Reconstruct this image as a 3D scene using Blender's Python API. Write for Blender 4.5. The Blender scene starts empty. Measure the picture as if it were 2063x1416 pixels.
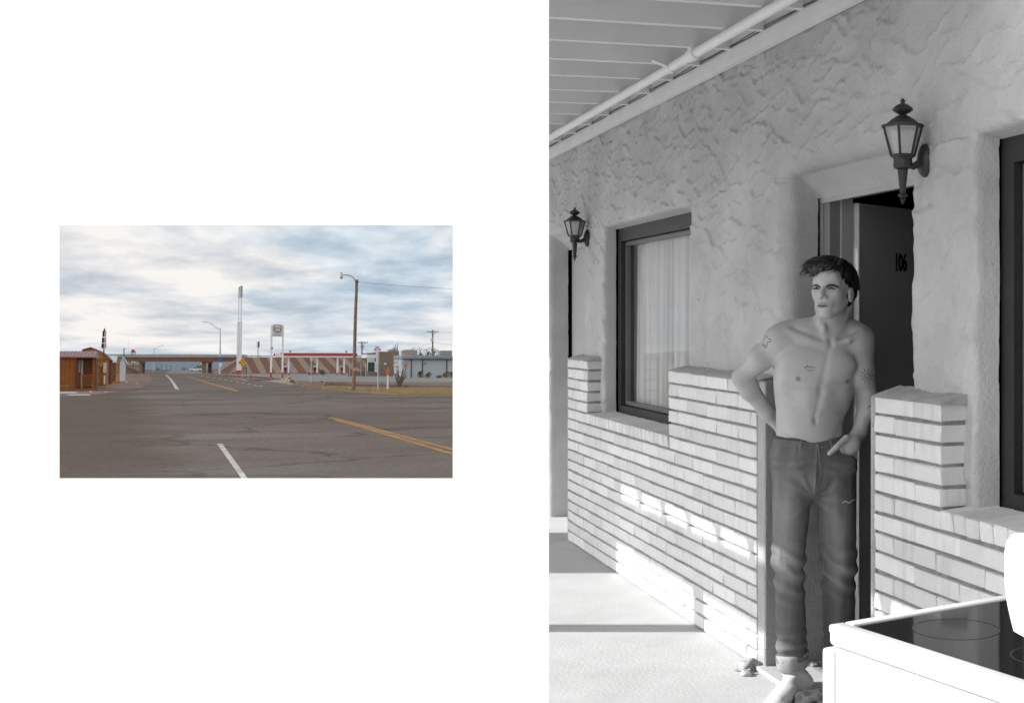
import bpy, bmesh, math, random
import numpy as np
from mathutils import Matrix, Vector
from mathutils.bvhtree import BVHTree

# ------------------------------------------------------------------ camera
FPX, PX0, PY0, IW, IH = 2600.0, 1584.0, 642.0, 2063.0, 1416.0
CAMZ = 1.54
scene = bpy.context.scene
col = scene.collection
cam_d = bpy.data.cameras.new("camera")
cam = bpy.data.objects.new("camera", cam_d)
col.objects.link(cam)
cam.location = (0, 0, CAMZ)
cam.rotation_euler = (math.radians(90), 0, 0)
cam_d.sensor_width = 36.0
cam_d.sensor_fit = 'HORIZONTAL'
cam_d.lens = FPX / IW * 36.0
cam_d.shift_x = -(PX0 - IW / 2) / IW
cam_d.shift_y = -(IH / 2 - PY0) / IW
cam_d.clip_start = 0.05
cam_d.clip_end = 6000
scene.camera = cam

# ------------------------------------------------------------------ light
SUN_ELEV = 34.3
EXPOSURE = 1.65
SKY_DOME = 0.325
world = bpy.data.worlds.new("World")
scene.world = world
world.use_nodes = True
wn = world.node_tree
wn.nodes.clear()
w_out = wn.nodes.new("ShaderNodeOutputWorld")
w_bg = wn.nodes.new("ShaderNodeBackground")
w_sky = wn.nodes.new("ShaderNodeTexSky")
w_sky.sky_type = 'NISHITA'
w_sky.sun_disc = False
w_sky.sun_elevation = math.radians(SUN_ELEV)
w_sky.sun_rotation = math.radians(-90)
w_sky.dust_density = 2.0
w_bw = wn.nodes.new("ShaderNodeRGBToBW")          # black and white half: neutral daylight
wn.links.new(w_sky.outputs[0], w_bw.inputs[0])
wn.links.new(w_bw.outputs[0], w_bg.inputs[0])
w_bg.inputs[1].default_value = 0.14
wn.links.new(w_bg.outputs[0], w_out.inputs[0])

sun_d = bpy.data.lights.new("sun", 'SUN')
sun_d.energy = 2.2
sun_d.angle = math.radians(0.5)
sun_d.color = (1.0, 0.99, 0.98)
sun = bpy.data.objects.new("sun", sun_d)
col.objects.link(sun)
sun.rotation_euler = (0, math.radians(-(90 - SUN_ELEV)), 0)
sun.location = (-8, 3, 9)

scene.view_settings.view_transform = 'Standard'
scene.view_settings.look = 'None'
scene.view_settings.exposure = EXPOSURE
scene.view_settings.gamma = 1.0
scene.view_settings.use_curve_mapping = False

random.seed(7)
rng = np.random.default_rng(11)

# ------------------------------------------------------------------ materials
MATS = {}


def mat(name, color, rough=0.8, var=0.15, scale=6.0, bump=0.0, bscale=40.0, metal=0.0, spec=0.4, coat=0.0):
    """Principled with a soft procedural mottling and an optional noise bump."""
    if name in MATS:
        return MATS[name]
    if isinstance(color, (int, float)):
        color = (color, color, color)
    m = bpy.data.materials.new(name)
    m.use_nodes = True
    nt = m.node_tree
    b = nt.nodes["Principled BSDF"]
    b.inputs["Roughness"].default_value = rough
    b.inputs["Metallic"].default_value = metal
    b.inputs["Specular IOR Level"].default_value = spec
    b.inputs["Coat Weight"].default_value = coat
    tc = nt.nodes.new("ShaderNodeTexCoord")
    if var > 0:
        n = nt.nodes.new("ShaderNodeTexNoise")
        n.inputs["Scale"].default_value = scale
        n.inputs["Detail"].default_value = 8
        n.inputs["Roughness"].default_value = 0.65
        nt.links.new(tc.outputs["Object"], n.inputs["Vector"])
        r = nt.nodes.new("ShaderNodeValToRGB")
        r.color_ramp.elements[0].position = 0.3
        r.color_ramp.elements[1].position = 0.72
        r.color_ramp.elements[0].color = tuple(c * (1 - var) for c in color) + (1,)
        r.color_ramp.elements[1].color = tuple(min(1, c * (1 + var)) for c in color) + (1,)
        nt.links.new(n.outputs["Fac"], r.inputs["Fac"])
        nt.links.new(r.outputs["Color"], b.inputs["Base Color"])
    else:
        b.inputs["Base Color"].default_value = tuple(color) + (1,)
    if bump > 0:
        n2 = nt.nodes.new("ShaderNodeTexNoise")
        n2.inputs["Scale"].default_value = bscale
        n2.inputs["Detail"].default_value = 6
        nt.links.new(tc.outputs["Object"], n2.inputs["Vector"])
        bp = nt.nodes.new("ShaderNodeBump")
        bp.inputs["Strength"].default_value = bump
        bp.inputs["Distance"].default_value = 0.01
        nt.links.new(n2.outputs["Fac"], bp.inputs["Height"])
        nt.links.new(bp.outputs["Normal"], b.inputs["Normal"])
    MATS[name] = m
    return m


def glass_mat(name, tint=0.9, gloss_rough=0.02, opacity=0.12):
    if name in MATS:
        return MATS[name]
    m = bpy.data.materials.new(name)
    m.use_nodes = True
    nt = m.node_tree
    nt.nodes.clear()
    o = nt.nodes.new("ShaderNodeOutputMaterial")
    tr = nt.nodes.new("ShaderNodeBsdfTransparent")
    tr.inputs[0].default_value = (tint, tint, tint, 1)
    gl = nt.nodes.new("ShaderNodeBsdfGlossy")
    gl.inputs["Roughness"].default_value = gloss_rough
    df = nt.nodes.new("ShaderNodeBsdfDiffuse")
    df.inputs[0].default_value = (0.7, 0.7, 0.7, 1)
    fr = nt.nodes.new("ShaderNodeFresnel")
    fr.inputs[0].default_value = 1.35
    mx0 = nt.nodes.new("ShaderNodeMixShader")
    mx0.inputs[0].default_value = opacity
    mx = nt.nodes.new("ShaderNodeMixShader")
    nt.links.new(tr.outputs[0], mx0.inputs[1])
    nt.links.new(df.outputs[0], mx0.inputs[2])
    nt.links.new(fr.outputs[0], mx.inputs[0])
    nt.links.new(mx0.outputs[0], mx.inputs[1])
    nt.links.new(gl.outputs[0], mx.inputs[2])
    nt.links.new(mx.outputs[0], o.inputs[0])
    MATS[name] = m
    return m


# ------------------------------------------------------------------ mesh building
class MB:
    def __init__(self):
        self.v, self.f = [], []

    def add(self, vs, fs):
        o = len(self.v)
        self.v.extend([tuple(p) for p in vs])
        self.f.extend([tuple(i + o for i in q) for q in fs])
        return self

    def box(self, x0, x1, y0, y1, z0, z1):
        vs = [(x, y, z) for x in (x0, x1) for y in (y0, y1) for z in (z0, z1)]
        fs = [(0, 1, 3, 2), (4, 6, 7, 5), (0, 4, 5, 1), (2, 3, 7, 6), (0, 2, 6, 4), (1, 5, 7, 3)]
        return self.add(vs, fs)

    def cbox(self, x0, x1, y0, y1, z0, z1, c=0.003, jit=0.0):
        """box with chamfered edges (24 vertices, 26 faces)"""
        b = [(x0, x1), (y0, y1), (z0, z1)]
        vs, ids = [], {}
        for sx in (0, 1):
            for sy in (0, 1):
                for sz in (0, 1):
                    for ax in range(3):
                        p = []
                        for k, s in enumerate((sx, sy, sz)):
                            e = b[k][s]
                            if k != ax:
                                e += c if s == 0 else -c
                            if jit:
                                e += random.uniform(-jit, jit)
                            p.append(e)
                        ids[(sx, sy, sz, ax)] = len(vs)
                        vs.append(tuple(p))
        fs = []
        for ax in range(3):
            o1, o2 = [k for k in range(3) if k != ax]
            for s in (0, 1):
                loop = []
                for a, d in ((0, 0), (1, 0), (1, 1), (0, 1)):
                    k = [0, 0, 0]
                    k[ax] = s
                    k[o1] = a
                    k[o2] = d
                    loop.append(ids[(k[0], k[1], k[2], ax)])
                fs.append(tuple(loop))
        for ax in range(3):
            o1, o2 = [k for k in range(3) if k != ax]
            for a in (0, 1):
                for d in (0, 1):
                    k0 = [0, 0, 0]
                    k0[o1] = a
                    k0[o2] = d
                    k1 = list(k0)
                    k1[ax] = 1
                    fs.append((ids[tuple(k0) + (o1,)], ids[tuple(k1) + (o1,)], ids[tuple(k1) + (o2,)], ids[tuple(k0) + (o2,)]))
        for sx in (0, 1):
            for sy in (0, 1):
                for sz in (0, 1):
                    fs.append(tuple(ids[(sx, sy, sz, a)] for a in range(3)))
        return self.add(vs, fs)

    def tube(self, pts, r, seg=8, cap=True):
        pts = [Vector(p) for p in pts]
        if not hasattr(r, '__len__'):
            r = [r] * len(pts)
        vs, fs = [], []
        t0 = (pts[1] - pts[0]).normalized()
        up = Vector((0, 0, 1)) if abs(t0.z) < 0.9 else Vector((1, 0, 0))
        a = t0.cross(up).normalized()
        for i, p in enumerate(pts):
            if i == 0:
                t = pts[1] - pts[0]
            elif i == len(pts) - 1:
                t = pts[-1] - pts[-2]
            else:
                t = pts[i + 1] - pts[i - 1]
            t.normalize()
            a = (a - t * a.dot(t))
            if a.length < 1e-6:
                a = t.orthogonal()
            a.normalize()
            b = t.cross(a)
            for k in range(seg):
                th = 2 * math.pi * k / seg
                vs.append(p + (a * math.cos(th) + b * math.sin(th)) * r[i])
        for i in range(len(pts) - 1):
            for k in range(seg):
                k2 = (k + 1) % seg
                fs.append((i * seg + k, i * seg + k2, (i + 1) * seg + k2, (i + 1) * seg + k))
        if cap:
            fs.append(tuple(reversed(range(seg))))
            fs.append(tuple(range((len(pts) - 1) * seg, len(pts) * seg)))
        return self.add(vs, fs)

    def lathe(self, prof, cx=0, cy=0, cz=0, seg=16, a0=0.0, sx=1, sy=1):
        vs, fs = [], []
        for r, z in prof:
            for k in range(seg):
                th = a0 + 2 * math.pi * k / seg
                vs.append((cx + r * sx * math.cos(th), cy + r * sy * math.sin(th), cz + z))
        for i in range(len(prof) - 1):
            for k in range(seg):
                k2 = (k + 1) % seg
                fs.append((i * seg + k, i * seg + k2, (i + 1) * seg + k2, (i + 1) * seg + k))
        fs.append(tuple(reversed(range(seg))))
        fs.append(tuple(range((len(prof) - 1) * seg, len(prof) * seg)))
        return self.add(vs, fs)

    def prism(self, poly, a0, a1, axis='z'):
        """polygon (2D) extruded along an axis: z -> (x,y), y -> (x,z), x -> (y,z)"""
        n = len(poly)

        def P(p, a):
            return {'z': (p[0], p[1], a), 'y': (p[0], a, p[1]), 'x': (a, p[0], p[1])}[axis]
        vs = [P(p, a0) for p in poly] + [P(p, a1) for p in poly]
        fs = [tuple(reversed(range(n))), tuple(range(n, 2 * n))]
        for i in range(n):
            j = (i + 1) % n
            fs.append((i, j, n + j, n + i))
        return self.add(vs, fs)

    def quad(self, a, b, c, d):
        return self.add([a, b, c, d], [(0, 1, 2, 3)])

    def beam(self, p0, p1, w, h):
        """rectangular bar between two points"""
        p0, p1 = Vector(p0), Vector(p1)
        t = (p1 - p0).normalized()
        up = Vector((0, 0, 1)) if abs(t.z) < 0.95 else Vector((0, 1, 0))
        a = t.cross(up).normalized() * (w / 2)
        b = a.cross(t).normalized() * (h / 2)
        vs = [p + s1 * a + s2 * b for p in (p0, p1) for s1, s2 in ((-1, -1), (1, -1), (1, 1), (-1, 1))]
        return self.add(vs, [(3, 2, 1, 0), (4, 5, 6, 7), (0, 1, 5, 4), (1, 2, 6, 5), (2, 3, 7, 6), (3, 0, 4, 7)])

    def mesh(self, name, m, smooth=False, angle=None):
        me = bpy.data.meshes.new(name)
        me.from_pydata(self.v, [], self.f)
        bm = bmesh.new()
        bm.from_mesh(me)
        bmesh.ops.recalc_face_normals(bm, faces=bm.faces)
        bm.to_mesh(me)
        bm.free()
        if m is not None:
            me.materials.append(m)
        if smooth:
            me.polygons.foreach_set("use_smooth", [True] * len(me.polygons))
            if angle:
                me.set_sharp_from_angle(angle=math.radians(angle))
        me.update()
        return me

    def build(self, name, m, parent=None, mw=None, smooth=False, angle=40):
        return link(name, self.mesh(name, m, smooth, angle), parent, mw)


def link(name, data, parent=None, mw=None):
    o = bpy.data.objects.new(name, data)
    col.objects.link(o)
    if parent is not None:
        o.parent = parent
    if mw is not None:
        if parent is not None:
            o.matrix_local = mw
        else:
            o.matrix_world = mw
    return o


def tag(o, label=None, cat=None, group=None, kind=None):
    if label:
        o["label"] = label
    if cat:
        o["category"] = cat
    if group:
        o["group"] = group
    if kind:
        o["kind"] = kind
    return o


def empty(name, mw, label=None, cat=None, group=None):
    o = bpy.data.objects.new(name, None)
    o.empty_display_size = 0.2
    col.objects.link(o)
    o.matrix_world = mw
    return tag(o, label, cat, group)


def np_mesh(name, V, F, m, smooth=True, angle=None):
    """fast mesh from numpy arrays, F all quads (n,4)"""
    me = bpy.data.meshes.new(name)
    V = np.asarray(V, np.float32)
    F = np.asarray(F, np.int32)
    me.vertices.add(len(V))
    me.vertices.foreach_set("co", V.ravel())
    me.loops.add(F.size)
    me.loops.foreach_set("vertex_index", F.ravel())
    me.polygons.add(len(F))
    me.polygons.foreach_set("loop_start", np.arange(0, F.size, F.shape[1], dtype=np.int32))
    me.polygons.foreach_set("use_smooth", np.full(len(F), smooth))
    me.update(calc_edges=True)
    me.validate()
    if smooth and angle:
        me.set_sharp_from_angle(angle=math.radians(angle))
    if m is not None:
        me.materials.append(m)
    return me


_text_cache = {}


def text_obj(name, s, size, m, parent, mw, depth=0.004, align='CENTER', shear=0.0, bold=0.0, sx=1.0):
    c = bpy.data.curves.new("t", 'FONT')
    c.body = s
    c.size = size
    c.align_x = align
    c.align_y = 'CENTER'
    c.extrude = depth / 2
    c.shear = shear
    c.offset = bold
    c.resolution_u = 3
    t = bpy.data.objects.new("t", c)
    col.objects.link(t)
    dg = bpy.context.evaluated_depsgraph_get()
    me = bpy.data.meshes.new_from_object(t.evaluated_get(dg))
    bpy.data.objects.remove(t)
    bpy.data.curves.remove(c)
    me.materials.clear()
    me.materials.append(m)
    if sx != 1.0:
        for v in me.vertices:
            v.co.x *= sx
    me.name = name
    return link(name, me, parent, mw)


# numpy value noise
_perm = rng.permutation(4096)
_vals = rng.random(4096).astype(np.float32)


def vnoise(x, y, z=None):
    x = np.asarray(x, np.float32)
    y = np.asarray(y, np.float32)
    z = np.zeros_like(x) if z is None else np.asarray(z, np.float32)
    xi, yi, zi = np.floor(x).astype(np.int64), np.floor(y).astype(np.int64), np.floor(z).astype(np.int64)
    xf, yf, zf = x - xi, y - yi, z - zi
    u, v, w = (t * t * (3 - 2 * t) for t in (xf, yf, zf))

    def H(a, b, c):
        return _vals[_perm[(_perm[(_perm[a & 4095] + b) & 4095] + c) & 4095]]
    r = 0
    for dz in (0, 1):
        pl = 0
        for dy in (0, 1):
            a = H(xi, yi + dy, zi + dz)
            b = H(xi + 1, yi + dy, zi + dz)
            ln = a + (b - a) * u
            pl = pl + ln * (v if dy else 1 - v)
        r = r + pl * (w if dz else 1 - w)
    return r


def fbm(x, y, z=None, o=4):
    s, a, t = 0, 0.5, 0
    for k in range(o):
        f = 2.0 ** k
        s = s + a * vnoise(x * f + 17 * k, y * f + 31 * k, None if z is None else z * f)
        t += a
        a *= 0.5
    return s / t


def sstep(a, b, x):
    t = np.clip((x - a) / (b - a), 0, 1)
    return t * t * (3 - 2 * t)


I4 = Matrix.Identity(4)
T = Matrix.Translation


def RZ(d):
    return Matrix.Rotation(math.radians(d), 4, 'Z')


def RX(d):
    return Matrix.Rotation(math.radians(d), 4, 'X')


def RY(d):
    return Matrix.Rotation(math.radians(d), 4, 'Y')
# ================================================================== the motel walk (right half)
TH = math.atan(1104 / FPX)                                  # wall runs 23 degrees off the view axis
OX, OY = -0.1318, 5.712                                     # foot of the brick face at the door's left edge
MM = T((OX, OY, 0)) @ Matrix.Rotation(-(math.pi / 2 - TH), 4, 'Z')   # local: x along wall, y into wall, z up

M_stucco = mat("stucco_paint", 0.42, 0.9, 0.17, 2.2, 0.55, 75)
M_brick = mat("painted_brick", 0.62, 0.75, 0.07, 5.0, 0.22, 90)
M_mortar = mat("grey_mortar", 0.27, 0.95, 0.3, 14.0, 0.8, 120)
M_render = mat("door_side_render", 0.38, 0.95, 0.16, 9.0, 0.9, 150)
M_slab = mat("porch_concrete", 0.40, 0.85, 0.12, 2.2, 0.25, 55)
M_ceil = mat("ceiling_paint", 0.68, 0.7, 0.05, 4.0, 0.06, 30)
M_trimw = mat("trim_paint", 0.72, 0.6, 0.06, 6.0, 0.05, 40)
M_pipe = mat("pipe_paint", 0.78, 0.5, 0.05, 12.0, 0.05, 60)
M_darkwood = mat("dark_window_paint", 0.020, 0.45, 0.2, 20.0, 0.15, 60)
M_doorpaint = mat("door_paint", 0.40, 0.5, 0.06, 3.0, 0.03, 50)
M_framegrey = mat("door_frame_paint", 0.20, 0.6, 0.08, 8.0, 0.05, 50)
M_edge = mat("door_edge_wood", 0.46, 0.6, 0.1, 10.0)
M_black = mat("black_number", 0.006, 0.5, 0.0)
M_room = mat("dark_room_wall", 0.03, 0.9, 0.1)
M_curtain = mat("curtain_cloth", 0.60, 0.95, 0.05, 4.0)
M_iron = mat("black_iron", 0.025, 0.42, 0.3, 30.0, 0.15, 120)
M_wire = mat("dark_cable", 0.07, 0.6, 0.1)
M_white = mat("page_white", 0.88, 0.9, 0.0)

motel = empty("motel_building", MM, "stuccoed motel front with painted brick wainscot, open door and covered walk", "motel")

# ---- stucco wall: a trowelled height field with rounded openings
DOOR = (0.07, 1.205, -1.0, 2.17)
WINL = (-2.962, -1.213, 0.86, 2.14)
WINR = (1.683, 2.80, 0.86, 2.14)
DOORF = (-4.63, -3.485, -1.0, 2.17)                          # the neighbouring doorway
OPEN = [(DOOR, 0.085, 0.29 - 0.1, 0.10), (WINL, 0.03, 0.094, 0.012), (WINR, 0.03, 0.094, 0.012), (DOORF, 0.055, 0.19, 0.1)]
step = 0.0085
gx = [np.arange(-5.6, 2.85, step)]
gz = [np.arange(0.0, 2.80, step)]
for (a, b, c, d), R, D, wt in OPEN:
    for e, s in ((a, 1), (b, -1)):
        gx.append(e + s * np.linspace(-0.012, 0.0125, 9))
    gz.append(d - np.linspace(-0.012, 0.012, 7))
    gz.append(c + np.linspace(-0.012, 0.012, 7))
gx = np.unique(np.round(np.concatenate(gx), 5))
gz = np.unique(np.round(np.concatenate(gz), 5))
gz = gz[(gz >= 0) & (gz <= 2.80)]
S, Z = np.meshgrid(gx, gz, indexing='ij')
S = S.astype(np.float32)
Z = Z.astype(np.float32)
# trowel strokes: overlapping smears of plaster, each pushed up to a ragged edge
gu, gv = gx.astype(np.float32), gz.astype(np.float32)
relief = np.zeros_like(S)
scal = 0.022 * (fbm(S * 11, Z * 11, o=3) - 0.5) * 2 + 0.012 * (vnoise(S * 34 + 3, Z * 34) - 0.5)
srd = np.random.default_rng(5)
for k in range(2100):
    cs, cz_ = srd.uniform(-5.6, 2.85), srd.uniform(0.85, 2.8)
    high = cz_ > 1.95 + 0.25 * math.sin(cs * 2.1)
    ang = math.radians(srd.normal(-4, 16) if high or srd.random() < 0.35 else srd.normal(80, 26))
    L, w = srd.uniform(0.12, 0.42), srd.uniform(0.045, 0.115)
    i0, i1 = np.searchsorted(gu, [cs - L * .6, cs + L * .6])
    j0, j1 = np.searchsorted(gv, [cz_ - L * .6, cz_ + L * .6])
    if i1 - i0 < 3 or j1 - j0 < 3:
        continue
    sl_ = (slice(i0, i1), slice(j0, j1))
    a, c = S[sl_] - cs, Z[sl_] - cz_
    u = a * math.cos(ang) + c * math.sin(ang)
    v = -a * math.sin(ang) + c * math.cos(ang) + scal[sl_] + 0.25 * w * np.sin(u * 16 + k)
    inn = sstep(w / 2, w / 2 - 0.010, v) * sstep(-w / 2, -w / 2 + 0.045, v) * sstep(L / 2, L / 2 - 0.05, np.abs(u))
    val = srd.uniform(-0.002, 0.003) + srd.uniform(0.007, 0.017) * np.clip(v / w + 0.5, 0, 1) ** 1.5
    relief[sl_] = relief[sl_] * (1 - inn) + val * inn
relief = relief + 0.010 * (fbm(S * 4, Z * 4, o=3) - 0.5) + 0.0036 * (fbm(S * 38, Z * 38, o=2) - 0.5)
pits = sstep(0.73, 0.8, vnoise(S * 30 + 5, Z * 26)) * sstep(0.5, 0.7, fbm(S * 3 + 60, Z * 3, o=2))
relief = relief - 0.006 * pits
Yd = 0.1 - relief
keep = np.ones(S.shape, bool)
for (a, b, c, d), R, D, wt in OPEN:
    wav = 0.012 * (fbm(S * 4, Z * 4, o=2) - 0.5)
    dx = np.minimum(S - a, b - S)
    dzz = (d + wav * (1 if wt > 0.05 else 0.3)) - Z
    dsill = Z - c
    # depth from the sides / head in units where 0 = opening edge
    def prof(dd, w):
        r = np.where(dd < 0, R - np.sqrt(np.maximum(R * R - np.clip(dd + R, 0, R) ** 2, 0)), R + (D - R) * np.clip(dd / w, 0, 1))
        return r
    inx = np.minimum(dx, 10)
    ps = prof(inx, 0.012)
    pt = prof(np.minimum(dzz, 10), wt)
    hk = np.clip(0.5 + 0.5 * (pt - ps) / 0.05, 0, 1) if wt > 0.05 else (ps < pt) * 1.0
    rec = ps * hk + pt * (1 - hk) - (0.05 * hk * (1 - hk) if wt > 0.05 else 0)
    rec = np.maximum(rec, 0)
    rec = np.where((dsill < 0), 0, rec)
    k = rec > 0
    fade = 1 - sstep(0.0, 0.03, rec)
    Yd = np.where(k, 0.1 - relief * (0.25 + 0.75 * fade) + rec, Yd)
    keep &= ~((dx > 0.0121) & (dzz > wt + 0.002) & (dsill > 0.0))
hid = (Z < 0.84) & ~(((S > -0.02) & (S < 1.25)) | (S < -3.4))
keepc = keep[:-1, :-1] & keep[1:, :-1] & keep[:-1, 1:] & keep[1:, 1:] & ~hid[:-1, :-1]
nx, nz = S.shape
idx = np.arange(nx * nz).reshape(nx, nz)
Q = np.stack([idx[:-1, :-1], idx[1:, :-1], idx[1:, 1:], idx[:-1, 1:]], -1)[keepc]
V = np.stack([S, Yd, Z], -1).reshape(-1, 3)
used = np.zeros(len(V), bool)
used[Q.ravel()] = True
remap = np.cumsum(used) - 1
link("stucco_wall", np_mesh("stucco_wall", V[used], remap[Q], M_stucco, True, 55), motel)

# ---- brick wainscot
CH, BL, GAP = 0.0705, 0.2985, 0.0040
NC_LOW, NC_HIGH = 13, 18
wains = link("brick_wainscot", None, motel)
mb = MB()
mb.box(-3.554, -0.012, 0.014, 0.13, 0.0, NC_LOW * CH - 0.035)
mb.box(-3.548, -3.018, 0.014, 0.13, NC_LOW * CH - 0.035, NC_HIGH * CH - 0.02)
mb.box(-1.260, -0.012, 0.014, 0.13, NC_LOW * CH - 0.035, NC_HIGH * CH - 0.02)
mb.box(1.150, 2.80, 0.014, 0.13, 0.0, NC_LOW * CH - 0.035)
mb.box(1.150, 1.618, 0.014, 0.13, NC_LOW * CH - 0.035, NC_HIGH * CH - 0.02)
mb.build("mortar_bed", M_mortar, wains)
brick_meshes = {}


def brick_mesh(L, var, kind='b'):
    k = (round(L, 3), var, kind)
    if k not in brick_meshes:
        b = MB()
        if kind == 'b':
            b.cbox(0, L, 0, 0.104, 0, CH - 0.0125, 0.004, 0.0022)
        elif kind == 'r':                                      # rowlock sill brick, top falling outward
            b.cbox(0, L, 0, 0.19, 0, 0.062, 0.004, 0.0015)
        brick_meshes[k] = b.mesh("brick", M_brick)
    return brick_meshes[k]


n_brick = 0
_t = M_brick.node_tree                                       # each brick its own tint, with faint runs of dirt
_b = _t.nodes["Principled BSDF"]
_src = _b.inputs["Base Color"].links[0].from_socket
_oi = _t.nodes.new("ShaderNodeObjectInfo")
_mr = _t.nodes.new("ShaderNodeMapRange")
_mr.inputs[3].default_value = 0.86
_mr.inputs[4].default_value = 1.05
_t.links.new(_oi.outputs["Random"], _mr.inputs[0])
_ge = _t.nodes.new("ShaderNodeNewGeometry")
_mp = _t.nodes.new("ShaderNodeMapping")
_mp.inputs["Scale"].default_value = (26, 26, 3.2)
_t.links.new(_ge.outputs["Position"], _mp.inputs["Vector"])
_ns = _t.nodes.new("ShaderNodeTexNoise")
_ns.inputs["Scale"].default_value = 1.0
_ns.inputs["Detail"].default_value = 6
_t.links.new(_mp.outputs[0], _ns.inputs["Vector"])
_m2 = _t.nodes.new("ShaderNodeMapRange")
_m2.inputs[1].default_value = 0.28
_m2.inputs[2].default_value = 0.48
_m2.inputs[3].default_value = 0.87
_m2.inputs[4].default_value = 1.0
_t.links.new(_ns.outputs["Fac"], _m2.inputs[0])
_mm = _t.nodes.new("ShaderNodeMath")
_mm.operation = 'MULTIPLY'
_t.links.new(_mr.outputs[0], _mm.inputs[0])
_t.links.new(_m2.outputs[0], _mm.inputs[1])
_mx = _t.nodes.new("ShaderNodeMix")
_mx.data_type = 'RGBA'
_mx.blend_type = 'MULTIPLY'
_mx.inputs[0].default_value = 1.0
_t.links.new(_src, _mx.inputs[6])
_t.links.new(_mm.outputs[0], _mx.inputs[7])
_t.links.new(_mx.outputs[2], _b.inputs["Base Color"])


def lay(x, L, z, y=0.0, kind='b', tilt=0.0):
    global n_brick
    mw = T((x, y + random.uniform(-0.0015, 0.002), z + random.uniform(-0.001, 0.001)))
    if tilt:
        mw = mw @ RX(tilt)
    o = link("brick", brick_mesh(L, random.randrange(7), kind), wains, mw)
    n_brick += 1
    return o


def course(x0, x1, z, odd):
    x = x0
    first = True
    while x < x1 - 0.02:
        L = BL / 2 if (first and odd) else BL
        first = False
        e = min(x + L, x1)
        if x1 - e < 0.05:
            e = x1
        lay(x, round(e - x - GAP, 3), z)
        x = e


for c in range(NC_HIGH):
    z = c * CH + 0.006
    odd = c % 2 == 0
    if c < NC_LOW - 1:
        course(-3.554, 0.0, z, odd)
        course(1.150, 2.32, z, odd)
    elif c == NC_LOW - 1:
        course(-3.554, -3.01, z, odd)
        course(-1.267, 0.0, z, odd)
        course(1.150, 1.629, z, odd)
    else:
        course(-3.554, -3.01, z, odd)
        course(-1.267, 0.0, z, odd)
        course(1.150, 1.629, z, odd)
for x0, x1 in ((-3.008, -1.272), (1.634, 2.36)):
    n = int((x1 - x0) / 0.078)
    w = (x1 - x0) / n
    for k in range(n):
        lay(x0 + k * w, round(w - 0.006, 3), (NC_LOW - 1) * CH + 0.008, -0.004, 'r', 4.0)
# sloped mortar caps on the piers
for x0, x1 in ((-3.560, -3.004), (-1.272, 0.012), (1.130, 1.634)):
    b = MB()
    zt = NC_HIGH * CH - 0.009
    n = 14
    rows = []
    for i in range(n + 1):
        x = x0 + (x1 - x0) * i / n
        j = lambda: random.uniform(-0.003, 0.003)
        rows.append([(x, -0.004 + j(), zt - 0.002), (x, 0.004 + j(), zt + 0.006 + j()), (x, 0.05, zt + 0.020 + j()), (x, 0.115, zt + 0.036 + j()), (x, 0.13, zt - 0.002)])
    vs = [p for r in rows for p in r]
    fs = []
    for i in range(n):
        for k in range(4):
            fs.append((i * 5 + k, i * 5 + k + 1, (i + 1) * 5 + k + 1, (i + 1) * 5 + k))
    fs += [tuple(range(5)), tuple(range(n * 5 + 4, n * 5 - 1, -1))]
    b.add(vs, fs)
    b.build("mortar_cap", M_render, wains, smooth=True)

# rendered returns beside the doorways (cover the brick ends)
b = MB()
b.cbox(-0.004, 0.083, 0.006, 0.30, 0.008, NC_HIGH * CH - 0.004, 0.006)
b.build("door_side_render", M_render, motel)
b = MB()
b.cbox(1.118, 1.149, -0.002, 0.30, 0.008, NC_HIGH * CH - 0.004, 0.008)
b.build("door_side_render", M_render, motel)
b = MB()
b.cbox(-3.585, -3.556, 0.004, 0.30, 0.008, NC_HIGH * CH - 0.004, 0.006)
b.build("door_side_render", M_render, motel)
# raised concrete foot of the doorway
b = MB()
b.cbox(-0.03, 1.16, -0.03, 0.33, 0.001, 0.022, 0.006, 0.003)
b.build("door_threshold", M_slab, motel)

# ---- doorway of the open room
fr = MB()
yF = 0.288
fr.box(0.076, 0.150, yF, yF + 0.11, 0.022, 2.07)
fr.box(1.080, 1.215, yF, yF + 0.11, 0.022, 2.07)
fr.box(0.076, 1.215, yF, yF + 0.11, 2.071, 2.20)
frame = fr.build("door_frame", M_framegrey, motel)
b = MB()
b.box(0.151, 0.166, yF + 0.05, yF + 0.105, 0.024, 2.069)
b.box(0.070, 0.080, yF - 0.012, yF - 0.001, 0.024, 2.07)
b.box(0.081, 1.10, yF - 0.012, yF - 0.001, 2.052, 2.085)
b.build("door_stop", mat("door_stop_paint", 0.36, 0.6, 0.05), frame)
# door leaf: hinged at the left jamb, swung well into the room
HX, HY = 0.170, 0.405
leafm = T((HX, HY, 0.03)) @ RZ(118)
leaf = link("door", None, motel, leafm)
MB().cbox(0.0, 0.86, -0.021, 0.021, 0, 2.02, 0.002).build("leaf", M_doorpaint, leaf)
MB().box(-0.0035, -0.0005, -0.020, 0.0195, 0.0, 2.02).build("leaf_edge", M_edge, leaf)
for hz in (0.30, 1.02, 1.72):
    b = MB()
    b.box(-0.006, -0.004, -0.018, 0.016, hz, hz + 0.10)
    b.tube([(-0.006, -0.022, hz), (-0.006, -0.022, hz + 0.10)], 0.006, 8)
    b.build("hinge", mat("worn_steel", 0.42, 0.4, 0.2, 40, metal=0.6), leaf)
text_obj("number", "106", 0.112, M_black, leaf, T((0.322, -0.0225, 1.765)) @ RX(90), 0.003, 'CENTER', 0, 0.003, 0.60)
b = MB()
b.tube([(0.80, -0.022, 0.98), (0.80, -0.055, 0.98)], 0.012, 10)
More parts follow.
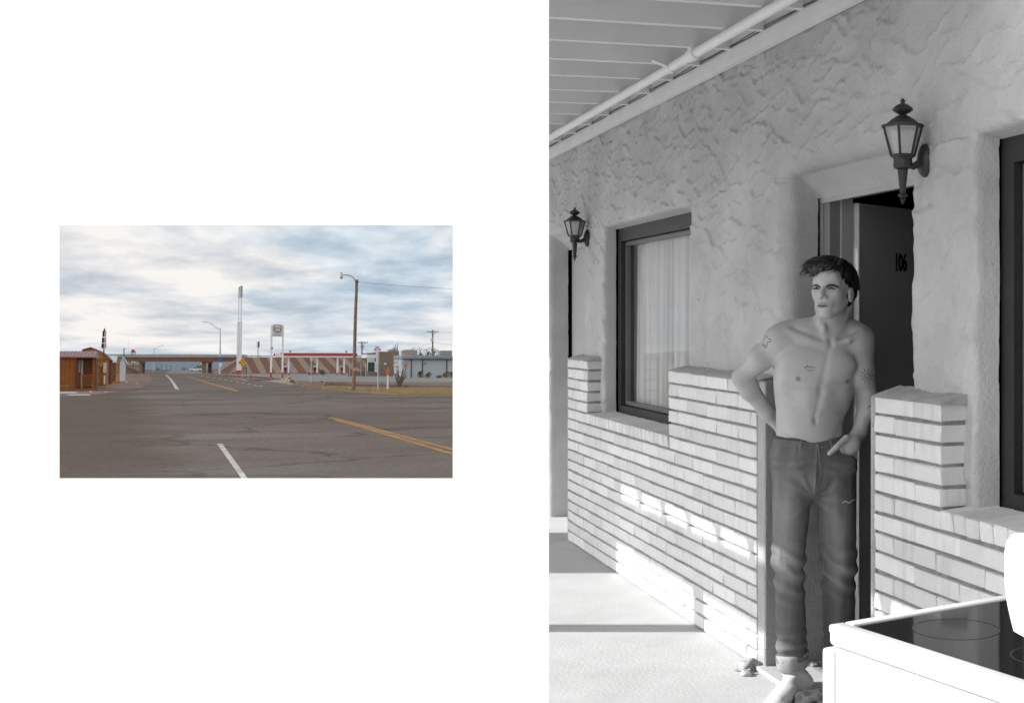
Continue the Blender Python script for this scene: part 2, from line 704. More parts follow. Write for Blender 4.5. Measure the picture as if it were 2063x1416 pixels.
b.lathe([(0.0, -0.028), (0.022, -0.02), (0.028, 0), (0.022, 0.02), (0.0, 0.028)], 0.80, -0.075, 0.98, 12)
b.build("door_knob", mat("worn_steel", 0.42, 0.4), leaf)
# dark room behind (walls with thickness so no daylight leaks)
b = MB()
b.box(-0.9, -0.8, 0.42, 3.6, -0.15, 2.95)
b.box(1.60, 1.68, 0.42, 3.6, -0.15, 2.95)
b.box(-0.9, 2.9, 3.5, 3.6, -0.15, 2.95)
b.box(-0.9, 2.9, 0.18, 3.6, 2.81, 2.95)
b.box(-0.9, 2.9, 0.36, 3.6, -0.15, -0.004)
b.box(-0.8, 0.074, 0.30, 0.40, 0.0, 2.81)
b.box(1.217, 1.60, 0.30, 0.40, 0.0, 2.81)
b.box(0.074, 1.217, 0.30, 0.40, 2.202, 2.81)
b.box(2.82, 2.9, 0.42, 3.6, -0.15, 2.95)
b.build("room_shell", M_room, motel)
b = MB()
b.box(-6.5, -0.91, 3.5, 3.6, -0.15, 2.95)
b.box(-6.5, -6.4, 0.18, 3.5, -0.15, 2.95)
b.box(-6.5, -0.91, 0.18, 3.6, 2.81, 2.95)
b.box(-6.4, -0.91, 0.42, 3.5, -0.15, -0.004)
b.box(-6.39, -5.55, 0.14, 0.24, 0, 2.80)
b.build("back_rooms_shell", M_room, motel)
# neighbouring door, closed
b = MB()
b.box(-4.62, -3.50, 0.287, 0.33, 0.02, 2.16)
b.build("closed_door", mat("pale_door", 0.36, 0.6, 0.06), motel)

# ---- windows


def window(x0, x1, z0, z1, y, curtain):
    w = link("window", None, motel)
    fw = 0.075
    b = MB()
    b.box(x0, x0 + fw, y, y + 0.09, z0, z1)
    b.box(x1 - fw, x1, y, y + 0.09, z0, z1)
    b.box(x0 + fw, x1 - fw, y, y + 0.09, z1 - 0.09, z1)
    b.box(x0 + fw, x1 - fw, y, y + 0.09, z0, z0 + 0.06)
    f = b.build("frame", M_darkwood, w)
    b = MB()
    i = fw + 0.004
    b.box(x0 + i, x0 + i + 0.02, y + 0.03, y + 0.06, z0 + 0.065, z1 - 0.095)
    b.box(x1 - i - 0.02, x1 - i, y + 0.03, y + 0.06, z0 + 0.065, z1 - 0.095)
    b.box(x0 + i + 0.021, x1 - i - 0.021, y + 0.03, y + 0.06, z1 - 0.12, z1 - 0.095)
    b.box(x0 + i + 0.021, x1 - i - 0.021, y + 0.03, y + 0.06, z0 + 0.065, z0 + 0.09)
    b.build("sash", mat("grey_sash_metal", 0.12, 0.4, 0.1), f)
    b = MB()
    b.cbox(x0 - 0.03, x1 + 0.0, y - 0.055, y + 0.05, z0 - 0.042, z0 - 0.001, 0.004)
    b.build("sill", M_darkwood, w)
    b = MB()
    b.quad((x0 + i, y + 0.045, z0 + 0.066), (x1 - i, y + 0.045, z0 + 0.066), (x1 - i, y + 0.045, z1 - 0.096), (x0 + i, y + 0.045, z1 - 0.096))
    b.build("pane", glass_mat("window_glass", 0.96, 0.02, 0.03), w)
    if curtain:
        n, zz = 260, 8
        V, F = [], []
        xs = np.linspace(x0 + 0.03, x1 - 0.03, n)
        for zi in np.linspace(z0 - 0.02, z1 - 0.04, zz):
            hang = (z1 - zi) / (z1 - z0)
            amp = 0.010 + 0.012 * hang
            yy = y + 0.115 + amp * np.sin(xs * 62 + 2.2 * np.sin(xs * 9)) + 0.010 * np.sin(xs * 143 + 1)
            yy += np.where(np.abs(xs - (x0 + 0.36)) < 0.03, 0.03, 0)
            V += [(a, c, zi) for a, c in zip(xs, yy)]
        for r in range(zz - 1):
            for c in range(n - 1):
                F.append((r * n + c, r * n + c + 1, (r + 1) * n + c + 1, (r + 1) * n + c))
        link("curtain", np_mesh("curtain", V, F, M_curtain), w)
    return w


window(-2.956, -1.16, 0.915, 2.135, 0.192, True)
window(1.690, 2.80, 0.915, 2.135, 0.192, False)

# ---- porch roof: joists, deck, wall plate, outer beam
ZW, ZO, YO = 2.83, 2.735, -3.07                              # joist underside at wall / at outer beam
porch = link("porch_roof", None, motel)
JH = 0.15


def zj(y):
    return ZW + (ZO - ZW) * (0.1 - y) / (0.1 - YO)


def near_y(x):                                              # the roof's near end
    return max(YO - 0.05, (3.62 - OY + math.sin(math.pi / 2 - TH) * x) / math.cos(math.pi / 2 - TH) + 0.02)


x = 2.10
while x > -5.5:
    y0 = near_y(x)
    if y0 < 0.0:
        w = 0.040
        yb = 0.098
        b = MB()
        vs = [(xx, yy, zz) for xx in (x, x + w) for yy, zz in ((y0, zj(y0)), (yb, zj(yb)), (yb, zj(yb) + JH), (y0, zj(y0) + JH))]
        b.add(vs, [(0, 1, 2, 3), (7, 6, 5, 4), (0, 4, 5, 1), (1, 5, 6, 2), (2, 6, 7, 3), (3, 7, 4, 0)])
        b.build("joist", M_ceil, porch)
        b = MB()                                             # blocking between joists at the wall
        b.box(x + w + 0.001, x + 0.4355 - 0.001, 0.06, 0.09, ZW + 0.002, ZW + JH)
        b.build("blocking", M_ceil, porch)
    x -= 0.4355
deck_poly = [(-5.6, 0.14), (-5.6, YO - 0.06), ((3.60 - OY - math.cos(math.pi / 2 - TH) * (YO - 0.06)) / -math.sin(math.pi / 2 - TH), YO - 0.06),
             ((3.60 - OY - math.cos(math.pi / 2 - TH) * 0.14) / -math.sin(math.pi / 2 - TH), 0.14)]
b = MB()
vs = [(p[0], p[1], zj(p[1]) + JH + dz) for dz in (0.001, 0.06) for p in deck_poly]
b.add(vs, [(3, 2, 1, 0), (4, 5, 6, 7), (0, 1, 5, 4), (1, 2, 6, 5), (2, 3, 7, 6), (3, 0, 4, 7)])
b.build("roof_deck", M_ceil, porch)
b = MB()
b.box(-5.55, 2.3, 0.055, 0.085, 2.752, 2.828)
b.build("wall_plate", M_trimw, porch)
b = MB()
xe = deck_poly[2][0]
b.box(-5.6, xe + 0.1, YO - 0.025, YO + 0.025, ZO - 0.265, ZO - 0.004)
b.build("outer_beam", M_ceil, porch)
b = MB()
b.box(-5.6, xe, YO - 0.095, YO - 0.062, zj(YO) + 0.152, zj(YO) + 0.25)
b.build("fascia", M_trimw, porch)
for px_ in (-2.083, 0.86):
    b = MB()
    b.cbox(px_ - 0.062, px_ + 0.062, YO - 0.062, YO + 0.062, 0.0, ZO - 0.268, 0.006)
    b.build("porch_post", M_trimw, motel)
# unseen roof slab, added only to throw the deeper shade along the walk
MWI = MM.inverted()
c4 = [MWI @ Vector(p) for p in ((-6.6, 7.82, 0), (-4.0, 7.82, 0), (-4.0, 9.3, 0), (-6.6, 9.3, 0))]
b = MB()
b.prism([(p.x, p.y) for p in c4], 2.98, 3.08)
b.build("canopy", M_ceil, porch)

# ---- conduit pipe under the joists
pp = link("conduit_pipe", None, motel)
yp = -0.115
zp = zj(yp) - 0.026
MB().tube([(-5.5, yp, zp), (1.9, yp, zp)], 0.0235, 14).build("pipe", M_pipe, pp, smooth=True)
b = MB()
xt = -0.52
b.tube([(xt - 0.05, yp, zp), (xt + 0.05, yp, zp)], 0.031, 14)
b.tube([(xt, yp, zp), (xt, yp, zp + 0.09)], 0.029, 12)
b.tube([(xt, yp, zp + 0.09), (xt, yp, zp + 0.19)], 0.022, 12)
b.build("tee_fitting", M_pipe, pp, smooth=True)
b = MB()
b.tube([(xt - 0.33, yp + 0.03, zp), (xt - 0.33, yp, zp - 0.03), (xt - 0.33, yp - 0.03, zp), (xt - 0.35, yp - 0.10, zp + 0.03)], 0.009, 6)
b.build("pipe_strap", M_pipe, pp)
# cables along the wall plate
for k in range(2):
    pts = []
    for i in range(60):
        xx = -5.5 + 7.6 * i / 59
        pts.append((xx, 0.052 - 0.002 * k, 2.834 + 0.007 * k + 0.003 * math.sin(xx * 7 + k * 2) + random.uniform(-0.002, 0.002)))
    MB().tube(pts, 0.0024, 5).build("cable", M_wire, motel)
MB().box(-0.135, -0.055, 0.045, 0.058, 2.90, 2.965).build("vent_hole", M_wire, porch)


# ---- wall lanterns


def lantern(x, z, label, real):
    L = empty("wall_lantern", MM @ T((x, 0.092, z)) @ Matrix.Scale(0.9, 4), label, "lantern", None)
    # backplate
    b = MB()
    prof = [(0.0, 0), (0.052, 0), (0.052, 0.008), (0.045, 0.018), (0.020, 0.030), (0.0, 0.032)]
    bb = MB()
    bb.lathe(prof, 0, 0, 0, 20, 0, 0.8, 1.25)
    vs = [(p[0], -p[2], p[1]) for p in bb.v]
    b.add(vs, bb.f)
    b.build("backplate", M_iron, L, smooth=True)
    ax = -0.10
    # arm
    MB().tube([(0, -0.02, -0.01), (0, -0.055, -0.025), (0, ax, -0.008)], [0.017, 0.014, 0.013], 8).build("arm", M_iron, L, smooth=True)
    zb = 0.014                                               # bottom of cage
    H, rb, rt = 0.112, 0.047, 0.077
    # cup and tail
    MB().lathe([(0.0, -0.038), (0.030, -0.036), (0.036, -0.03), (0.036, 0.002), (0.047, 0.010), (0.05, 0.014), (0.0, 0.016)], 0, ax, 0, 18).build("cup", M_iron, L, smooth=True)
    tail = MB()
    tail.lathe([(0.0, -0.172), (0.006, -0.170), (0.005, -0.162), (0.011, -0.156), (0.006, -0.150), (0.019, -0.142), (0.020, -0.138), (0.010, -0.130), (0.012, -0.12), (0.021, -0.040), (0.0, -0.037)], 0, ax, 0, 14)
    tail.build("tail", M_iron, L, smooth=True)
    # cage: six bars and rings
    cage = MB()
    for k in range(6):
        a = math.radians(60 * k + 20)
        p0 = (rb * math.cos(a), ax + rb * math.sin(a), zb)
        p1 = (rt * math.cos(a), ax + rt * math.sin(a), zb + H)
        cage.tube([p0, p1], 0.0055, 6)
        a2 = math.radians(60 * (k + 1) + 20)
        q0 = (rb * math.cos(a2), ax + rb * math.sin(a2), zb)
        q1 = (rt * math.cos(a2), ax + rt * math.sin(a2), zb + H)
        cage.tube([p0, q0], 0.0045, 6)
        cage.tube([p1, q1], 0.0050, 6)
    cage.build("cage", M_iron, L)
    for k in range(6):
        a, a2 = math.radians(60 * k + 20), math.radians(60 * (k + 1) + 20)
        r1, r2 = rb - 0.002, rt - 0.002
        b = MB()
        b.quad((r1 * math.cos(a), ax + r1 * math.sin(a), zb + 0.004), (r1 * math.cos(a2), ax + r1 * math.sin(a2), zb + 0.004),
               (r2 * math.cos(a2), ax + r2 * math.sin(a2), zb + H - 0.004), (r2 * math.cos(a), ax + r2 * math.sin(a), zb + H - 0.004))
        b.build("glass_pane", glass_mat("frosted_lantern_glass", 0.85, 0.25, 0.35), L)
    # spiral bulb
    pts = []
    for i in range(70):
        t = i / 69
        pts.append((0.017 * math.cos(t * 9 * math.pi), ax + 0.017 * math.sin(t * 9 * math.pi), zb + 0.028 + 0.06 * t))
    b = MB()
    b.tube(pts, 0.0052, 6)
    b.lathe([(0.0, 0), (0.016, 0), (0.016, 0.02), (0.011, 0.024), (0, 0.025)], 0, ax, zb + 0.002, 12)
    b.build("spiral_bulb", mat("bulb_glass", 0.8, 0.3, 0), L, smooth=True)
    # hood and finial
    zt = zb + H
    hood = MB()
    hood.lathe([(0.082, -0.002), (0.083, 0.004), (0.062, 0.008), (0.060, 0.013), (0.045, 0.026), (0.028, 0.037), (0.015, 0.043), (0.013, 0.046)], 0, ax, zt, 22)
    hood.build("hood", M_iron, L, smooth=True)
    fin = MB()
    fin.lathe([(0.012, 0.045), (0.030, 0.054), (0.040, 0.062), (0.041, 0.065), (0.034, 0.074), (0.018, 0.085), (0.008, 0.088), (0.008, 0.092), (0.011, 0.097), (0.006, 0.102), (0.006, 0.106), (0.0, 0.108)], 0, ax, zt, 20)
    fin.build("finial", M_iron, L, smooth=True)
    return L


lantern(1.362, 2.09, "black six-sided lantern on the stucco beside the open door 106", 1)
lantern(-3.36, 2.09, "black six-sided lantern beside the closed neighbouring door, past the curtained window", 1)

# ---- ground by the motel
b = MB()
b.box(-6.5, 2.9, -3.35, 0.42, -0.30, 0.0)
tag(b.build("porch_floor", M_slab, None, MM), kind="structure")
# door mat and crumbled concrete at the wall foot
b = MB()
b.cbox(-4.70, -3.99, -0.95, -0.42, 0.003, 0.016, 0.004)
mt = b.build("door_mat", mat("rubber_mat", 0.03, 0.9, 0.3, 30, 0.5, 90), None, MM)
tag(mt, "dark ribbed door mat on the floor before the neighbouring door", "mat")
for k in range(9):
    MB().box(-4.69, -4.00, -0.94 + k * 0.058, -0.915 + k * 0.058, 0.0165, 0.021).build("rib", MATS["rubber_mat"], mt)


def rock_mesh(r, seed, m, flat=0.7, sub=2):
    bm = bmesh.new()
    bmesh.ops.create_icosphere(bm, subdivisions=sub, radius=r)
    rd = random.Random(seed)
    off = Vector((rd.uniform(0, 50), rd.uniform(0, 50), rd.uniform(0, 50)))
    from mathutils import noise as mn
    for v in bm.verts:
        d = v.co.normalized()
        v.co = v.co * (1 + 0.42 * mn.noise(d * 1.6 + off) + 0.18 * mn.noise(d * 4 + off))
        v.co.z *= flat
        if v.co.z < -0.45 * r * flat:
            v.co.z = -0.45 * r * flat
    me = bpy.data.meshes.new("rock")
    bm.to_mesh(me)
    bm.free()
    me.materials.append(m)
    if sub >= 3:
        me.polygons.foreach_set("use_smooth", [True] * len(me.polygons))
    return me


M_rubble = mat("broken_mortar", 0.33, 0.95, 0.35, 25, 0.9, 90)
for i, (x, y, r, lb) in enumerate([(0.02, -0.05, 0.055, "large crumbled mortar lump at the corner of the open doorway"),
                               (0.10, -0.085, 0.030, "small mortar chip against the large crumbled lump by the doorway"),
                               (0.155, 0.21, 0.022, "pale mortar pebble inside the doorway against the door side")]):
    o = link("mortar_lump", rock_mesh(r, i + 3, M_rubble, 0.6, 3), None, MM @ T((x, y, (0.022 if y > -0.03 else 0.0) + r * 0.24)))
    tag(o, lb, "rubble")

tag(link("dark_rag", rock_mesh(0.085, 19, mat("dark_cloth", 0.05, 0.95, 0.3, 20), 0.45, 4), None, T((0.11, 5.14, 0.018))), "dark crumpled rag on the walk between the sock foot and the range", "rag")

# ---- white page margin, built as an added wall with an opening onto the road
DW = 3.45


def wx(px):
    return (px - PX0) / FPX * DW


def wz(py):
    return CAMZ - (py - PY0) / FPX * DW


xr = wx(1106)
xl = xr - 2.35
zt, zb_ = 2.72, -0.35
hx0, hx1, hz0, hz1 = wx(120), wx(912), wz(963), wz(454)
TK, SP = 0.10, 0.14
b = MB()
outer_f = [(xl, DW, zb_), (xr, DW, zb_), (xr, DW, zt), (xl, DW, zt)]
inner_f = [(hx0, DW, hz0), (hx1, DW, hz0), (hx1, DW, hz1), (hx0, DW, hz1)]
outer_b = [(xl, DW + TK, zb_), (xr - 0.05, DW + TK, zb_), (xr - 0.05, DW + TK, zt), (xl, DW + TK, zt)]
inner_b = [(hx0 - SP, DW + TK, hz0 - SP), (hx1 + SP * 0.5, DW + TK, hz0 - SP), (hx1 + SP * 0.5, DW + TK, hz1 + SP), (hx0 - SP, DW + TK, hz1 + SP)]
vs = outer_f + inner_f + outer_b + inner_b
fs = []
for i in range(4):
    j = (i + 1) % 4
    fs += [(i, j, 4 + j, 4 + i), (8 + j, 8 + i, 12 + i, 12 + j), (j, i, 8 + i, 8 + j), (4 + i, 4 + j, 12 + j, 12 + i)]
b.add(vs, fs)
ww = b.build("page_margin", M_white, None)
tag(ww, "blank white page margin built as a wall, with one rectangular opening onto the road", "wall")

# ---- kitchen range in the foreground
sa = Vector((0.819, 0.574, 0)).normalized()                  # along the front edge
ca = math.atan2(sa.y, sa.x)
SM = T((0.086, 2.665, 0)) @ Matrix.Rotation(ca, 4, 'Z')       # local x along front edge, -y towards backguard
M_enamel = mat("white_enamel", 0.60, 0.25, 0.02, 3.0, spec=0.5, coat=0.4)
M_hob = mat("black_glass_hob", 0.012, 0.06, 0.0, spec=0.5)
stove = empty("kitchen_range", SM, "white kitchen range with black glass hob standing on the motel walk", "stove")
WS, DS, HS = 0.76, 0.60, 0.91


def rbox(x0, x1, y0, y1, z0, z1, r, name, m, parent, seg=4):
    bm = bmesh.new()
    bmesh.ops.create_cube(bm, size=1)
    for v in bm.verts:
        v.co = Vector(((x0 + x1) / 2 + v.co.x * (x1 - x0), (y0 + y1) / 2 + v.co.y * (y1 - y0), (z0 + z1) / 2 + v.co.z * (z1 - z0)))
    bmesh.ops.bevel(bm, geom=list(bm.edges), offset=r, segments=seg, profile=0.5, affect='EDGES')
    me = bpy.data.meshes.new(name)
    bm.to_mesh(me)
    bm.free()
    me.materials.append(m)
    me.polygons.foreach_set("use_smooth", [True] * len(me.polygons))
    me.set_sharp_from_angle(angle=math.radians(50))
    return link(name, me, parent)


rbox(0.010, WS - 0.010, -DS, -0.012, 0.04, HS - 0.046, 0.006, "body", M_enamel, stove)
# cooktop: rim of four bars with the glass let in
top = link("cooktop", None, stove)
rbox(0.0, WS, -DS - 0.02, 0.0, HS - 0.044, HS - 0.008, 0.012, "rim", M_enamel, top)
for nm, (x0, x1, y0, y1) in {"a": (0.0, 0.040, -DS, 0.0), "b": (WS - 0.04, WS, -DS, 0.0), "c": (0.041, WS - 0.041, -0.030, 0.0)}.items():
    rbox(x0, x1, y0, y1, HS - 0.018, HS, 0.006, "rim", M_enamel, top)
MB().box(0.041, WS - 0.041, -DS, -0.031, HS - 0.016, HS - 0.004).build("glass_hob", M_hob, top)
for cx, cy, r in ((0.2, -0.17, 0.09), (0.56, -0.17, 0.075), (0.2, -0.43, 0.075), (0.56, -0.43, 0.1)):
    b = MB()
    n = 40
    for k in range(n):
        a0, a1 = 2 * math.pi * k / n, 2 * math.pi * (k + 1) / n
        b.quad((cx + r * math.cos(a0), cy + r * math.sin(a0), HS - 0.0035), (cx + r * math.cos(a1), cy + r * math.sin(a1), HS - 0.0035),
               (cx + (r - .003) * math.cos(a1), cy + (r - .003) * math.sin(a1), HS - 0.0035), (cx + (r - .003) * math.cos(a0), cy + (r - .003) * math.sin(a0), HS - 0.0035))
    b.build("burner_ring", mat("burner_print", 0.028, 0.4, 0), top)
# oven door on the front (far) side, its edge shows at the left corner
rbox(0.006, WS - 0.006, -0.009, 0.030, 0.20, HS - 0.055, 0.007, "oven_door", M_enamel, stove)
rbox(0.006, WS - 0.006, -0.009, 0.024, 0.05, 0.19, 0.006, "drawer", M_enamel, stove)
b = MB()
b.tube([(0.06, 0.032, HS - 0.11), (0.06, 0.065, HS - 0.11), (WS - 0.06, 0.065, HS - 0.11), (WS - 0.06, 0.032, HS - 0.11)], 0.011, 10)
b.build("oven_handle", M_enamel, stove, smooth=True)
# backguard with bulging control panel, seen on its end
prof = [(-DS - 0.035, HS - 0.20), (-DS + 0.035, HS - 0.20), (-DS + 0.035, HS + 0.055), (-DS + 0.045, HS + 0.085)]
for k in range(9):
    a = math.radians(-60 + k * 60 / 8)
    prof.append((-DS + 0.045 + 0.025 + 0.022 * math.sin(math.radians(k * 11)), HS + 0.09 + k * 0.011))
prof += [(-DS + 0.092, HS + 0.20), (-DS + 0.092, HS + 0.225), (-DS + 0.086, HS + 0.245), (-DS + 0.074, HS + 0.257), (-DS + 0.055, HS + 0.262), (-DS - 0.02, HS + 0.262), (-DS - 0.035, HS + 0.25)]
b = MB()
b.prism(prof, 0.004, WS - 0.004, 'x')
b.build("backguard", M_enamel, stove, smooth=True, angle=35)
MB().box(0.03, WS - 0.03, -DS - 0.045, -DS - 0.036, 0.1, HS + 0.2).build("back_panel", mat("grey_steel_back", 0.3, 0.5, 0.1), stove)
for cx, cy in ((0.05, -0.05), (WS - 0.05, -0.05), (0.05, -DS + 0.05), (WS - 0.05, -DS + 0.05)):
    MB().lathe([(0.02, 0.0), (0.02, 0.042)], cx, cy, 0, 10).build("foot", M_iron, stove)
# ================================================================== the road beyond the opening (left half)
HR = 1.75                                                    # eye height above the road plane, which falls gently away
AL = math.atan(98 / FPX)
MR = T((0, 0, CAMZ)) @ Matrix.Rotation(-AL, 4, 'X') @ T((0, 0, -HR))
RI = Matrix.Rotation(AL, 3, 'X')
RA = 25.48                                                   # heading of the road


def ray(px, py):
    return RI @ Vector(((px - PX0) / FPX, 1, -(py - PY0) / FPX))


def G(px, py):
    r = ray(px, py)
    t = HR / -r.z
    return Vector((r.x * t, r.y * t))


class Spot:
    """a thing's foot on the ground seen at a pixel, with metres per pixel there"""

    def __init__(s, bx, by, rot=0):
        s.bx, s.by = bx, by
        g = G(bx, by)
        s.mw = MR @ T((g.x, g.y, 0)) @ RZ(RA + rot)
        s.Y = g.y
        s.mx = g.y / FPX / 1.108
        s.mz = g.y / FPX

    def x(s, px):
        return (px - s.bx) * s.mx

    def z(s, py):
        return (s.by - py) * s.mz


# ---- sky: a half dome of cloud over the road country
sky_m = bpy.data.materials.new("cloudy_sky")
sky_m.use_nodes = True
nt = sky_m.node_tree
nt.nodes.clear()
N = nt.nodes.new
Lk = nt.links.new
o_ = N("ShaderNodeOutputMaterial")
em = N("ShaderNodeEmission")
em.inputs["Strength"].default_value = SKY_DOME
Lk(em.outputs[0], o_.inputs[0])
tc = N("ShaderNodeTexCoord")
nrm = N("ShaderNodeVectorMath")
nrm.operation = 'NORMALIZE'
Lk(tc.outputs["Object"], nrm.inputs[0])
sp = N("ShaderNodeSeparateXYZ")
Lk(nrm.outputs[0], sp.inputs[0])


def mth(op, a, b=None):
    n = N("ShaderNodeMath")
    n.operation = op
    for i, v in enumerate((a, b)):
        if v is None:
            continue
        if isinstance(v, (int, float)):
            n.inputs[i].default_value = v
        else:
            Lk(v, n.inputs[i])
    return n.outputs[0]


elev = mth('MAXIMUM', mth('ADD', sp.outputs[2], mth('MULTIPLY', sp.outputs[1], 0.0377)), 0.0)
q = mth('DIVIDE', 1.0, mth('ADD', elev, 0.14))
cv = N("ShaderNodeCombineXYZ")
Lk(mth('MULTIPLY', sp.outputs[0], 4.5), cv.inputs[0])
Lk(mth('MULTIPLY', mth('POWER', q, 1.6), 0.15), cv.inputs[1])


def cloud(scale, det, rough, off, dist=0.3):
    mp = N("ShaderNodeMapping")
    mp.inputs["Location"].default_value = off
    Lk(cv.outputs[0], mp.inputs["Vector"])
    n = N("ShaderNodeTexNoise")
    n.inputs["Scale"].default_value = scale
    n.inputs["Detail"].default_value = det
    n.inputs["Roughness"].default_value = rough
    n.inputs["Distortion"].default_value = dist
    Lk(mp.outputs[0], n.inputs["Vector"])
    return n.outputs["Fac"]


def ramp(fac, stops):
    r = N("ShaderNodeValToRGB")
    while len(r.color_ramp.elements) < len(stops):
        r.color_ramp.elements.new(0.5)
    for e, (p, c) in zip(r.color_ramp.elements, stops):
        e.position = p
        e.color = tuple(c) + (1,)
    Lk(fac, r.inputs["Fac"])
    return r.outputs["Color"]


c1 = cloud(3.8, 10, 0.58, (0.7, 0.2, 0), 0.15)
c2 = cloud(1.5, 5, 0.5, (4.3, 1.7, 2), 0.1)
f_ = mth('ADD', mth('MULTIPLY', c1, 0.68), mth('MULTIPLY', c2, 0.32))
base = ramp(f_, [(0.34, (0.44, 0.49, 0.55)), (0.43, (0.57, 0.62, 0.67)), (0.50, (0.74, 0.75, 0.77)), (0.59, (0.94, 0.91, 0.88))])
blue = ramp(c2, [(0.36, (0.84, 0.95, 1.04)), (0.58, (1.0, 1.0, 1.0))])
mx = N("ShaderNodeMix")
mx.data_type = 'RGBA'
mx.blend_type = 'MULTIPLY'
mx.inputs[0].default_value = 1.0
Lk(base, mx.inputs[6])
Lk(blue, mx.inputs[7])
Lk(mx.outputs[2], em.inputs["Color"])
RD = 1500.0
b = MB()
nth, nph = 24, 72
tm = math.acos(17.0 / RD)
vs = [(0, RD, 0)]
for i in range(1, nth + 1):
    th_ = tm * i / nth
    for k in range(nph):
        ph = 2 * math.pi * k / nph
        vs.append((RD * math.sin(th_) * math.cos(ph), RD * math.cos(th_), RD * math.sin(th_) * math.sin(ph)))
fs = [(0, 1 + k, 1 + (k + 1) % nph) for k in range(nph)]
for i in range(nth - 1):
    for k in range(nph):
        a, c = 1 + i * nph + k, 1 + i * nph + (k + 1) % nph
        fs.append((a, c, c + nph, a + nph))
b.add(vs, fs)
tag(b.build("sky", sky_m, None, None, True, None), kind="structure")

# ---- ground surfaces


def ground_mat(name, cols, scale, fine=60.0, rough=0.95, cracks=0.0, patch=None):
    m = bpy.data.materials.new(name)
    m.use_nodes = True
    t = m.node_tree
    bs = t.nodes["Principled BSDF"]
    bs.inputs["Roughness"].default_value = rough
    bs.inputs["Specular IOR Level"].default_value = 0.25
    c = t.nodes.new("ShaderNodeTexCoord")
    n1 = t.nodes.new("ShaderNodeTexNoise")
    n1.inputs["Scale"].default_value = scale
    n1.inputs["Detail"].default_value = 10
    n1.inputs["Roughness"].default_value = 0.62
    t.links.new(c.outputs["Object"], n1.inputs["Vector"])
    r = t.nodes.new("ShaderNodeValToRGB")
    while len(r.color_ramp.elements) < len(cols):
        r.color_ramp.elements.new(0.5)
    for e, (p, k) in zip(r.color_ramp.elements, cols):
        e.position = p
        e.color = tuple(k) + (1,)
    t.links.new(n1.outputs["Fac"], r.inputs["Fac"])
    n2 = t.nodes.new("ShaderNodeTexNoise")
    n2.inputs["Scale"].default_value = fine
    n2.inputs["Detail"].default_value = 4
    t.links.new(c.outputs["Object"], n2.inputs["Vector"])
    mr = t.nodes.new("ShaderNodeMapRange")
    mr.inputs[1].default_value = 0.3
    mr.inputs[2].default_value = 0.7
    mr.inputs[3].default_value = 0.70
    mr.inputs[4].default_value = 1.30
    t.links.new(n2.outputs["Fac"], mr.inputs[0])
    mul = t.nodes.new("ShaderNodeMix")
    mul.data_type = 'RGBA'
    mul.blend_type = 'MULTIPLY'
    mul.inputs[0].default_value = 1.0
    t.links.new(r.outputs[0], mul.inputs[6])
    t.links.new(mr.outputs[0], mul.inputs[7])
    last = mul.outputs[2]
    if cracks:
        nd = t.nodes.new("ShaderNodeTexNoise")
        nd.inputs["Scale"].default_value = 0.6
        nd.inputs["Detail"].default_value = 5
        t.links.new(c.outputs["Object"], nd.inputs["Vector"])
        ad = t.nodes.new("ShaderNodeVectorMath")
        ad.operation = 'MULTIPLY_ADD'
        ad.inputs[1].default_value = (2.4, 2.4, 2.4)
        t.links.new(nd.outputs["Color"], ad.inputs[0])
        t.links.new(c.outputs["Object"], ad.inputs[2])
        vo = t.nodes.new("ShaderNodeTexVoronoi")
        vo.feature = 'DISTANCE_TO_EDGE'
        vo.inputs["Scale"].default_value = 0.17
        t.links.new(ad.outputs[0], vo.inputs["Vector"])
        m2 = t.nodes.new("ShaderNodeMapRange")
        m2.inputs[1].default_value = 0.0
        m2.inputs[2].default_value = 0.026
        m2.inputs[3].default_value = 1 - cracks
        m2.inputs[4].default_value = 1.0
        t.links.new(vo.outputs["Distance"], m2.inputs[0])
        mu2 = t.nodes.new("ShaderNodeMix")
        mu2.data_type = 'RGBA'
        mu2.blend_type = 'MULTIPLY'
        mu2.inputs[0].default_value = 1.0
        t.links.new(last, mu2.inputs[6])
        t.links.new(m2.outputs[0], mu2.inputs[7])
        last = mu2.outputs[2]
    t.links.new(last, bs.inputs["Base Color"])
    bp = t.nodes.new("ShaderNodeBump")
    bp.inputs["Strength"].default_value = 0.35
    bp.inputs["Distance"].default_value = 0.02
    t.links.new(n2.outputs["Fac"], bp.inputs["Height"])
    t.links.new(bp.outputs[0], bs.inputs["Normal"])
    MATS[name] = m
    return m


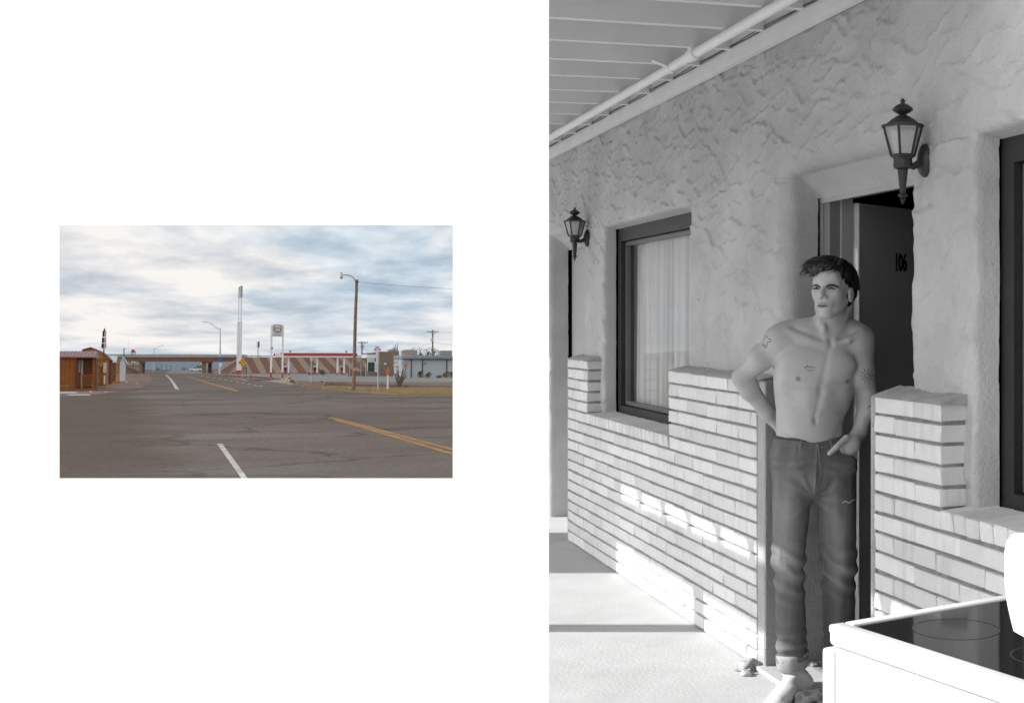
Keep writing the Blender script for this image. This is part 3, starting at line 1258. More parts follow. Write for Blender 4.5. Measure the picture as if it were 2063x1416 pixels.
M_dirt = ground_mat("red_brown_dirt", [(0.3, (0.115, 0.075, 0.055)), (0.5, (0.165, 0.115, 0.088)), (0.7, (0.22, 0.16, 0.125))], 0.09, 2.5)
M_asph = ground_mat("worn_asphalt", [(0.30, (0.074, 0.052, 0.037)), (0.46, (0.116, 0.089, 0.073)), (0.58, (0.142, 0.116, 0.099)), (0.72, (0.190, 0.162, 0.144))], 0.11, 9.0, 0.9, 0.55)
def dusty_shoulder(m, pa, pb, width, colr):
    """brown dust worn over the asphalt to the left of a ground line"""
    t = m.node_tree
    bs = t.nodes["Principled BSDF"]
    src = bs.inputs["Base Color"].links[0].from_socket
    a, c = G(*pa), G(*pb)
    d = (c - a).normalized()
    nn = Vector((-d.y, d.x))
    tc_ = t.nodes.new("ShaderNodeTexCoord")
    dt = t.nodes.new("ShaderNodeVectorMath")
    dt.operation = 'DOT_PRODUCT'
    t.links.new(tc_.outputs["Object"], dt.inputs[0])
    dt.inputs[1].default_value = (nn.x, nn.y, 0)
    off = nn.dot(a)
    n1 = t.nodes.new("ShaderNodeTexNoise")
    n1.inputs["Scale"].default_value = 0.35
    n1.inputs["Detail"].default_value = 9
    n1.inputs["Roughness"].default_value = 0.7
    t.links.new(tc_.outputs["Object"], n1.inputs["Vector"])
    ma = t.nodes.new("ShaderNodeMath")
    ma.operation = 'MULTIPLY_ADD'
    ma.inputs[1].default_value = width * 2.5
    t.links.new(n1.outputs["Fac"], ma.inputs[0])
    t.links.new(dt.outputs["Value"], ma.inputs[2])
    mr = t.nodes.new("ShaderNodeMapRange")
    mr.interpolation_type = 'SMOOTHSTEP'
    mr.inputs[1].default_value = off + width * 0.9
    mr.inputs[2].default_value = off + width * 2.0
    mr.inputs[4].default_value = 0.75
    t.links.new(ma.outputs[0], mr.inputs[0])
    mx_ = t.nodes.new("ShaderNodeMix")
    mx_.data_type = 'RGBA'
    t.links.new(mr.outputs[0], mx_.inputs[0])
    t.links.new(src, mx_.inputs[6])
    n2 = t.nodes.new("ShaderNodeTexNoise")
    n2.inputs["Scale"].default_value = 7
    n2.inputs["Detail"].default_value = 5
    t.links.new(tc_.outputs["Object"], n2.inputs["Vector"])
    rp_ = t.nodes.new("ShaderNodeValToRGB")
    rp_.color_ramp.elements[0].position = 0.32
    rp_.color_ramp.elements[0].color = tuple(k * 0.55 for k in colr) + (1,)
    rp_.color_ramp.elements[1].position = 0.7
    rp_.color_ramp.elements[1].color = tuple(k * 1.5 for k in colr) + (1,)
    t.links.new(n2.outputs["Fac"], rp_.inputs[0])
    t.links.new(rp_.outputs[0], mx_.inputs[7])
    t.links.new(mx_.outputs[2], bs.inputs["Base Color"])


dusty_shoulder(M_asph, (425, 965), (330, 850), 1.6, (0.080, 0.052, 0.032))
M_lot = ground_mat("forecourt_concrete", [(0.3, (0.19, 0.18, 0.175)), (0.7, (0.27, 0.265, 0.26))], 0.05, 3)
M_pale = ground_mat("pale_drive", [(0.3, (0.25, 0.215, 0.195)), (0.7, (0.34, 0.30, 0.275))], 0.08, 3)
M_drygrass = ground_mat("dry_grass_soil", [(0.3, (0.16, 0.11, 0.06)), (0.5, (0.24, 0.175, 0.09)), (0.7, (0.30, 0.225, 0.125))], 0.35, 4)
M_gravel = ground_mat("island_gravel", [(0.3, (0.10, 0.065, 0.055)), (0.5, (0.17, 0.12, 0.10)), (0.7, (0.26, 0.20, 0.17))], 0.9, 6)
M_farroad = ground_mat("far_road", [(0.3, (0.20, 0.18, 0.17)), (0.7, (0.26, 0.24, 0.225))], 0.02, 2)
M_yard = mat("motel_yard", 0.42, 0.9, 0.12, 0.8, 0.3, 30)


def sheet(name, pxs, m, lift, kind="structure", thick=0.0):
    pts = [G(*p) for p in pxs]
    b = MB()
    if thick:
        b.prism([(p.x, p.y) for p in pts], lift - thick, lift)
    else:
        b.add([(p.x, p.y, lift) for p in pts], [tuple(range(len(pts)))])
    o = b.build(name, m, None, MR)
    if kind:
        tag(o, kind=kind)
    return o


b = MB()
b.quad((-1600, -60, -0.02), (1600, -60, -0.02), (1600, 1490, -0.02), (-1600, 1490, -0.02))
tag(b.build("ground", M_dirt, None, MR), kind="structure")
b = MB()
b.quad((-26, -14, -0.005), (16, -14, -0.005), (16, 16.5, -0.005), (-26, 16.5, -0.005))
tag(b.build("motel_yard", M_yard, None, MR), kind="structure")
sheet("road", [(60, 1000), (1000, 1000), (1000, 798.5), (912, 797), (800, 796), (712, 790), (650, 784), (600, 778), (560, 770.5), (500, 763.5), (450, 757.5),
               (430, 753.0), (330, 753.0), (301, 755.5), (308, 759), (307, 765), (303, 772), (288, 780), (250, 787), (200, 793.5), (60, 803)], M_asph, 0.0)
sheet("far_road", [(331, 753.2), (428, 753.2), (364, 743.2), (349, 743.2)], M_farroad, -0.008)
sheet("forecourt", [(430, 753.2), (500, 752.4), (1000, 752.4), (1000, 769), (760, 769.5), (640, 768.5), (600, 766.5), (587, 776.5), (560, 770.2), (500, 763.2), (450, 757.2)], M_lot, -0.004)
sheet("cross_road_verge", [(560, 770.4), (587, 776.4), (600, 766.8), (640, 768.8), (760, 769.8), (1000, 769.2), (1000, 780), (800, 782), (700, 777), (640, 778.5), (600, 777.7)], M_dirt, -0.002)
sheet("pale_drive", [(520, 766.0), (548, 765.0), (575, 764.5), (596, 768), (586, 776.2), (556, 770.0)], M_pale, 0.0)
sheet("grass_verge", [(600, 778.2), (640, 778.9), (700, 777.4), (800, 782.4), (1000, 780.4), (1000, 798.0), (912, 796.6), (800, 795.6), (712, 789.6), (650, 783.6)], M_drygrass, 0.002)

# painted lines
M_ypaint = mat("worn_yellow_paint", (0.33, 0.16, 0.03), 0.8, 0.55, 2.0)
M_wpaint = mat("worn_white_paint", (0.46, 0.44, 0.43), 0.8, 0.45, 2.0)


def stripe(name, pa, pb, width, m, n=1, lift=0.004):
    """a painted strip on the ground between two pixels"""
    a, c = G(*pa), G(*pb)
    d = (c - a).normalized()
    nrm_ = Vector((-d.y, d.x)) * width / 2
    b = MB()
    b.add([(p.x, p.y, lift) for p in (a + nrm_, a - nrm_, c - nrm_, c + nrm_)], [(0, 1, 2, 3)])
    return b.build(name, m, None, MR)


def pline(name, pts, width, m, lift=0.004):
    b = MB()
    P = [G(*p) for p in pts]
    L = []
    for i, p in enumerate(P):
        d = (P[min(i + 1, len(P) - 1)] - P[max(i - 1, 0)]).normalized()
        nn = Vector((-d.y, d.x)) * width / 2
        L.append(((p + nn).x, (p + nn).y, lift))
        L.append(((p - nn).x, (p - nn).y, lift))
    b.add(L, [(2 * i, 2 * i + 1, 2 * i + 3, 2 * i + 2) for i in range(len(P) - 1)])
    return tag(b.build(name, m, None, MR), kind="structure")


sheet("lane_line", [(437, 894), (448, 894), (500, 965), (487, 965)], M_wpaint, 0.004)
pline("lane_line", [(357, 784), (349, 771), (342, 762), (334, 755)], 0.27, M_wpaint)
pline("centre_line", [(930, 910), (850, 889), (779, 870), (740, 859.5), (700, 849), (664, 841)], 0.16, M_ypaint)
pline("centre_line", [(930, 919.5), (850, 896), (779, 875), (740, 863.5), (700, 852.3), (676, 846)], 0.16, M_ypaint)
pline("centre_line", [(480, 787.5), (440, 776), (400, 764.5), (374, 757)], 0.24, M_ypaint)
pline("centre_line", [(478, 788.5), (440, 778), (400, 766)], 0.2, M_ypaint)
for k in range(11):
    u0, u1 = k / 11, (k + 0.45) / 11
    pa = (405 + 130 * u0, 757 + 22.5 * u0 ** 1.05)
    pb = (405 + 130 * u1, 757 + 22.5 * u1 ** 1.05)
    tag(stripe("edge_dash", pa, pb, 0.2, M_wpaint), kind="structure")

# ---- hills and scrub on the horizon
M_hill = mat("haze_tinted_hill", (0.20, 0.245, 0.29), 0.95, 0.12, 0.01)  # haze put into the hills' own blue-grey colour
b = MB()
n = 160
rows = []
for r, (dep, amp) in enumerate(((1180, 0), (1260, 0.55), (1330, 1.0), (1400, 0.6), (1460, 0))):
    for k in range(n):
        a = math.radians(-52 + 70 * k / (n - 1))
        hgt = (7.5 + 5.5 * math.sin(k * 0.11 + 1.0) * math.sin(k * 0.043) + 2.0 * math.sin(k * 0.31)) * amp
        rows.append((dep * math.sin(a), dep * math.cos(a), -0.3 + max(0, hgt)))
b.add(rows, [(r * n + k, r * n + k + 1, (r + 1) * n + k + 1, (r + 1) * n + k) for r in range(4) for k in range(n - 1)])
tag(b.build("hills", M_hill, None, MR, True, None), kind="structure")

# generic colours
M_deckst = mat("weathered_girder", (0.20, 0.125, 0.095), 0.8, 0.15, 0.4)
M_conc = mat("pale_concrete", (0.40, 0.33, 0.27), 0.9, 0.12, 0.5)
M_pier = mat("brown_concrete", (0.24, 0.155, 0.11), 0.9, 0.15, 0.5)
M_rail = mat("steel_rail", (0.25, 0.29, 0.30), 0.5, 0.1, 1.0, metal=0.3)
M_stl = mat("stripe_light", (0.27, 0.195, 0.148), 0.9, 0.08, 0.4)
M_std = mat("stripe_dark", (0.165, 0.088, 0.064), 0.9, 0.08, 0.4)
M_galv = mat("galvanised_steel", (0.42, 0.46, 0.49), 0.45, 0.12, 2.0, metal=0.4)
M_wht = mat("white_sign_paint", (0.72, 0.73, 0.75), 0.5, 0.04, 1.0)
M_red = mat("red_paint", (0.45, 0.045, 0.03), 0.5, 0.1, 1.0)
M_brickred = mat("faded_red_base", (0.42, 0.07, 0.06), 0.7, 0.15, 1.0)
M_yel = mat("yellow_sign", (0.75, 0.40, 0.02), 0.5, 0.05, 2.0)
M_blk = mat("black_paint", (0.012, 0.012, 0.014), 0.5, 0.0)
M_dgrey = mat("dark_grey_metal", (0.06, 0.062, 0.066), 0.5, 0.1, 2.0)
M_orange = mat("orange_paint", (0.62, 0.15, 0.02), 0.6, 0.1, 3.0)
M_grn = mat("green_sign", (0.02, 0.22, 0.12), 0.5, 0.05, 2.0)
M_blu = mat("blue_sign", (0.03, 0.12, 0.35), 0.5, 0.05, 2.0)
M_poleW = mat("old_pole_wood", (0.20, 0.135, 0.09), 0.9, 0.3, 5.0, 0.4, 20)
M_glassd = mat("dark_shop_glass", (0.03, 0.06, 0.045), 0.1, 0.2, 0.7, spec=0.6)
M_wiref = mat("overhead_wire", (0.08, 0.08, 0.085), 0.6, 0)

# ---- overpass
s = Spot(365, 751.6)
br = empty("overpass_bridge", s.mw, "brown girder highway overpass crossing the road on round-shouldered piers", "bridge")
x0, x1 = s.x(180), s.x(500)
MB().box(x0, x1, -0.2, 12.2, s.z(728.2), s.z(720.2)).build("girder", M_deckst, br)
MB().box(x0, x1, -0.75, 12.8, s.z(720.1), s.z(717.4)).build("deck_edge", M_conc, br)
b = MB()
for zz in (717.2, 715.9, 714.6):
    b.box(x0, x1, -0.55, -0.40, s.z(zz) - 0.01, s.z(zz) + 0.13)
rl = b.build("guard_rail", M_rail, br)
for k in range(17):
    xx = x0 + (x1 - x0) * (k + 0.5) / 17
    MB().box(xx - 0.07, xx + 0.07, -0.39, -0.2, s.z(717.38), s.z(714.2)).build("rail_post", M_rail, br)
b = MB()
b.box(x0, x1, 12.3, 12.45, s.z(717.3), s.z(714.4))
b.build("far_parapet", M_rail, br)
for pxa, pxb in ((281.5, 287), (286.5, 291.5), (408, 416), (421, 428.5)):
    yy = 1.0 if pxa in (281.5, 408) else 6.5
    MB().box(s.x(pxa), s.x(pxb), yy, yy + 1.6, 0, s.z(728.3)).build("pier", M_pier, br)
for pxa, pxb in ((280, 292), (407, 430)):
    MB().box(s.x(pxa), s.x(pxb), 0.4, 11.6, s.z(731.5), s.z(728.25)).build("pier_cap", M_pier, br)
yo = MB().box(s.x(380), s.x(392.3), -0.92, -0.78, s.z(718.6), s.z(714.9)).build("clearance_sign", M_yel, br)
text_obj("clearance_text", "16-4", s.mz * 2.6, M_blk, yo, T((s.x(386), -0.925, s.z(716.8))) @ RX(90), 0.01, bold=0.02)
# expansion splice
MB().box(s.x(282.6), s.x(283.4), -0.24, -0.21, s.z(728), s.z(720.4)).build("girder_splice", M_pier, br)
MB().box(s.x(427.8), s.x(429), -0.24, -0.21, s.z(728), s.z(720.4)).build("girder_splice", M_pier, br)

# embankment with slanting painted slabs, right
s = Spot(600, 752.2)
em_ = empty("striped_embankment", s.mw, "concrete slope paved in slanting light and dark brown bands beside the overpass", "embankment")
ZT = s.z(719.4)
SL = 8.0                                                     # run of the slope


def on_slope(px, t, lift=0.0):
    """t = 0 foot, 1 top"""
    return (s.x(px), SL * t - lift, ZT * t + lift)


b = MB()
pl = [(s.x(428), -0.02), (s.x(900), -0.02)]
b.add([(s.x(431), 0, 0), (s.x(960), 0, 0), (s.x(960), SL, ZT), (s.x(486), SL, ZT), (s.x(960), SL + 14, ZT), (s.x(486), SL + 14, ZT), (s.x(960), SL + 14, 0), (s.x(431), SL + 14, 0), (s.x(431), SL, 0)],
      [(0, 1, 2, 3), (3, 2, 4, 5), (5, 4, 6, 7), (0, 3, 5, 7)])
b.build("slope_body", M_pier, em_)
for k in range(-1, 18):
    ta, tb = 507 + 15.4 * k, 507 + 15.4 * (k + 1)
    ba, bb_ = 521.5 + 15.7 * k + 0.10 * k * k, 521.5 + 15.7 * (k + 1) + 0.10 * (k + 1) ** 2
    g = 0.35
    MB().add([on_slope(ba + g, 0.004, 0.06), on_slope(bb_ - g, 0.004, 0.06), on_slope(tb - g, 0.995, 0.06), on_slope(ta + g, 0.995, 0.06),
              on_slope(ba + g, 0.004, 0.0), on_slope(bb_ - g, 0.004, 0.0), on_slope(tb - g, 0.995, 0.0), on_slope(ta + g, 0.995, 0.0)],
             [(0, 1, 2, 3), (0, 4, 5, 1), (1, 5, 6, 2), (2, 6, 7, 3), (3, 7, 4, 0)]).build("slab", M_stl if k % 2 == 0 else M_std, em_)
# fan panels turning round the corner under the bridge end
for (b0, b1, t0, t1_, m) in ((505, 520, 505, 506, M_std), (489, 504.5, 499, 504.6, M_stl), (474, 488.5, 495, 498.6, M_std), (459, 473.5, 491, 494.6, M_stl), (440, 458.5, 487.5, 490.6, M_std)):
    MB().add([on_slope(b0, 0.004, 0.05), on_slope(b1, 0.004, 0.05), on_slope(t1_, 0.99, 0.05), on_slope(t0, 0.99, 0.05)], [(0, 1, 2, 3)]).build("slab", m, em_)
b = MB()
b.add([on_slope(431, 0.0, 0.12), on_slope(436, 0.0, 0.12), on_slope(489, 1.0, 0.12), on_slope(484, 1.0, 0.12),
       on_slope(431, 0.0, 0.0), on_slope(436, 0.0, 0.0), on_slope(489, 1.0, 0.0), on_slope(484, 1.0, 0.0)], [(0, 1, 2, 3), (0, 4, 5, 1), (1, 5, 6, 2), (2, 6, 7, 3), (3, 7, 4, 0)])
b.build("slope_kerb", M_stl, em_)
b = MB()
b.box(s.x(486), s.x(960), SL + 0.5, SL + 0.62, ZT + 0.25, ZT + 0.50)
rl2 = b.build("top_rail", M_rail, em_)
for k in range(15):
    xx = s.x(490 + k * 17.5)
    MB().box(xx - 0.06, xx + 0.06, SL + 0.5, SL + 0.6, ZT, ZT + 0.62).build("rail_post", M_rail, em_)
# left embankment
s = Spot(262, 751.4)
e2 = empty("plain_embankment", s.mw, "plain concrete slope falling to the piers behind the cabins", "embankment")
b = MB()
b.add([(s.x(150), 0.5, 0), (s.x(281), 0.5, 0), (s.x(249), 6, s.z(733)), (s.x(228), 8, s.z(720)), (s.x(150), 8, s.z(720)), (s.x(150), 20, 0), (s.x(281), 20, 0), (s.x(228), 18, s.z(720)), (s.x(150), 18, s.z(720))],
      [(0, 1, 2, 3, 4), (1, 6, 7, 3, 2), (3, 7, 8, 4), (5, 6, 1, 0), (4, 8, 5, 0), (7, 6, 5, 8)])
b.build("slope_body", M_pier, e2)
b = MB()
b.beam((s.x(281), 0.2, 0.25), (s.x(240), 4.4, s.z(727.5)), 0.7, 0.5)
b.build("slope_kerb", M_stl, e2)


# ---- cabins for sale on the left
M_redwood = mat("red_stained_boards", (0.25, 0.082, 0.018), 0.75, 0.22, 1.5)
M_redtrim = mat("dark_red_trim", (0.13, 0.035, 0.016), 0.7, 0.2, 2.0)
M_ochre = mat("ochre_boards", (0.33, 0.15, 0.028), 0.75, 0.2, 1.5)
M_roofr = mat("rusty_metal_roof", (0.27, 0.135, 0.13), 0.45, 0.12, 1.0, metal=0.2)
M_shing = mat("brown_shingles", (0.16, 0.05, 0.02), 0.9, 0.25, 4.0)
M_roofw = mat("pale_metal_roof", (0.50, 0.53, 0.56), 0.4, 0.08, 1.0, metal=0.3)
M_cream = mat("white_window_trim", (0.62, 0.61, 0.58), 0.6, 0.05)
M_wpane = mat("cabin_glass", (0.16, 0.19, 0.21), 0.1, 0.1)
M_shadein = mat("cabin_porch_shade", (0.16, 0.07, 0.03), 0.8, 0.15)  # darker boards, porch shade put into the colour


def win(parent, x0, x1, y, z0, z1, face='y'):
    w = link("window", None, parent)
    f = MB()
    t = 0.06
    def bx(a, c, e, g, o0, o1):
        if face == 'y':
            f.box(a, c, y - o1, y - o0, e, g)
        else:
            f.box(y + o0, y + o1, a, c, e, g)
    bx(x0, x0 + t, z0, z1, 0.0, 0.05)
    bx(x1 - t, x1, z0, z1, 0.0, 0.05)
    bx(x0 + t, x1 - t, z1 - t, z1, 0.0, 0.05)
    bx(x0 + t, x1 - t, z0, z0 + t, 0.0, 0.05)
    bx(x0 + t, x1 - t, (z0 + z1) / 2 - 0.03, (z0 + z1) / 2 + 0.03, 0.0, 0.04)
    bx((x0 + x1) / 2 - 0.02, (x0 + x1) / 2 + 0.02, z0 + t, z1 - t, 0.0, 0.035)
    f.build("frame", M_cream, w)
    p = MB()
    if face == 'y':
        p.box(x0 + t, x1 - t, y - 0.02, y - 0.004, z0 + t, z1 - t)
    else:
        p.box(y + 0.004, y + 0.02, x0 + t, x1 - t, z0 + t, z1 - t)
    p.build("pane", M_wpane, w)
    return w


s = Spot(150, 786.4)
ca_ = empty("porch_cabin", s.mw, "red-stained board cabin with corner porch and ribbed metal roof, nearest the white planks", "cabin")
xa, xp, xb = s.x(84), s.x(154), s.x(189)
zt_, dp = s.z(719.5), 5.2
k = 0
xx = xa
while xx < xp - 0.02:
    e = min(xx + 0.27, xp)
    MB().box(xx, e - 0.018, 0.0, 0.03, 0.14, zt_).build("board", M_redwood, ca_)
    xx = e
b = MB()
b.box(xa, xp - 0.01, 0.031, dp, 0.14, zt_)
b.box(xp - 0.01, xb, 1.5, dp, 0.14, zt_)
b.build("wall", M_shadein, ca_)
MB().box(xa, xb, -0.02, dp, 0.0, 0.139).build("floor_skid", M_redwood, ca_)
MB().box(xp - 0.12, xp + 0.05, -0.03, 0.14, 0.14, zt_).build("corner_board", M_redtrim, ca_)
for pxx, yy in ((188, 0.0), (188, 1.3)):
    MB().box(s.x(pxx - 3.6), s.x(pxx + 0.5), yy, yy + 0.13, 0.14, zt_).build("porch_post", M_redwood, ca_)
rail = link("porch_railing", None, ca_)
MB().box(xp + 0.05, xb - 0.13, 0.03, 0.10, s.z(756.6), s.z(754.6)).build("hand_rail", M_redwood, rail)
MB().box(xp + 0.05, xb - 0.13, 0.03, 0.10, s.z(777.5), s.z(776)).build("lower_rail", M_redwood, rail)
for k in range(8):
    xx = xp + 0.12 + (xb - xp - 0.34) * k / 7
    MB().box(xx - 0.028, xx + 0.028, 0.045, 0.09, s.z(776), s.z(756.6)).build("baluster", M_redwood, rail)
MB().box(s.x(160), s.x(163.5), 1.44, 1.49, 0.15, s.z(725)).build("door", M_cream, ca_)
win(ca_, s.x(154.6), s.x(158.4), 1.49, s.z(751), s.z(725))
# ribbed metal roof
zr = s.z(706.8)
b = MB()
b.add([(xa - 0.1, -0.32, zt_ + 0.02), (xb + 0.05, -0.32, zt_ + 0.02), (xb + 0.05, dp / 2, zr), (xa - 0.1, dp / 2, zr), (xb + 0.05, dp + 0.3, zt_ + 0.02), (xa - 0.1, dp + 0.3, zt_ + 0.02),
       (xb + 0.05, -0.3, zt_ - 0.06), (xa - 0.1, -0.3, zt_ - 0.06), (xb + 0.05, dp + 0.28, zt_ - 0.06), (xa - 0.1, dp + 0.28, zt_ - 0.06)],
      [(0, 1, 2, 3), (3, 2, 4, 5), (0, 7, 6, 1), (1, 6, 8, 4, 2), (5, 4, 8, 9), (7, 9, 8, 6), (3, 5, 9, 7, 0)])
rf = b.build("roof", M_roofr, ca_)
for k in range(16):
    xx = xa + (xb - xa) * k / 15
    MB().add([(xx - 0.02, -0.33, zt_ + 0.025), (xx + 0.02, -0.33, zt_ + 0.025), (xx + 0.02, dp / 2, zr + 0.005), (xx - 0.02, dp / 2, zr + 0.005),
              (xx, -0.33, zt_ + 0.065), (xx, dp / 2, zr + 0.045)], [(0, 4, 5, 3), (4, 1, 2, 5), (0, 1, 4), (3, 5, 2)]).build("roof_rib", M_roofr, rf)
MB().add([(xb + 0.051, -0.31, zt_ - 0.05), (xb + 0.051, dp / 2, zr - 0.02), (xb + 0.051, dp / 2, zr - 0.2), (xb + 0.051, -0.1, zt_ - 0.14)], [(0, 1, 2, 3)]).build("gable_trim", M_roofr, rf)


def gable_cabin(s, xa, xb, dep, z_eave, z_ridge, wallm, roofm, label, ridge='y', name="gable_cabin"):
    """x-extent xa..xb; ridge along depth ('y') or along x"""
    c = empty(name, s.mw, label, "cabin")
    b = MB()
    b.box(xa, xb, 0.03, dep, 0.1, z_eave)
    b.build("wall", wallm, c)
    n = max(3, int((xb - xa) / 0.3))
    for k in range(n):
        a0, a1 = xa + (xb - xa) * k / n, xa + (xb - xa) * (k + 1) / n
        MB().box(a0 + 0.006, a1 - 0.012, 0.0, 0.029, 0.1, z_eave).build("board", wallm, c)
    xm = (xa + xb) / 2
    b = MB()
    o = 0.16
    if ridge == 'y':
        b.add([(xa - o, -o, z_eave - 0.02), (xm, -o, z_ridge), (xb + o, -o, z_eave - 0.02), (xa - o, dep + o, z_eave - 0.02), (xm, dep + o, z_ridge), (xb + o, dep + o, z_eave - 0.02),
               (xa - o, -o, z_eave - 0.1), (xm, -o, z_ridge - 0.09), (xb + o, -o, z_eave - 0.1), (xa - o, dep + o, z_eave - 0.1), (xm, dep + o, z_ridge - 0.09), (xb + o, dep + o, z_eave - 0.1)],
              [(0, 1, 4, 3), (1, 2, 5, 4), (0, 6, 7, 1), (1, 7, 8, 2), (2, 8, 11, 5), (3, 9, 6, 0), (6, 9, 10, 7), (7, 10, 11, 8), (3, 4, 10, 9), (4, 5, 11, 10)])
        b.build("roof", roofm, c)
        MB().add([(xa, 0.0, z_eave), (xb, 0.0, z_eave), (xm, 0.0, z_ridge - 0.1), (xa, dep, z_eave), (xb, dep, z_eave), (xm, dep, z_ridge - 0.1)], [(0, 1, 2), (5, 4, 3)]).build("gable", wallm, c)
    else:
        ym = dep / 2
        b.add([(xa - o, -o, z_eave - 0.02), (xb + o, -o, z_eave - 0.02), (xb + o, ym, z_ridge), (xa - o, ym, z_ridge), (xb + o, dep + o, z_eave - 0.02), (xa - o, dep + o, z_eave - 0.02),
               (xa - o, -o, z_eave - 0.09), (xb + o, -o, z_eave - 0.09), (xb + o, dep + o, z_eave - 0.09), (xa - o, dep + o, z_eave - 0.09)],
              [(0, 1, 2, 3), (3, 2, 4, 5), (0, 6, 7, 1), (1, 7, 8, 4, 2), (5, 4, 8, 9), (6, 9, 8, 7), (3, 5, 9, 6, 0)])
        b.build("roof", roofm, c)
        MB().add([(xb + 0.001, 0.0, z_eave), (xb + 0.001, dep, z_eave), (xb + 0.001, ym, z_ridge - 0.1)], [(0, 1, 2)]).build("gable", wallm, c)
    return c


# barn-roofed ochre cabin behind
s = Spot(205, 781.5)
cb = empty("barn_cabin", s.mw, "ochre board cabin with brown shingled barn roof and white-framed window", "cabin")
xa, xb, dp = s.x(190), s.x(213), 4.5
ze, zk, zr = s.z(722.5), s.z(711), s.z(699.5)
b = MB()
b.box(s.x(150), xb, 0.03, dp, 0.1, ze)
b.build("wall", M_ochre, cb)
xx = s.x(186)
while xx < xb - 0.02:
    e = min(xx + 0.26, xb)
    MB().box(xx, e - 0.016, 0.0, 0.029, 0.1, ze).build("board", M_ochre, cb)
    xx = e
xg0, xg1 = s.x(156), s.x(217.5)
xm = s.x(181)
xk0, xk1 = s.x(166), s.x(205)
prof = [(xg0, ze), (xk0, zk + 0.3), (xm, zr), (xk1, zk + 0.05), (xg1, ze - 0.02)]
b = MB()
vs = [(p[0], -0.12, p[1]) for p in prof] + [(p[0], dp + 0.2, p[1]) for p in prof] + [(p[0], -0.12, p[1] - 0.12) for p in prof] + [(p[0], dp + 0.2, p[1] - 0.12) for p in prof]
fs = []
for i in range(4):
    fs += [(i, i + 1, 6 + i, 5 + i), (10 + i, 15 + i, 16 + i, 11 + i), (i, 10 + i, 11 + i, i + 1), (5 + i, 6 + i, 16 + i, 15 + i)]
fs += [(4, 14, 19, 9), (0, 5, 15, 10)]
b.add(vs, fs)
b.build("roof", M_shing, cb)
MB().add([(p[0], 0.0, p[1] - 0.13) for p in prof] + [(xg1 - 0.1, 0.0, ze - 0.3), (xg0, 0.0, ze - 0.3)], [tuple(range(7))]).build("gable", M_ochre, cb)
win(cb, s.x(207.6), s.x(213.2), -0.002, s.z(750.5), s.z(731))
dr = MB().box(s.x(199), s.x(206.6), -0.035, -0.003, 0.15, s.z(731)).build("door", M_ochre, cb)
for za, zb2 in ((0.2, 1.0), (1.1, 1.85)):
    b = MB()
    b.beam((s.x(199.4), -0.05, za), (s.x(206.2), -0.05, zb2), 0.03, 0.10)
    b.beam((s.x(199.4), -0.05, zb2), (s.x(206.2), -0.05, za), 0.03, 0.10)
    b.build("cross_brace", M_shing, dr)
MB().box(s.x(208.7), s.x(211.6), -0.03, -0.003, 0.35, s.z(757)).build("notice", M_cream, cb)

s = Spot(219, 776.5)
gable_cabin(s, s.x(212), s.x(223.4), 3.2, s.z(726.5), s.z(716), M_redtrim, M_roofw, "narrow dark red cabin squeezed between two ochre ones", 'y')
s = Spot(231, 772.5)
cd = gable_cabin(s, s.x(222), s.x(231), 3.0, s.z(729), s.z(716.5), M_shadein, M_roofw, "small ochre cabin with open porch and pale metal roof", 'x')
for pxx in (224.2, 233.8, 239):
    MB().box(s.x(pxx - 1), s.x(pxx + 0.6), -0.05, 0.08, 0.0, s.z(729)).build("porch_post", M_ochre, cd)
MB().box(s.x(223), s.x(240), -0.1, 1.6, 0.0, s.z(768)).build("porch_floor", M_ochre, cd)
MB().box(s.x(223), s.x(234), -0.02, 0.06, s.z(754.5), s.z(753)).build("hand_rail", M_ochre, cd)
for k in range(6):
    MB().box(s.x(224.6 + k * 1.7), s.x(225.5 + k * 1.7), 0.0, 0.05, s.z(768), s.z(754.5)).build("baluster", M_ochre, cd)
MB().add([(s.x(234.5), -0.1, s.z(729)), (s.x(240.5), -0.1, s.z(731)), (s.x(238), -0.1, s.z(719)), (s.x(234.5), 1.5, s.z(729)), (s.x(240.5), 1.5, s.z(731)), (s.x(238), 1.5, s.z(719))],
         [(0, 1, 2), (5, 4, 3), (0, 2, 5, 3), (1, 4, 5, 2), (0, 3, 4, 1)]).build("porch_gable", M_ochre, cd)
s = Spot(246, 769)
ce = gable_cabin(s, s.x(241), s.x(251.5), 3.0, s.z(730), s.z(717.5), M_roofw, M_roofw, "pale grey metal shed at the end of the cabin row", 'y', "metal_shed")

# ---- litter by the cabins
M_litter = mat("white_board", (0.62, 0.62, 0.64), 0.7, 0.06)
for i, (pa, rot, L, lb) in enumerate((((130, 792.5), 8, 1.5, "stack of white planks lying on dirt before the red cabin"), ((160, 796.5), -5, 1.3, "loose white planks fallen flat at the edge of the dirt"))):
    s = Spot(*pa, rot)
    lt = empty("plank_pile", s.mw, lb, "planks")
    for k in range(5):
        MB().box(-L / 2 + 0.1 * k, L / 2 - 0.05 * k, -0.25 + 0.1 * k, -0.17 + 0.1 * k, 0.0, 0.05 + 0.03 * (k % 3) * (1 - i * 0.6)).build("plank", M_litter, lt, RZ(random.uniform(-9, 9)))
s = Spot(128, 789)
sh = empty("saw_horse", s.mw, "low wooden trestle leaning in front of the red cabin", "trestle")
MB().beam((s.x(110), 0, s.z(777)), (s.x(138), 0, s.z(777)), 0.08, 0.06).build("top_bar", M_ochre, sh)
MB().beam((s.x(136), 0, s.z(777)), (s.x(131), 0, 0), 0.06, 0.06).build("leg", M_ochre, sh)
MB().beam((s.x(112), 0, s.z(777)), (s.x(114), 0, 0), 0.06, 0.06).build("leg", M_ochre, sh)
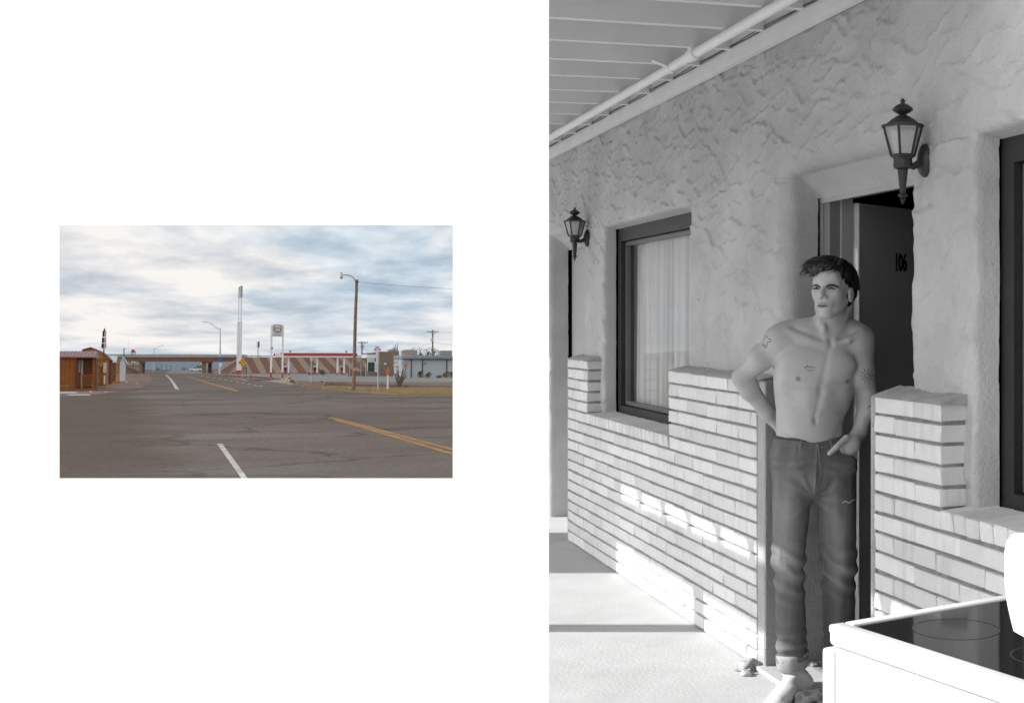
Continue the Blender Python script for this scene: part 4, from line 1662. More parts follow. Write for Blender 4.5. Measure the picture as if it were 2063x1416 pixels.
for i, (px_, py_) in enumerate(((183, 789.6), (214, 791.4), (286, 757), (292, 761), (255, 769.6), (277, 773.5))):
    s = Spot(px_, py_)
    o = link("stone", rock_mesh(0.10 + 0.03 * (i % 3), 40 + i, M_litter if i % 2 == 0 else M_conc, 0.4, 1), None, s.mw @ T((0, 0, 0.03)))
    tag(o, ["white scrap of litter just before the red cabin's porch corner", "small tan stone on dirt off the ochre cabin", "white scrap at the far curve of the dirt lot",
            "tan stone on the dirt lot's far edge", "white scrap lying near the pale metal shed", "tan stone alone in the middle of the dirt lot"][i], "litter", "pale scraps on the cabin dirt")


# ---- signs


def pole_sign(name, base, label, cat="sign"):
    s = Spot(*base)
    return s, empty(name, s.mw, label, cat)


# stacked black panel sign over the cabins
s, g = pole_sign("stacked_pole_sign", (208, 758), "tall black pole sign of stacked panels with red lettering behind the cabins")
MB().box(s.x(207), s.x(209.2), 0, 0.5, 0, s.z(702)).build("pole", M_blk, g)
for (xa, xb, ya, yb) in ((207, 210, 662.5, 667), (205, 212, 667, 678.8), (204, 212.3, 680, 691), (203.3, 212.8, 692, 701.5)):
    xs = xa + (xb - xa) * 0.5
    MB().box(s.x(xa), s.x(xs), -0.3, 1.0, s.z(yb), s.z(ya)).build("panel_side", M_blk, g)
    f = MB().box(s.x(xs) + 0.01, s.x(xb), -0.3, 1.0, s.z(yb), s.z(ya)).build("panel_face", mat("sign_pink_white", (0.66, 0.52, 0.52), 0.5, 0.05), g)
    for k in range(2):
        zz = s.z(yb + (ya - yb) * (0.3 + 0.4 * k))
        MB().box(s.x(xs) + 0.15, s.x(xb) - 0.12, -0.33, -0.302, zz - 0.28, zz + 0.28).build("lettering", M_red if ya < 690 else (M_orange if k else M_yel), f)

s, g = pole_sign("red_house_sign", (268, 749), "red restaurant sign on a pole standing behind the bridge rail")
MB().box(s.x(267.3), s.x(268.7), 0, 0.5, 0, s.z(717)).build("pole", M_dgrey, g)
MB().prism([(s.x(263), s.z(717)), (s.x(272.2), s.z(717)), (s.x(272.2), s.z(707)), (s.x(270), s.z(706.5)), (s.x(269.5), s.z(704)), (s.x(265), s.z(704)), (s.x(264.6), s.z(706.5)), (s.x(263), s.z(707))], -0.4, 0.4, 'y').build("panel", M_red, g)
f = MB().box(s.x(264.4), s.x(271.2), -0.44, -0.405, s.z(713.2), s.z(710.2)).build("lettering", M_wht, g)
s, g = pole_sign("price_board_sign", (266.5, 746.2), "black fuel price board with orange and green digits under the overpass")
MB().box(s.x(266), s.x(267.3), 0, 0.5, 0, s.z(733)).build("pole", M_dgrey, g)
bd = MB().box(s.x(261), s.x(273.3), -0.3, 0.3, s.z(731.4), s.z(725.8)).build("panel", M_blk, g)


def lit(name, c, st):
    if name in MATS:
        return MATS[name]
    m = bpy.data.materials.new(name)
    m.use_nodes = True
    bs = m.node_tree.nodes["Principled BSDF"]
    bs.inputs["Base Color"].default_value = tuple(c) + (1,)
    bs.inputs["Emission Color"].default_value = tuple(c) + (1,)
    bs.inputs["Emission Strength"].default_value = st
    MATS[name] = m
    return m


for (xa, xb, m) in ((263.5, 265.2, lit("led_orange", (1, 0.12, 0.01), 0.45)), (265.8, 267.6, MATS["led_orange"]), (268.4, 269.9, lit("led_green", (0.02, 0.8, 0.15), 0.35)), (270.4, 272.2, MATS["led_green"])):
    MB().box(s.x(xa), s.x(xb), -0.36, -0.305, s.z(730.7), s.z(726.6)).build("digit", m, bd)
MB().box(s.x(262), s.x(271.3), -0.3, 0.3, s.z(738.3), s.z(733.4)).build("lower_panel", M_yel, g)

# tall blank white sign
s, g = pole_sign("tall_pole_sign", (481.5, 753.8), "very tall white twin-pole sign with a blank box top and red base")
MB().box(s.x(476.2), s.x(481.2), -0.35, 0.35, s.z(746), s.z(648)).build("lower_pole", M_wht, g)
MB().box(s.x(481.3), s.x(486.4), -0.35, 0.35, s.z(746), s.z(648)).build("lower_pole", M_wht, g)
MB().box(s.x(475.6), s.x(487), -0.42, 0.42, 0, s.z(746.1)).build("red_base", M_brickred, g)
for a, c in ((477.9, 480), (482.7, 485.3)):
    MB().box(s.x(a), s.x(c), -0.15, 0.15, s.z(647.9), s.z(596)).build("upper_pole", M_wht, g)
sgb = MB()
sgb.add([(s.x(477.5), -0.4, s.z(601.5)), (s.x(481.6), 0.5, s.z(598)), (s.x(481.6), 0.5, s.z(575.5)), (s.x(477.5), -0.4, s.z(578.5)),
         (s.x(486.3), 0.2, s.z(597)), (s.x(486.3), 0.2, s.z(575)), (s.x(482.3), -1.1, s.z(600.2)), (s.x(482.3), -1.1, s.z(577.5))],
        [(0, 6, 7, 3), (6, 4, 5, 7), (4, 1, 2, 5), (1, 0, 3, 2), (3, 7, 5, 2), (0, 1, 4, 6)])
sgb.build("sign_box", mat("grey_sign_box", (0.33, 0.36, 0.37), 0.5, 0.08, 1.0), g)
for k in range(9):
    MB().box(s.x(478.4), s.x(479.2), -0.37, -0.352, s.z(719.5 - k * 2.6), s.z(718.6 - k * 2.6)).build("climbing_step", M_dgrey, g)

s, g = pole_sign("small_twin_pole_sign", (519.5, 748.5), "small dark sign box on two thin legs beyond the striped slope")
for a in (517.9, 520.4):
    MB().box(s.x(a), s.x(a + 0.7), 0, 0.3, 0, s.z(700)).build("leg", M_dgrey, g)
MB().box(s.x(518.9), s.x(522), -0.3, 0.6, s.z(700), s.z(688)).build("box_side", M_dgrey, g)
MB().box(s.x(516.6), s.x(518.85), -0.3, 0.6, s.z(700.5), s.z(688.3)).build("box_face", M_wht, g)

# diamond clearance sign
s, g = pole_sign("diamond_warning_sign", (487.5, 761), "yellow diamond clearance sign with black arrows at the white sign pole")
MB().box(s.x(487.1), s.x(487.9), -0.03, 0.03, 0, s.z(731)).build("post", M_galv, g)
R_ = 9.2 * s.mz
cz = s.z(730.6)
cx = 0.0
pn = MB().prism([(cx - R_ * 0.93, cz), (cx, cz - R_), (cx + R_ * 0.93, cz), (cx, cz + R_)], -0.07, -0.035, 'y').build("panel", M_yel, g)
text_obj("clearance_text", "16'-4\"", R_ * 0.52, M_blk, pn, T((cx, -0.075, cz)) @ RX(90), 0.01, bold=0.012)
for d in (1, -1):
    zz = cz + d * R_ * 0.55
    MB().add([(cx - 0.2, -0.078, zz), (cx + 0.2, -0.078, zz), (cx, -0.078, zz - d * 0.17), (cx - 0.07, -0.078, zz), (cx + 0.07, -0.078, zz), (cx + 0.07, -0.078, zz + d * 0.12), (cx - 0.07, -0.078, zz + d * 0.12)],
             [(0, 1, 2), (3, 4, 5, 6)]).build("arrow", M_blk, pn)

# brand price sign
s, g = pole_sign("station_pole_sign", (557.5, 760.5), "white two-legged filling station sign carrying a red 66 shield")
for a, c in ((543.4, 547.4), (567.3, 571.0)):
    MB().box(s.x(a), s.x(c), -0.17, 0.17, s.z(750.2), s.z(655.6)).build("leg", M_wht, g)
    MB().box(s.x(a - 0.1), s.x(c + 0.1), -0.19, 0.19, 0, s.z(750.3)).build("red_base", M_brickred, g)
M_sgrey = mat("pale_grey_panel", (0.47, 0.52, 0.56), 0.5, 0.03, 1.0)
bd = MB().box(s.x(547.3), s.x(567.2), -0.26, 0.26, s.z(678), s.z(653.8)).build("panel", M_sgrey, g)
cx, cz, k_ = s.x(557.3), s.z(662.5), s.mz
shp = [(0, -8.4), (3.6, -7.3), (6.6, -4.3), (7.6, -0.8), (7.4, 3.2), (6.6, 6.2), (3.6, 7.2), (0, 8.2), (-3.6, 7.2), (-6.6, 6.2), (-7.4, 3.2), (-7.6, -0.8), (-6.6, -4.3), (-3.6, -7.3)]
MB().prism([(cx + a * k_, cz + c * k_) for a, c in shp], -0.275, -0.262, 'y').build("shield_border", M_blk, bd)
MB().prism([(cx + a * k_ * 0.9, cz + c * k_ * 0.9) for a, c in shp], -0.285, -0.276, 'y').build("shield_white", M_wht, bd)
MB().prism([(cx + a * k_ * 0.84, cz + min(c, 2.9) * k_ * 0.84) for a, c in shp if c <= 3.3], -0.295, -0.286, 'y').build("shield_red", M_red, bd)
text_obj("shield_number", "66", 8.6 * k_, M_wht, bd, T((cx, -0.30, cz - 1.9 * k_)) @ RX(90), 0.01, shear=0.2, bold=0.02)
text_obj("shield_name", "PHILLIPS", 2.9 * k_, M_blk, bd, T((cx, -0.292, cz + 4.3 * k_)) @ RX(90), 0.008)
text_obj("sign_small_script", "Food Mart", 2.6 * k_, M_dgrey, bd, T((cx, -0.268, s.z(675.4))) @ RX(90), 0.008, shear=0.25)
MB().box(s.x(546.0), s.x(548.2), -0.45, -0.18, s.z(703.4), s.z(699.4)).build("flood_lamp", M_blk, g)

# ---- filling station canopy, pumps
s = Spot(636, 754.6)
cn = empty("station_canopy", s.mw, "long flat filling station canopy with red fascia band on white columns", "canopy")
D_ = 7.0
MB().box(s.x(553), s.x(724), 0.0, D_, s.z(719.9), s.z(711.6)).build("soffit_box", M_wht, cn)
MB().prism([(s.x(561), s.z(711.2)), (s.x(724.3), s.z(711.2)), (s.x(724.3), s.z(717.2)), (s.x(567), s.z(717.2))], -0.05, -0.012, 'y').build("red_fascia", M_red, cn)
MB().box(s.x(724.02), s.x(724.3), -0.01, D_, s.z(717.2), s.z(711.2)).build("red_fascia", M_red, cn)
MB().prism([(s.x(548), s.z(714)), (s.x(550), s.z(711.6)), (s.x(551.4), s.z(711.8)), (s.x(551), s.z(717.6)), (s.x(549), s.z(717.8)), (s.x(547.6), s.z(716.4))], -0.1, 0.5, 'y').build("shield_logo", M_red, cn)
for a, c, y_ in ((578, 581.6, 0.8), (638.2, 641.1, 0.8), (681, 685, 0.8), (695, 699, 0.8)):
    col_ = MB().box(s.x(a), s.x(c), y_, y_ + 0.4, s.z(751.2), s.z(720.0)).build("column", M_wht, cn)
    MB().box(s.x(a - 0.15), s.x(c + 0.15), y_ - 0.02, y_ + 0.42, 0.0, s.z(751.3)).build("column_base", M_brickred, cn)
for a in (580.8, 699.5):
    MB().box(s.x(a), s.x(a + 3.2), 0.5, 0.9, s.z(710), s.z(706.2)).build("flood_lamp", M_dgrey, cn)
M_pump = mat("pump_grey", (0.20, 0.17, 0.15), 0.5, 0.15, 2.0)
for i, (a, c, wh) in enumerate(((571.8, 577.2, "behind the 66 sign leg"), (631, 637.2, "left of the lone round bush"), (686, 694, "between the paired canopy columns"))):
    sp_ = Spot((a + c) / 2, 754.0)
    pu = empty("fuel_pump", sp_.mw, "grey and red fuel pump under the canopy, " + wh, "fuel pump", "fuel pumps under the canopy")
    w_ = (c - a) * sp_.mx / 2
    MB().box(-w_, w_, -0.3, 0.3, 0.0, sp_.z(739)).build("cabinet", M_pump, pu)
    MB().box(-w_ * 1.15, w_ * 1.15, -0.35, 0.35, sp_.z(738.9), sp_.z(736.8)).build("top", M_wht, pu)
    MB().box(-w_ * 0.8, w_ * 0.8, -0.33, -0.305, sp_.z(746), sp_.z(741)).build("display", M_blk, pu)
    MB().box(-w_ * 0.9, w_ * 0.9, -0.32, -0.305, sp_.z(753), sp_.z(748)).build("door", M_red, pu)
    MB().tube([(w_, -0.2, sp_.z(741)), (w_ + 0.15, -0.3, sp_.z(746)), (w_, -0.2, sp_.z(750))], 0.03, 6).build("hose", M_blk, pu)
# small green sign and bumper post
s, g = pole_sign("small_green_sign", (593.8, 753.4), "tiny green roadside sign against the striped slope")
MB().box(-0.05, 0.05, 0, 0.1, 0, s.z(741)).build("post", M_galv, g)
MB().box(s.x(592), s.x(595.2), -0.04, -0.005, s.z(740.6), s.z(735.8)).build("panel", M_grn, g)
s, g = pole_sign("black_standpipe", (496.2, 754), "thin black standpipe beside the tall white sign pole", "standpipe")
MB().tube([(0, 0, 0), (0, 0, s.z(741))], 0.10, 8).build("pipe", M_blk, g)
MB().lathe([(0.0, 0), (0.16, 0.02), (0.16, 0.28), (0.0, 0.36)], 0, 0, s.z(742), 10).build("cap", M_blk, g)

# ---- store and long building
M_blockw = mat("grey_brown_block", (0.20, 0.16, 0.13), 0.9, 0.12, 0.6)
M_greyw = mat("pale_blue_grey_wall", (0.40, 0.44, 0.47), 0.8, 0.05, 0.3)
M_gdark = mat("dark_trim_metal", (0.03, 0.035, 0.04), 0.5, 0.1)
M_groof = mat("grey_fascia", (0.22, 0.26, 0.29), 0.6, 0.1, 0.5)
s = Spot(780, 757.6)
st = empty("station_store", s.mw, "brown block store with white shop-front fascia and green glass", "store")
xa, xb = s.x(763), s.x(804.6)
rows_, zt_ = 12, s.z(708.5)
rh = zt_ / rows_
MB().box(xa, xb, 0.06, 9, 0, zt_).build("wall", M_blockw, st)
for r in range(rows_):
    MB().box(xa, xb, 0.0, 0.058, r * rh + 0.02, (r + 1) * rh).build("block_course", M_blockw, st)
MB().box(s.x(803.4), s.x(805.2), -0.06, 0.3, 0, zt_ + 0.1).build("corner_pier", M_blockw, st)
MB().box(s.x(737), xa - 0.01, 1.2, 9, s.z(721), s.z(714)).build("fascia", M_wht, st)
MB().box(s.x(739), xa - 0.01, 1.1, 9, s.z(713.9), s.z(711)).build("roof_edge", M_blockw, st)
MB().box(s.x(757), xa - 0.01, 0.8, 1.15, s.z(733), s.z(709.5)).build("white_panel", M_wht, st)
MB().box(s.x(740), xa - 0.01, 1.3, 9, 0, s.z(748.5)).build("low_wall", M_blockw, st)
for a, c in ((740.5, 747.5), (747.9, 754.5)):
    w_ = MB().box(s.x(a), s.x(c), 1.32, 1.5, s.z(748.4), s.z(730)).build("window", M_glassd, st)
MB().box(s.x(755), xa - 0.01, 1.25, 1.6, s.z(749.4), s.z(729)).build("white_panel", M_wht, st)
MB().box(s.x(739.2), s.x(740.3), 1.25, 1.5, s.z(748.4), s.z(721.2)).build("mullion", M_wht, st)
MB().box(s.x(740.4), s.x(754.9), 1.25, 1.6, s.z(729.8), s.z(721.1)).build("sign_band", M_sgrey, st)
MB().box(s.x(773), s.x(777.6), -0.2, -0.02, s.z(734.6), s.z(731.4)).build("wall_lamp", M_wht, st)
MB().box(s.x(788), s.x(806), 3.0, 5.0, zt_ + 0.02, s.z(704)).build("roof_unit", mat("roof_unit_grey", (0.26, 0.25, 0.25), 0.6, 0.08), st)
# glazed bay between canopy and store
MB().box(s.x(702), s.x(737), 1.6, 2.0, s.z(732), s.z(729)).build("canopy_link", mat("faded_green_trim", (0.18, 0.23, 0.2), 0.6, 0.1), st)
MB().box(s.x(700), s.x(736.5), 2.2, 2.4, 0, s.z(747.5)).build("link_wall", M_blockw, st)
for a in (702, 713, 726, 735.4):
    MB().box(s.x(a), s.x(a + 0.9), 1.7, 1.85, 0, s.z(732)).build("link_post", M_galv, st)

s = Spot(860, 760.4)
lb_ = empty("long_grey_building", s.mw, "long low pale grey building with dark posts and rooftop units", "building")
xa, xb = s.x(805.6), s.x(1010)
z_t = s.z(724.3)
px_edges = [805.6, 826, 850.3, 903.5, 950, 1000]
for i in range(len(px_edges) - 1):
    MB().box(s.x(px_edges[i]) + 0.08, s.x(px_edges[i + 1]) - 0.08, 0.05, 0.25, 0.0, z_t).build("wall_panel", M_greyw, lb_)
for p in px_edges[1:]:
    MB().box(s.x(p) - 0.075, s.x(p) + 0.075, -0.05, 0.2, 0.0, z_t).build("post", M_gdark, lb_)
MB().box(xa, xb, 0.26, 9, 0, z_t).build("core", M_greyw, lb_)
MB().box(xa, xb, -0.6, 9.2, z_t + 0.01, s.z(723)).build("eave_trim", M_gdark, lb_)
MB().box(xa, xb, -0.7, 9.3, s.z(722.9), s.z(717.6)).build("fascia", M_groof, lb_)
MB().box(xa, xb, -0.75, 9.3, s.z(717.5), s.z(716.3)).build("roof_edge", M_galv, lb_)
for a, c, t in ((815, 822, 706.5), (817, 845, 704.5), (899, 925, 705.4)):
    MB().box(s.x(a), s.x(c), 2.0 + (a % 3), 4.0 + (a % 3), s.z(716.2), s.z(t)).build("roof_unit", MATS["roof_unit_grey"], lb_)
MB().lathe([(0.5, 0), (0.45, 0.4), (0.25, 0.5), (0.25, 0.9), (0.0, 1.0)], s.x(889), 3, s.z(716.2), 12).build("roof_vent", M_galv, lb_)
for k in range(26):
    xx = s.x(826 + k * 3.6)
    MB().box(xx - 0.08, xx + 0.05, -0.5, -0.35, s.z(716.25), s.z(715.0)).build("roof_bracket", M_dgrey, lb_)
wl_ = MB().box(s.x(854), s.x(858.6), -0.08, 0.04, s.z(734), s.z(730)).build("window", M_gdark, lb_)
MB().box(s.x(855), s.x(857.6), -0.1, -0.081, s.z(733), s.z(731)).build("pane", M_wht, wl_)

# ---- poles


def lamp_arm_pole(name, base, top, pts, r0, r1, label, m, head=True, arm_r=0.05):
    s = Spot(*base)
    g = empty(name, s.mw, label, "street lamp")
    MB().tube([(0, 0, 0), (s.x(top[0]), 0, s.z(top[1]))], [r0, r1], 10).build("pole", m, g, smooth=True)
    P = [(s.x(a), 0, s.z(c)) for a, c in pts]
    MB().tube(P, arm_r, 6).build("arm", m, g, smooth=True)
    return s, g, P


s, g, P_ = lamp_arm_pole("street_lamp", (443, 753), (442.4, 661), [(442.4, 664), (436, 660.5), (428, 655), (420, 650.5), (414, 649.3), (407, 649.3)], 0.30, 0.10,
                         "tall grey highway lamp with one curved arm before the bridge", M_galv, arm_r=0.06)
MB().tube([(s.x(442.4), 0, s.z(667)), (s.x(430), 0, s.z(659)), (s.x(420), 0, s.z(651.5))], 0.04, 6).build("brace", M_galv, g)
MB().box(s.x(405.5), s.x(415), -0.16, 0.16, s.z(649.9), s.z(648.7)).build("lamp_head", M_galv, g)
for a, c, t, bt, m in ((440.6, 445.6, 719, 725, M_blu), (441, 446, 725.6, 729.6, M_blu), (441.4, 446.2, 731, 738.5, M_wht)):
    MB().box(s.x(a), s.x(c), -0.40, -0.36, s.z(bt), s.z(t)).build("route_plate", m, g)
s, g, P_ = lamp_arm_pole("street_lamp", (309.5, 748.8), (309.5, 701), [(309.5, 703), (314, 701), (320, 697.5), (327, 695.5)], 0.25, 0.10, "thin grey lamp rising beyond the overpass rail", M_galv, arm_r=0.07)
MB().box(s.x(324), s.x(328.3), -0.2, 0.2, s.z(695.8), s.z(694.9)).build("lamp_head", M_galv, g)
s, g, P_ = lamp_arm_pole("short_mast", (248.6, 766), (248.6, 701.5), [(248.6, 702.5), (250.8, 702.3)], 0.09, 0.06, "slim grey mast standing by the pale metal shed", M_dgrey)
g["category"] = "mast"
s, g, P_ = lamp_arm_pole("antenna_mast", (257.4, 748), (257.4, 682), [(257.4, 684), (257.9, 683)], 0.06, 0.03, "hair-thin antenna mast beyond the left embankment", M_galv, arm_r=0.02)
g["category"] = "mast"

# wooden lamp pole
s = Spot(713, 787.3)
wp = empty("wooden_lamp_pole", s.mw, "leaning wooden utility pole carrying one curved lamp arm over the grass", "utility pole")
ptsP = [(712.4, 787.3), (713.0, 740), (713.6, 690), (714.2, 640), (715.3, 600), (716.3, 563.2)]
MB().tube([(s.x(a), 0, s.z(c)) for a, c in ptsP], [0.135, 0.128, 0.12, 0.115, 0.105, 0.095], 12).build("pole", M_poleW, wp, smooth=True)
MB().tube([(s.x(a), 0, s.z(c)) for a, c in ((714.0, 570), (712.6, 565), (709, 559.5), (704, 556.6), (698, 554.8), (691, 554.3), (684.5, 554.3))], 0.028, 8).build("arm", M_dgrey, wp, smooth=True)
lh = MB().lathe([(0.0, 6.6), (0.55, 6.4), (0.55, 5.0), (1.3, 4.6), (1.5, 1.2), (1.2, 0.4)], 0, 0, 0, 14)
hd = MB().lathe([(0.02, 5.2 * s.mz), (0.05, 5.0 * s.mz), (1.7 * s.mz, 4.0 * s.mz), (1.8 * s.mz, 0.2 * s.mz), (0.05, 0.0)], s.x(683.2), 0, s.z(557), 14).build("lamp_head", M_galv, wp, smooth=True)
MB().lathe([(3.6 * s.mz, 0.0), (3.7 * s.mz, -0.7 * s.mz), (2.6 * s.mz, -4.4 * s.mz), (1.2 * s.mz, -6.2 * s.mz), (0.01, -6.4 * s.mz)], s.x(683.2), 0, s.z(557), 16).build("lamp_bowl", mat("lamp_bowl_glass", (0.55, 0.45, 0.36), 0.2, 0.1), wp, smooth=True)
MB().lathe([(0.012, 0), (0.05, 0.01), (0.05, 0.07), (0.01, 0.09)], s.x(683.2), 0, s.z(552), 8).build("photocell", M_blk, wp)
MB().tube([(s.x(718.5), -0.05, s.z(569.5)), (s.x(718.5), -0.05, s.z(566.6))], 0.05, 8).build("insulator", M_blk, wp)
MB().box(s.x(712.6), s.x(714.2), -0.17, -0.12, s.z(576), s.z(568)).build("bracket", M_dgrey, wp)
MB().box(s.x(710.8), s.x(714.8), -0.16, -0.13, s.z(746.5), s.z(741.5)).build("pole_tag", M_yel, wp)
# wire from the pole off to the right, sagging
e_ = Spot(1010, 787.3)
pa = s.mw @ Vector((s.x(719), -0.05, s.z(568)))
pb = e_.mw @ Vector((0, 3.0, e_.z(580)))
wpts = [pa.lerp(pb, t / 20) - Vector((0, 0, 0.9 * 4 * (t / 20) * (1 - t / 20) * 0.12)) for t in range(21)]
tag(MB().tube(wpts, 0.012, 5).build("overhead_wire", M_wiref), "single sagging wire running right from the wooden lamp pole", "wire")


def cross_pole(base, topy, arms, label, r=0.16, tf=None):
    s = Spot(*base)
    g = empty("utility_pole", s.mw, label, "utility pole", None)
    MB().tube([(0, 0, 0), (0, 0, s.z(topy))], [r * 1.15, r * 0.8], 8).build("pole", M_poleW, g, smooth=True)
    for (a, c, y) in arms:
        ar = MB().box(s.x(a), s.x(c), -0.25, -0.10, s.z(y + 0.6), s.z(y - 0.6)).build("cross_arm", M_poleW, g)
        for k in range(4):
            xx = s.x(a) + (s.x(c) - s.x(a)) * (0.04 + 0.92 * k / 3)
            MB().lathe([(0.03, 0), (0.09, 0.05), (0.06, 0.2), (0.0, 0.28)], xx, -0.17, s.z(y - 0.6), 8).build("insulator", M_dgrey, ar)
        b = MB()
        for e in (a + (c - a) * 0.2, a + (c - a) * 0.8):
            b.beam((s.x(e), -0.2, s.z(y + 0.5)), (0, -0.2, s.z(y + 6)), 0.06, 0.06)
        b.build("brace", M_poleW, g)
    for (a, y0, y1) in tf or ():
        MB().lathe([(0.0, 0), (0.28, 0.02), (0.28, (y1 - y0) * s.mz - 0.05), (0.0, (y1 - y0) * s.mz)], s.x(a), -0.3, s.z(y1), 10).build("transformer", M_galv, g, smooth=True)
    return s, g


s1, g1 = cross_pole((871, 757.2), 665, [(859, 883, 669.2)], "utility pole with one crossarm rising behind the long grey building", 0.17, [(869, 681, 688)])
s2, g2 = cross_pole((728.5, 756.6), 688.5, [(719, 740, 690.5), (723.5, 733, 699)], "utility pole with two short crossarms behind the wooden lamp pole", 0.15, [(726, 696, 700)])


def wire(a, c, sag, label, r=0.02):
    pts = [a.lerp(c, t / 16) - Vector((0, 0, sag * 4 * (t / 16) * (1 - t / 16))) for t in range(17)]
    tag(MB().tube(pts, r, 5).build("overhead_wire", M_wiref), label, "wire")


wire(s2.mw @ Vector((s2.x(730), 0, s2.z(703))), s1.mw @ Vector((0, 0, s1.z(689))), 1.2, "wire strung between the two far utility poles")
e1 = Spot(1000, 757.2)
wire(s1.mw @ Vector((s1.x(882), 0, s1.z(669))), e1.mw @ Vector((0, 0, e1.z(655))), 0.5, "upper wire leaving the crossarm above the long grey building")
wire(s1.mw @ Vector((s1.x(872), 0, s1.z(689))), e1.mw @ Vector((0, 0, e1.z(691))), 0.6, "lower wire leaving the pole above the long grey building")
s = Spot(800.5, 757)
tag(MB().tube([(0, 0, 0), (0, 0, s.z(692))], [0.09, 0.06], 6).build("bare_pole", M_poleW, None, s.mw), "thin bare pole behind the brown block store", "pole")

# street-name post, marker post, sign back
s, g = pole_sign("street_name_sign", (761.5, 788.4), "grey post with crossed red street-name blades on the grass")
MB().tube([(0, 0, 0), (s.x(759.6), 0, s.z(705))], 0.045, 8).build("post", M_galv, g)
for (a, c, y0, y1, rz) in ((751.8, 766.3, 706.2, 702.6, 0), (754.8, 763, 701.8, 698.2, 0)):
    bl = MB().box(s.x(a), s.x(c), -0.04, -0.01, s.z(y0), s.z(y1)).build("blade", M_red, g)
    MB().box(s.x((a + c) / 2 - (c - a) * 0.22), s.x((a + c) / 2 + (c - a) * 0.22), -0.05, -0.041, s.z(y0 - 0.9), s.z(y1 + 0.9)).build("lettering", M_wht, bl)
s, g = pole_sign("marker_post", (780.8, 788), "white marker post with orange upper half beside the bare shrub", "marker post")
MB().box(-0.055, 0.055, -0.02, 0.02, 0, s.z(756)).build("white_half", M_wht, g)
MB().prism([(-0.085, s.z(755.9)), (0.075, s.z(755.9)), (0.075, s.z(741)), (0.0, s.z(737.8)), (-0.05, s.z(744)), (-0.10, s.z(745))], -0.03, 0.03, 'y').build("orange_half", M_orange, g)
s, g = pole_sign("side_sign", (626.4, 773), "thin grey sign post seen edge-on at the gravel corner")
MB().tube([(0, 0, 0), (0, 0, s.z(719.5))], 0.045, 6).build("post", M_galv, g)
MB().box(-0.085, 0.085, -0.3, 0.3, s.z(727.5), s.z(719)).build("panel", M_galv, g)

# tyre-like rings and yellow remains on the verge
s = Spot(727, 785.5)
hb = MB()
for k in range(40):
    a0, a1 = 2 * math.pi * k / 40, 2 * math.pi * (k + 1) / 40
    hb.tube([(0.42 * math.cos(a0), 0.55 * math.sin(a0), 0.05 + 0.04 * math.sin(3 * a0)), (0.42 * math.cos(a1), 0.55 * math.sin(a1), 0.05 + 0.04 * math.sin(3 * a1))], 0.035, 6, False)
tag(hb.build("coiled_hose", M_wht, None, s.mw), "pale hose coil lying in the grass at the wooden pole", "hose")
M_ykerb = mat("yellow_kerb_paint", (0.50, 0.36, 0.14), 0.8, 0.25, 2.0)
s = Spot(585, 772.5)
br_ = empty("bent_barrier", s.mw, "bent yellow pipe barrier collapsed at the drive mouth", "barrier")
MB().tube([(s.x(574), -0.2, 0.05), (s.x(580.5), 0, s.z(759.6)), (s.x(582.5), 0.1, s.z(760.5)), (s.x(598), 1.5, s.z(769))], 0.10, 8).build("bent_pipe", M_ykerb, br_)
MB().box(s.x(572.5), s.x(578), -0.5, 0.0, 0, 0.15).build("foot", M_ykerb, br_)
s = Spot(559, 765.2)
fb = empty("low_yellow_barrier", s.mw, "low yellow frame barrier standing between the 66 sign legs", "barrier")
MB().beam((s.x(551), 0, s.z(757.6)), (s.x(567), 0, s.z(757.6)), 0.12, 0.1).build("top_rail", M_ykerb, fb)
MB().beam((s.x(551), 0, s.z(761.2)), (s.x(567), 0, s.z(761.2)), 0.08, 0.08).build("mid_rail", M_ykerb, fb)
for a in (552, 566):
    MB().beam((s.x(a), 0, 0), (s.x(a), 0, s.z(757.6)), 0.1, 0.1).build("leg", M_ykerb, fb)

# islands with kerbs and boulders
isl = sheet("gravel_island", [(432, 757.0), (444, 754.6), (480, 757.3), (520, 759.2), (546, 761.4), (566, 763.2), (546, 766.2), (500, 766.4), (474, 763.0)], M_gravel, 0.12, "structure", 0.12)
isl2 = sheet("gravel_corner", [(588, 777.3), (599, 767.4), (640, 769.0), (660, 769.6), (652, 777), (640, 781), (612, 779.5)], M_gravel, 0.06, "structure", 0.06)
pk = pline("kerb", [(434, 757.6), (455, 760), (476, 763.4), (500, 767.2), (520, 767.4), (546, 766.8), (562, 764.4)], 0.35, M_ykerb, 0.02)
M_boul = mat("dark_red_boulder", (0.13, 0.08, 0.065), 0.95, 0.35, 2.0, 0.5, 10)
for i, (a, y, w, lb) in enumerate(((456.5, 757.6, 7, "dark boulder on the gravel island under the highway lamp"), (505, 763.2, 6, "dark boulder mid-island between the diamond sign and 66 sign"), (537.5, 763.8, 9, "large boulder on the island beside the 66 sign leg"),
                                   (438, 758.6, 5, "low stone at the island tip nearest the bridge"), (589.5, 771.5, 13, "flat dark boulder beside the bent yellow barrier"), (648, 771.5, 8, "low rubble heap on the gravel corner"),
                                   (505, 757.0, 4, "small stone behind the diamond sign on the island"))):
    s = Spot(a, y)
    r = w * s.mx / 2
    tag(link("boulder", rock_mesh(r, 70 + i, M_boul, 0.62, 2), None, s.mw @ T((0, 0, r * 0.2 + 0.06))), lb, "boulder")
rub = MB()
rd = random.Random(5)
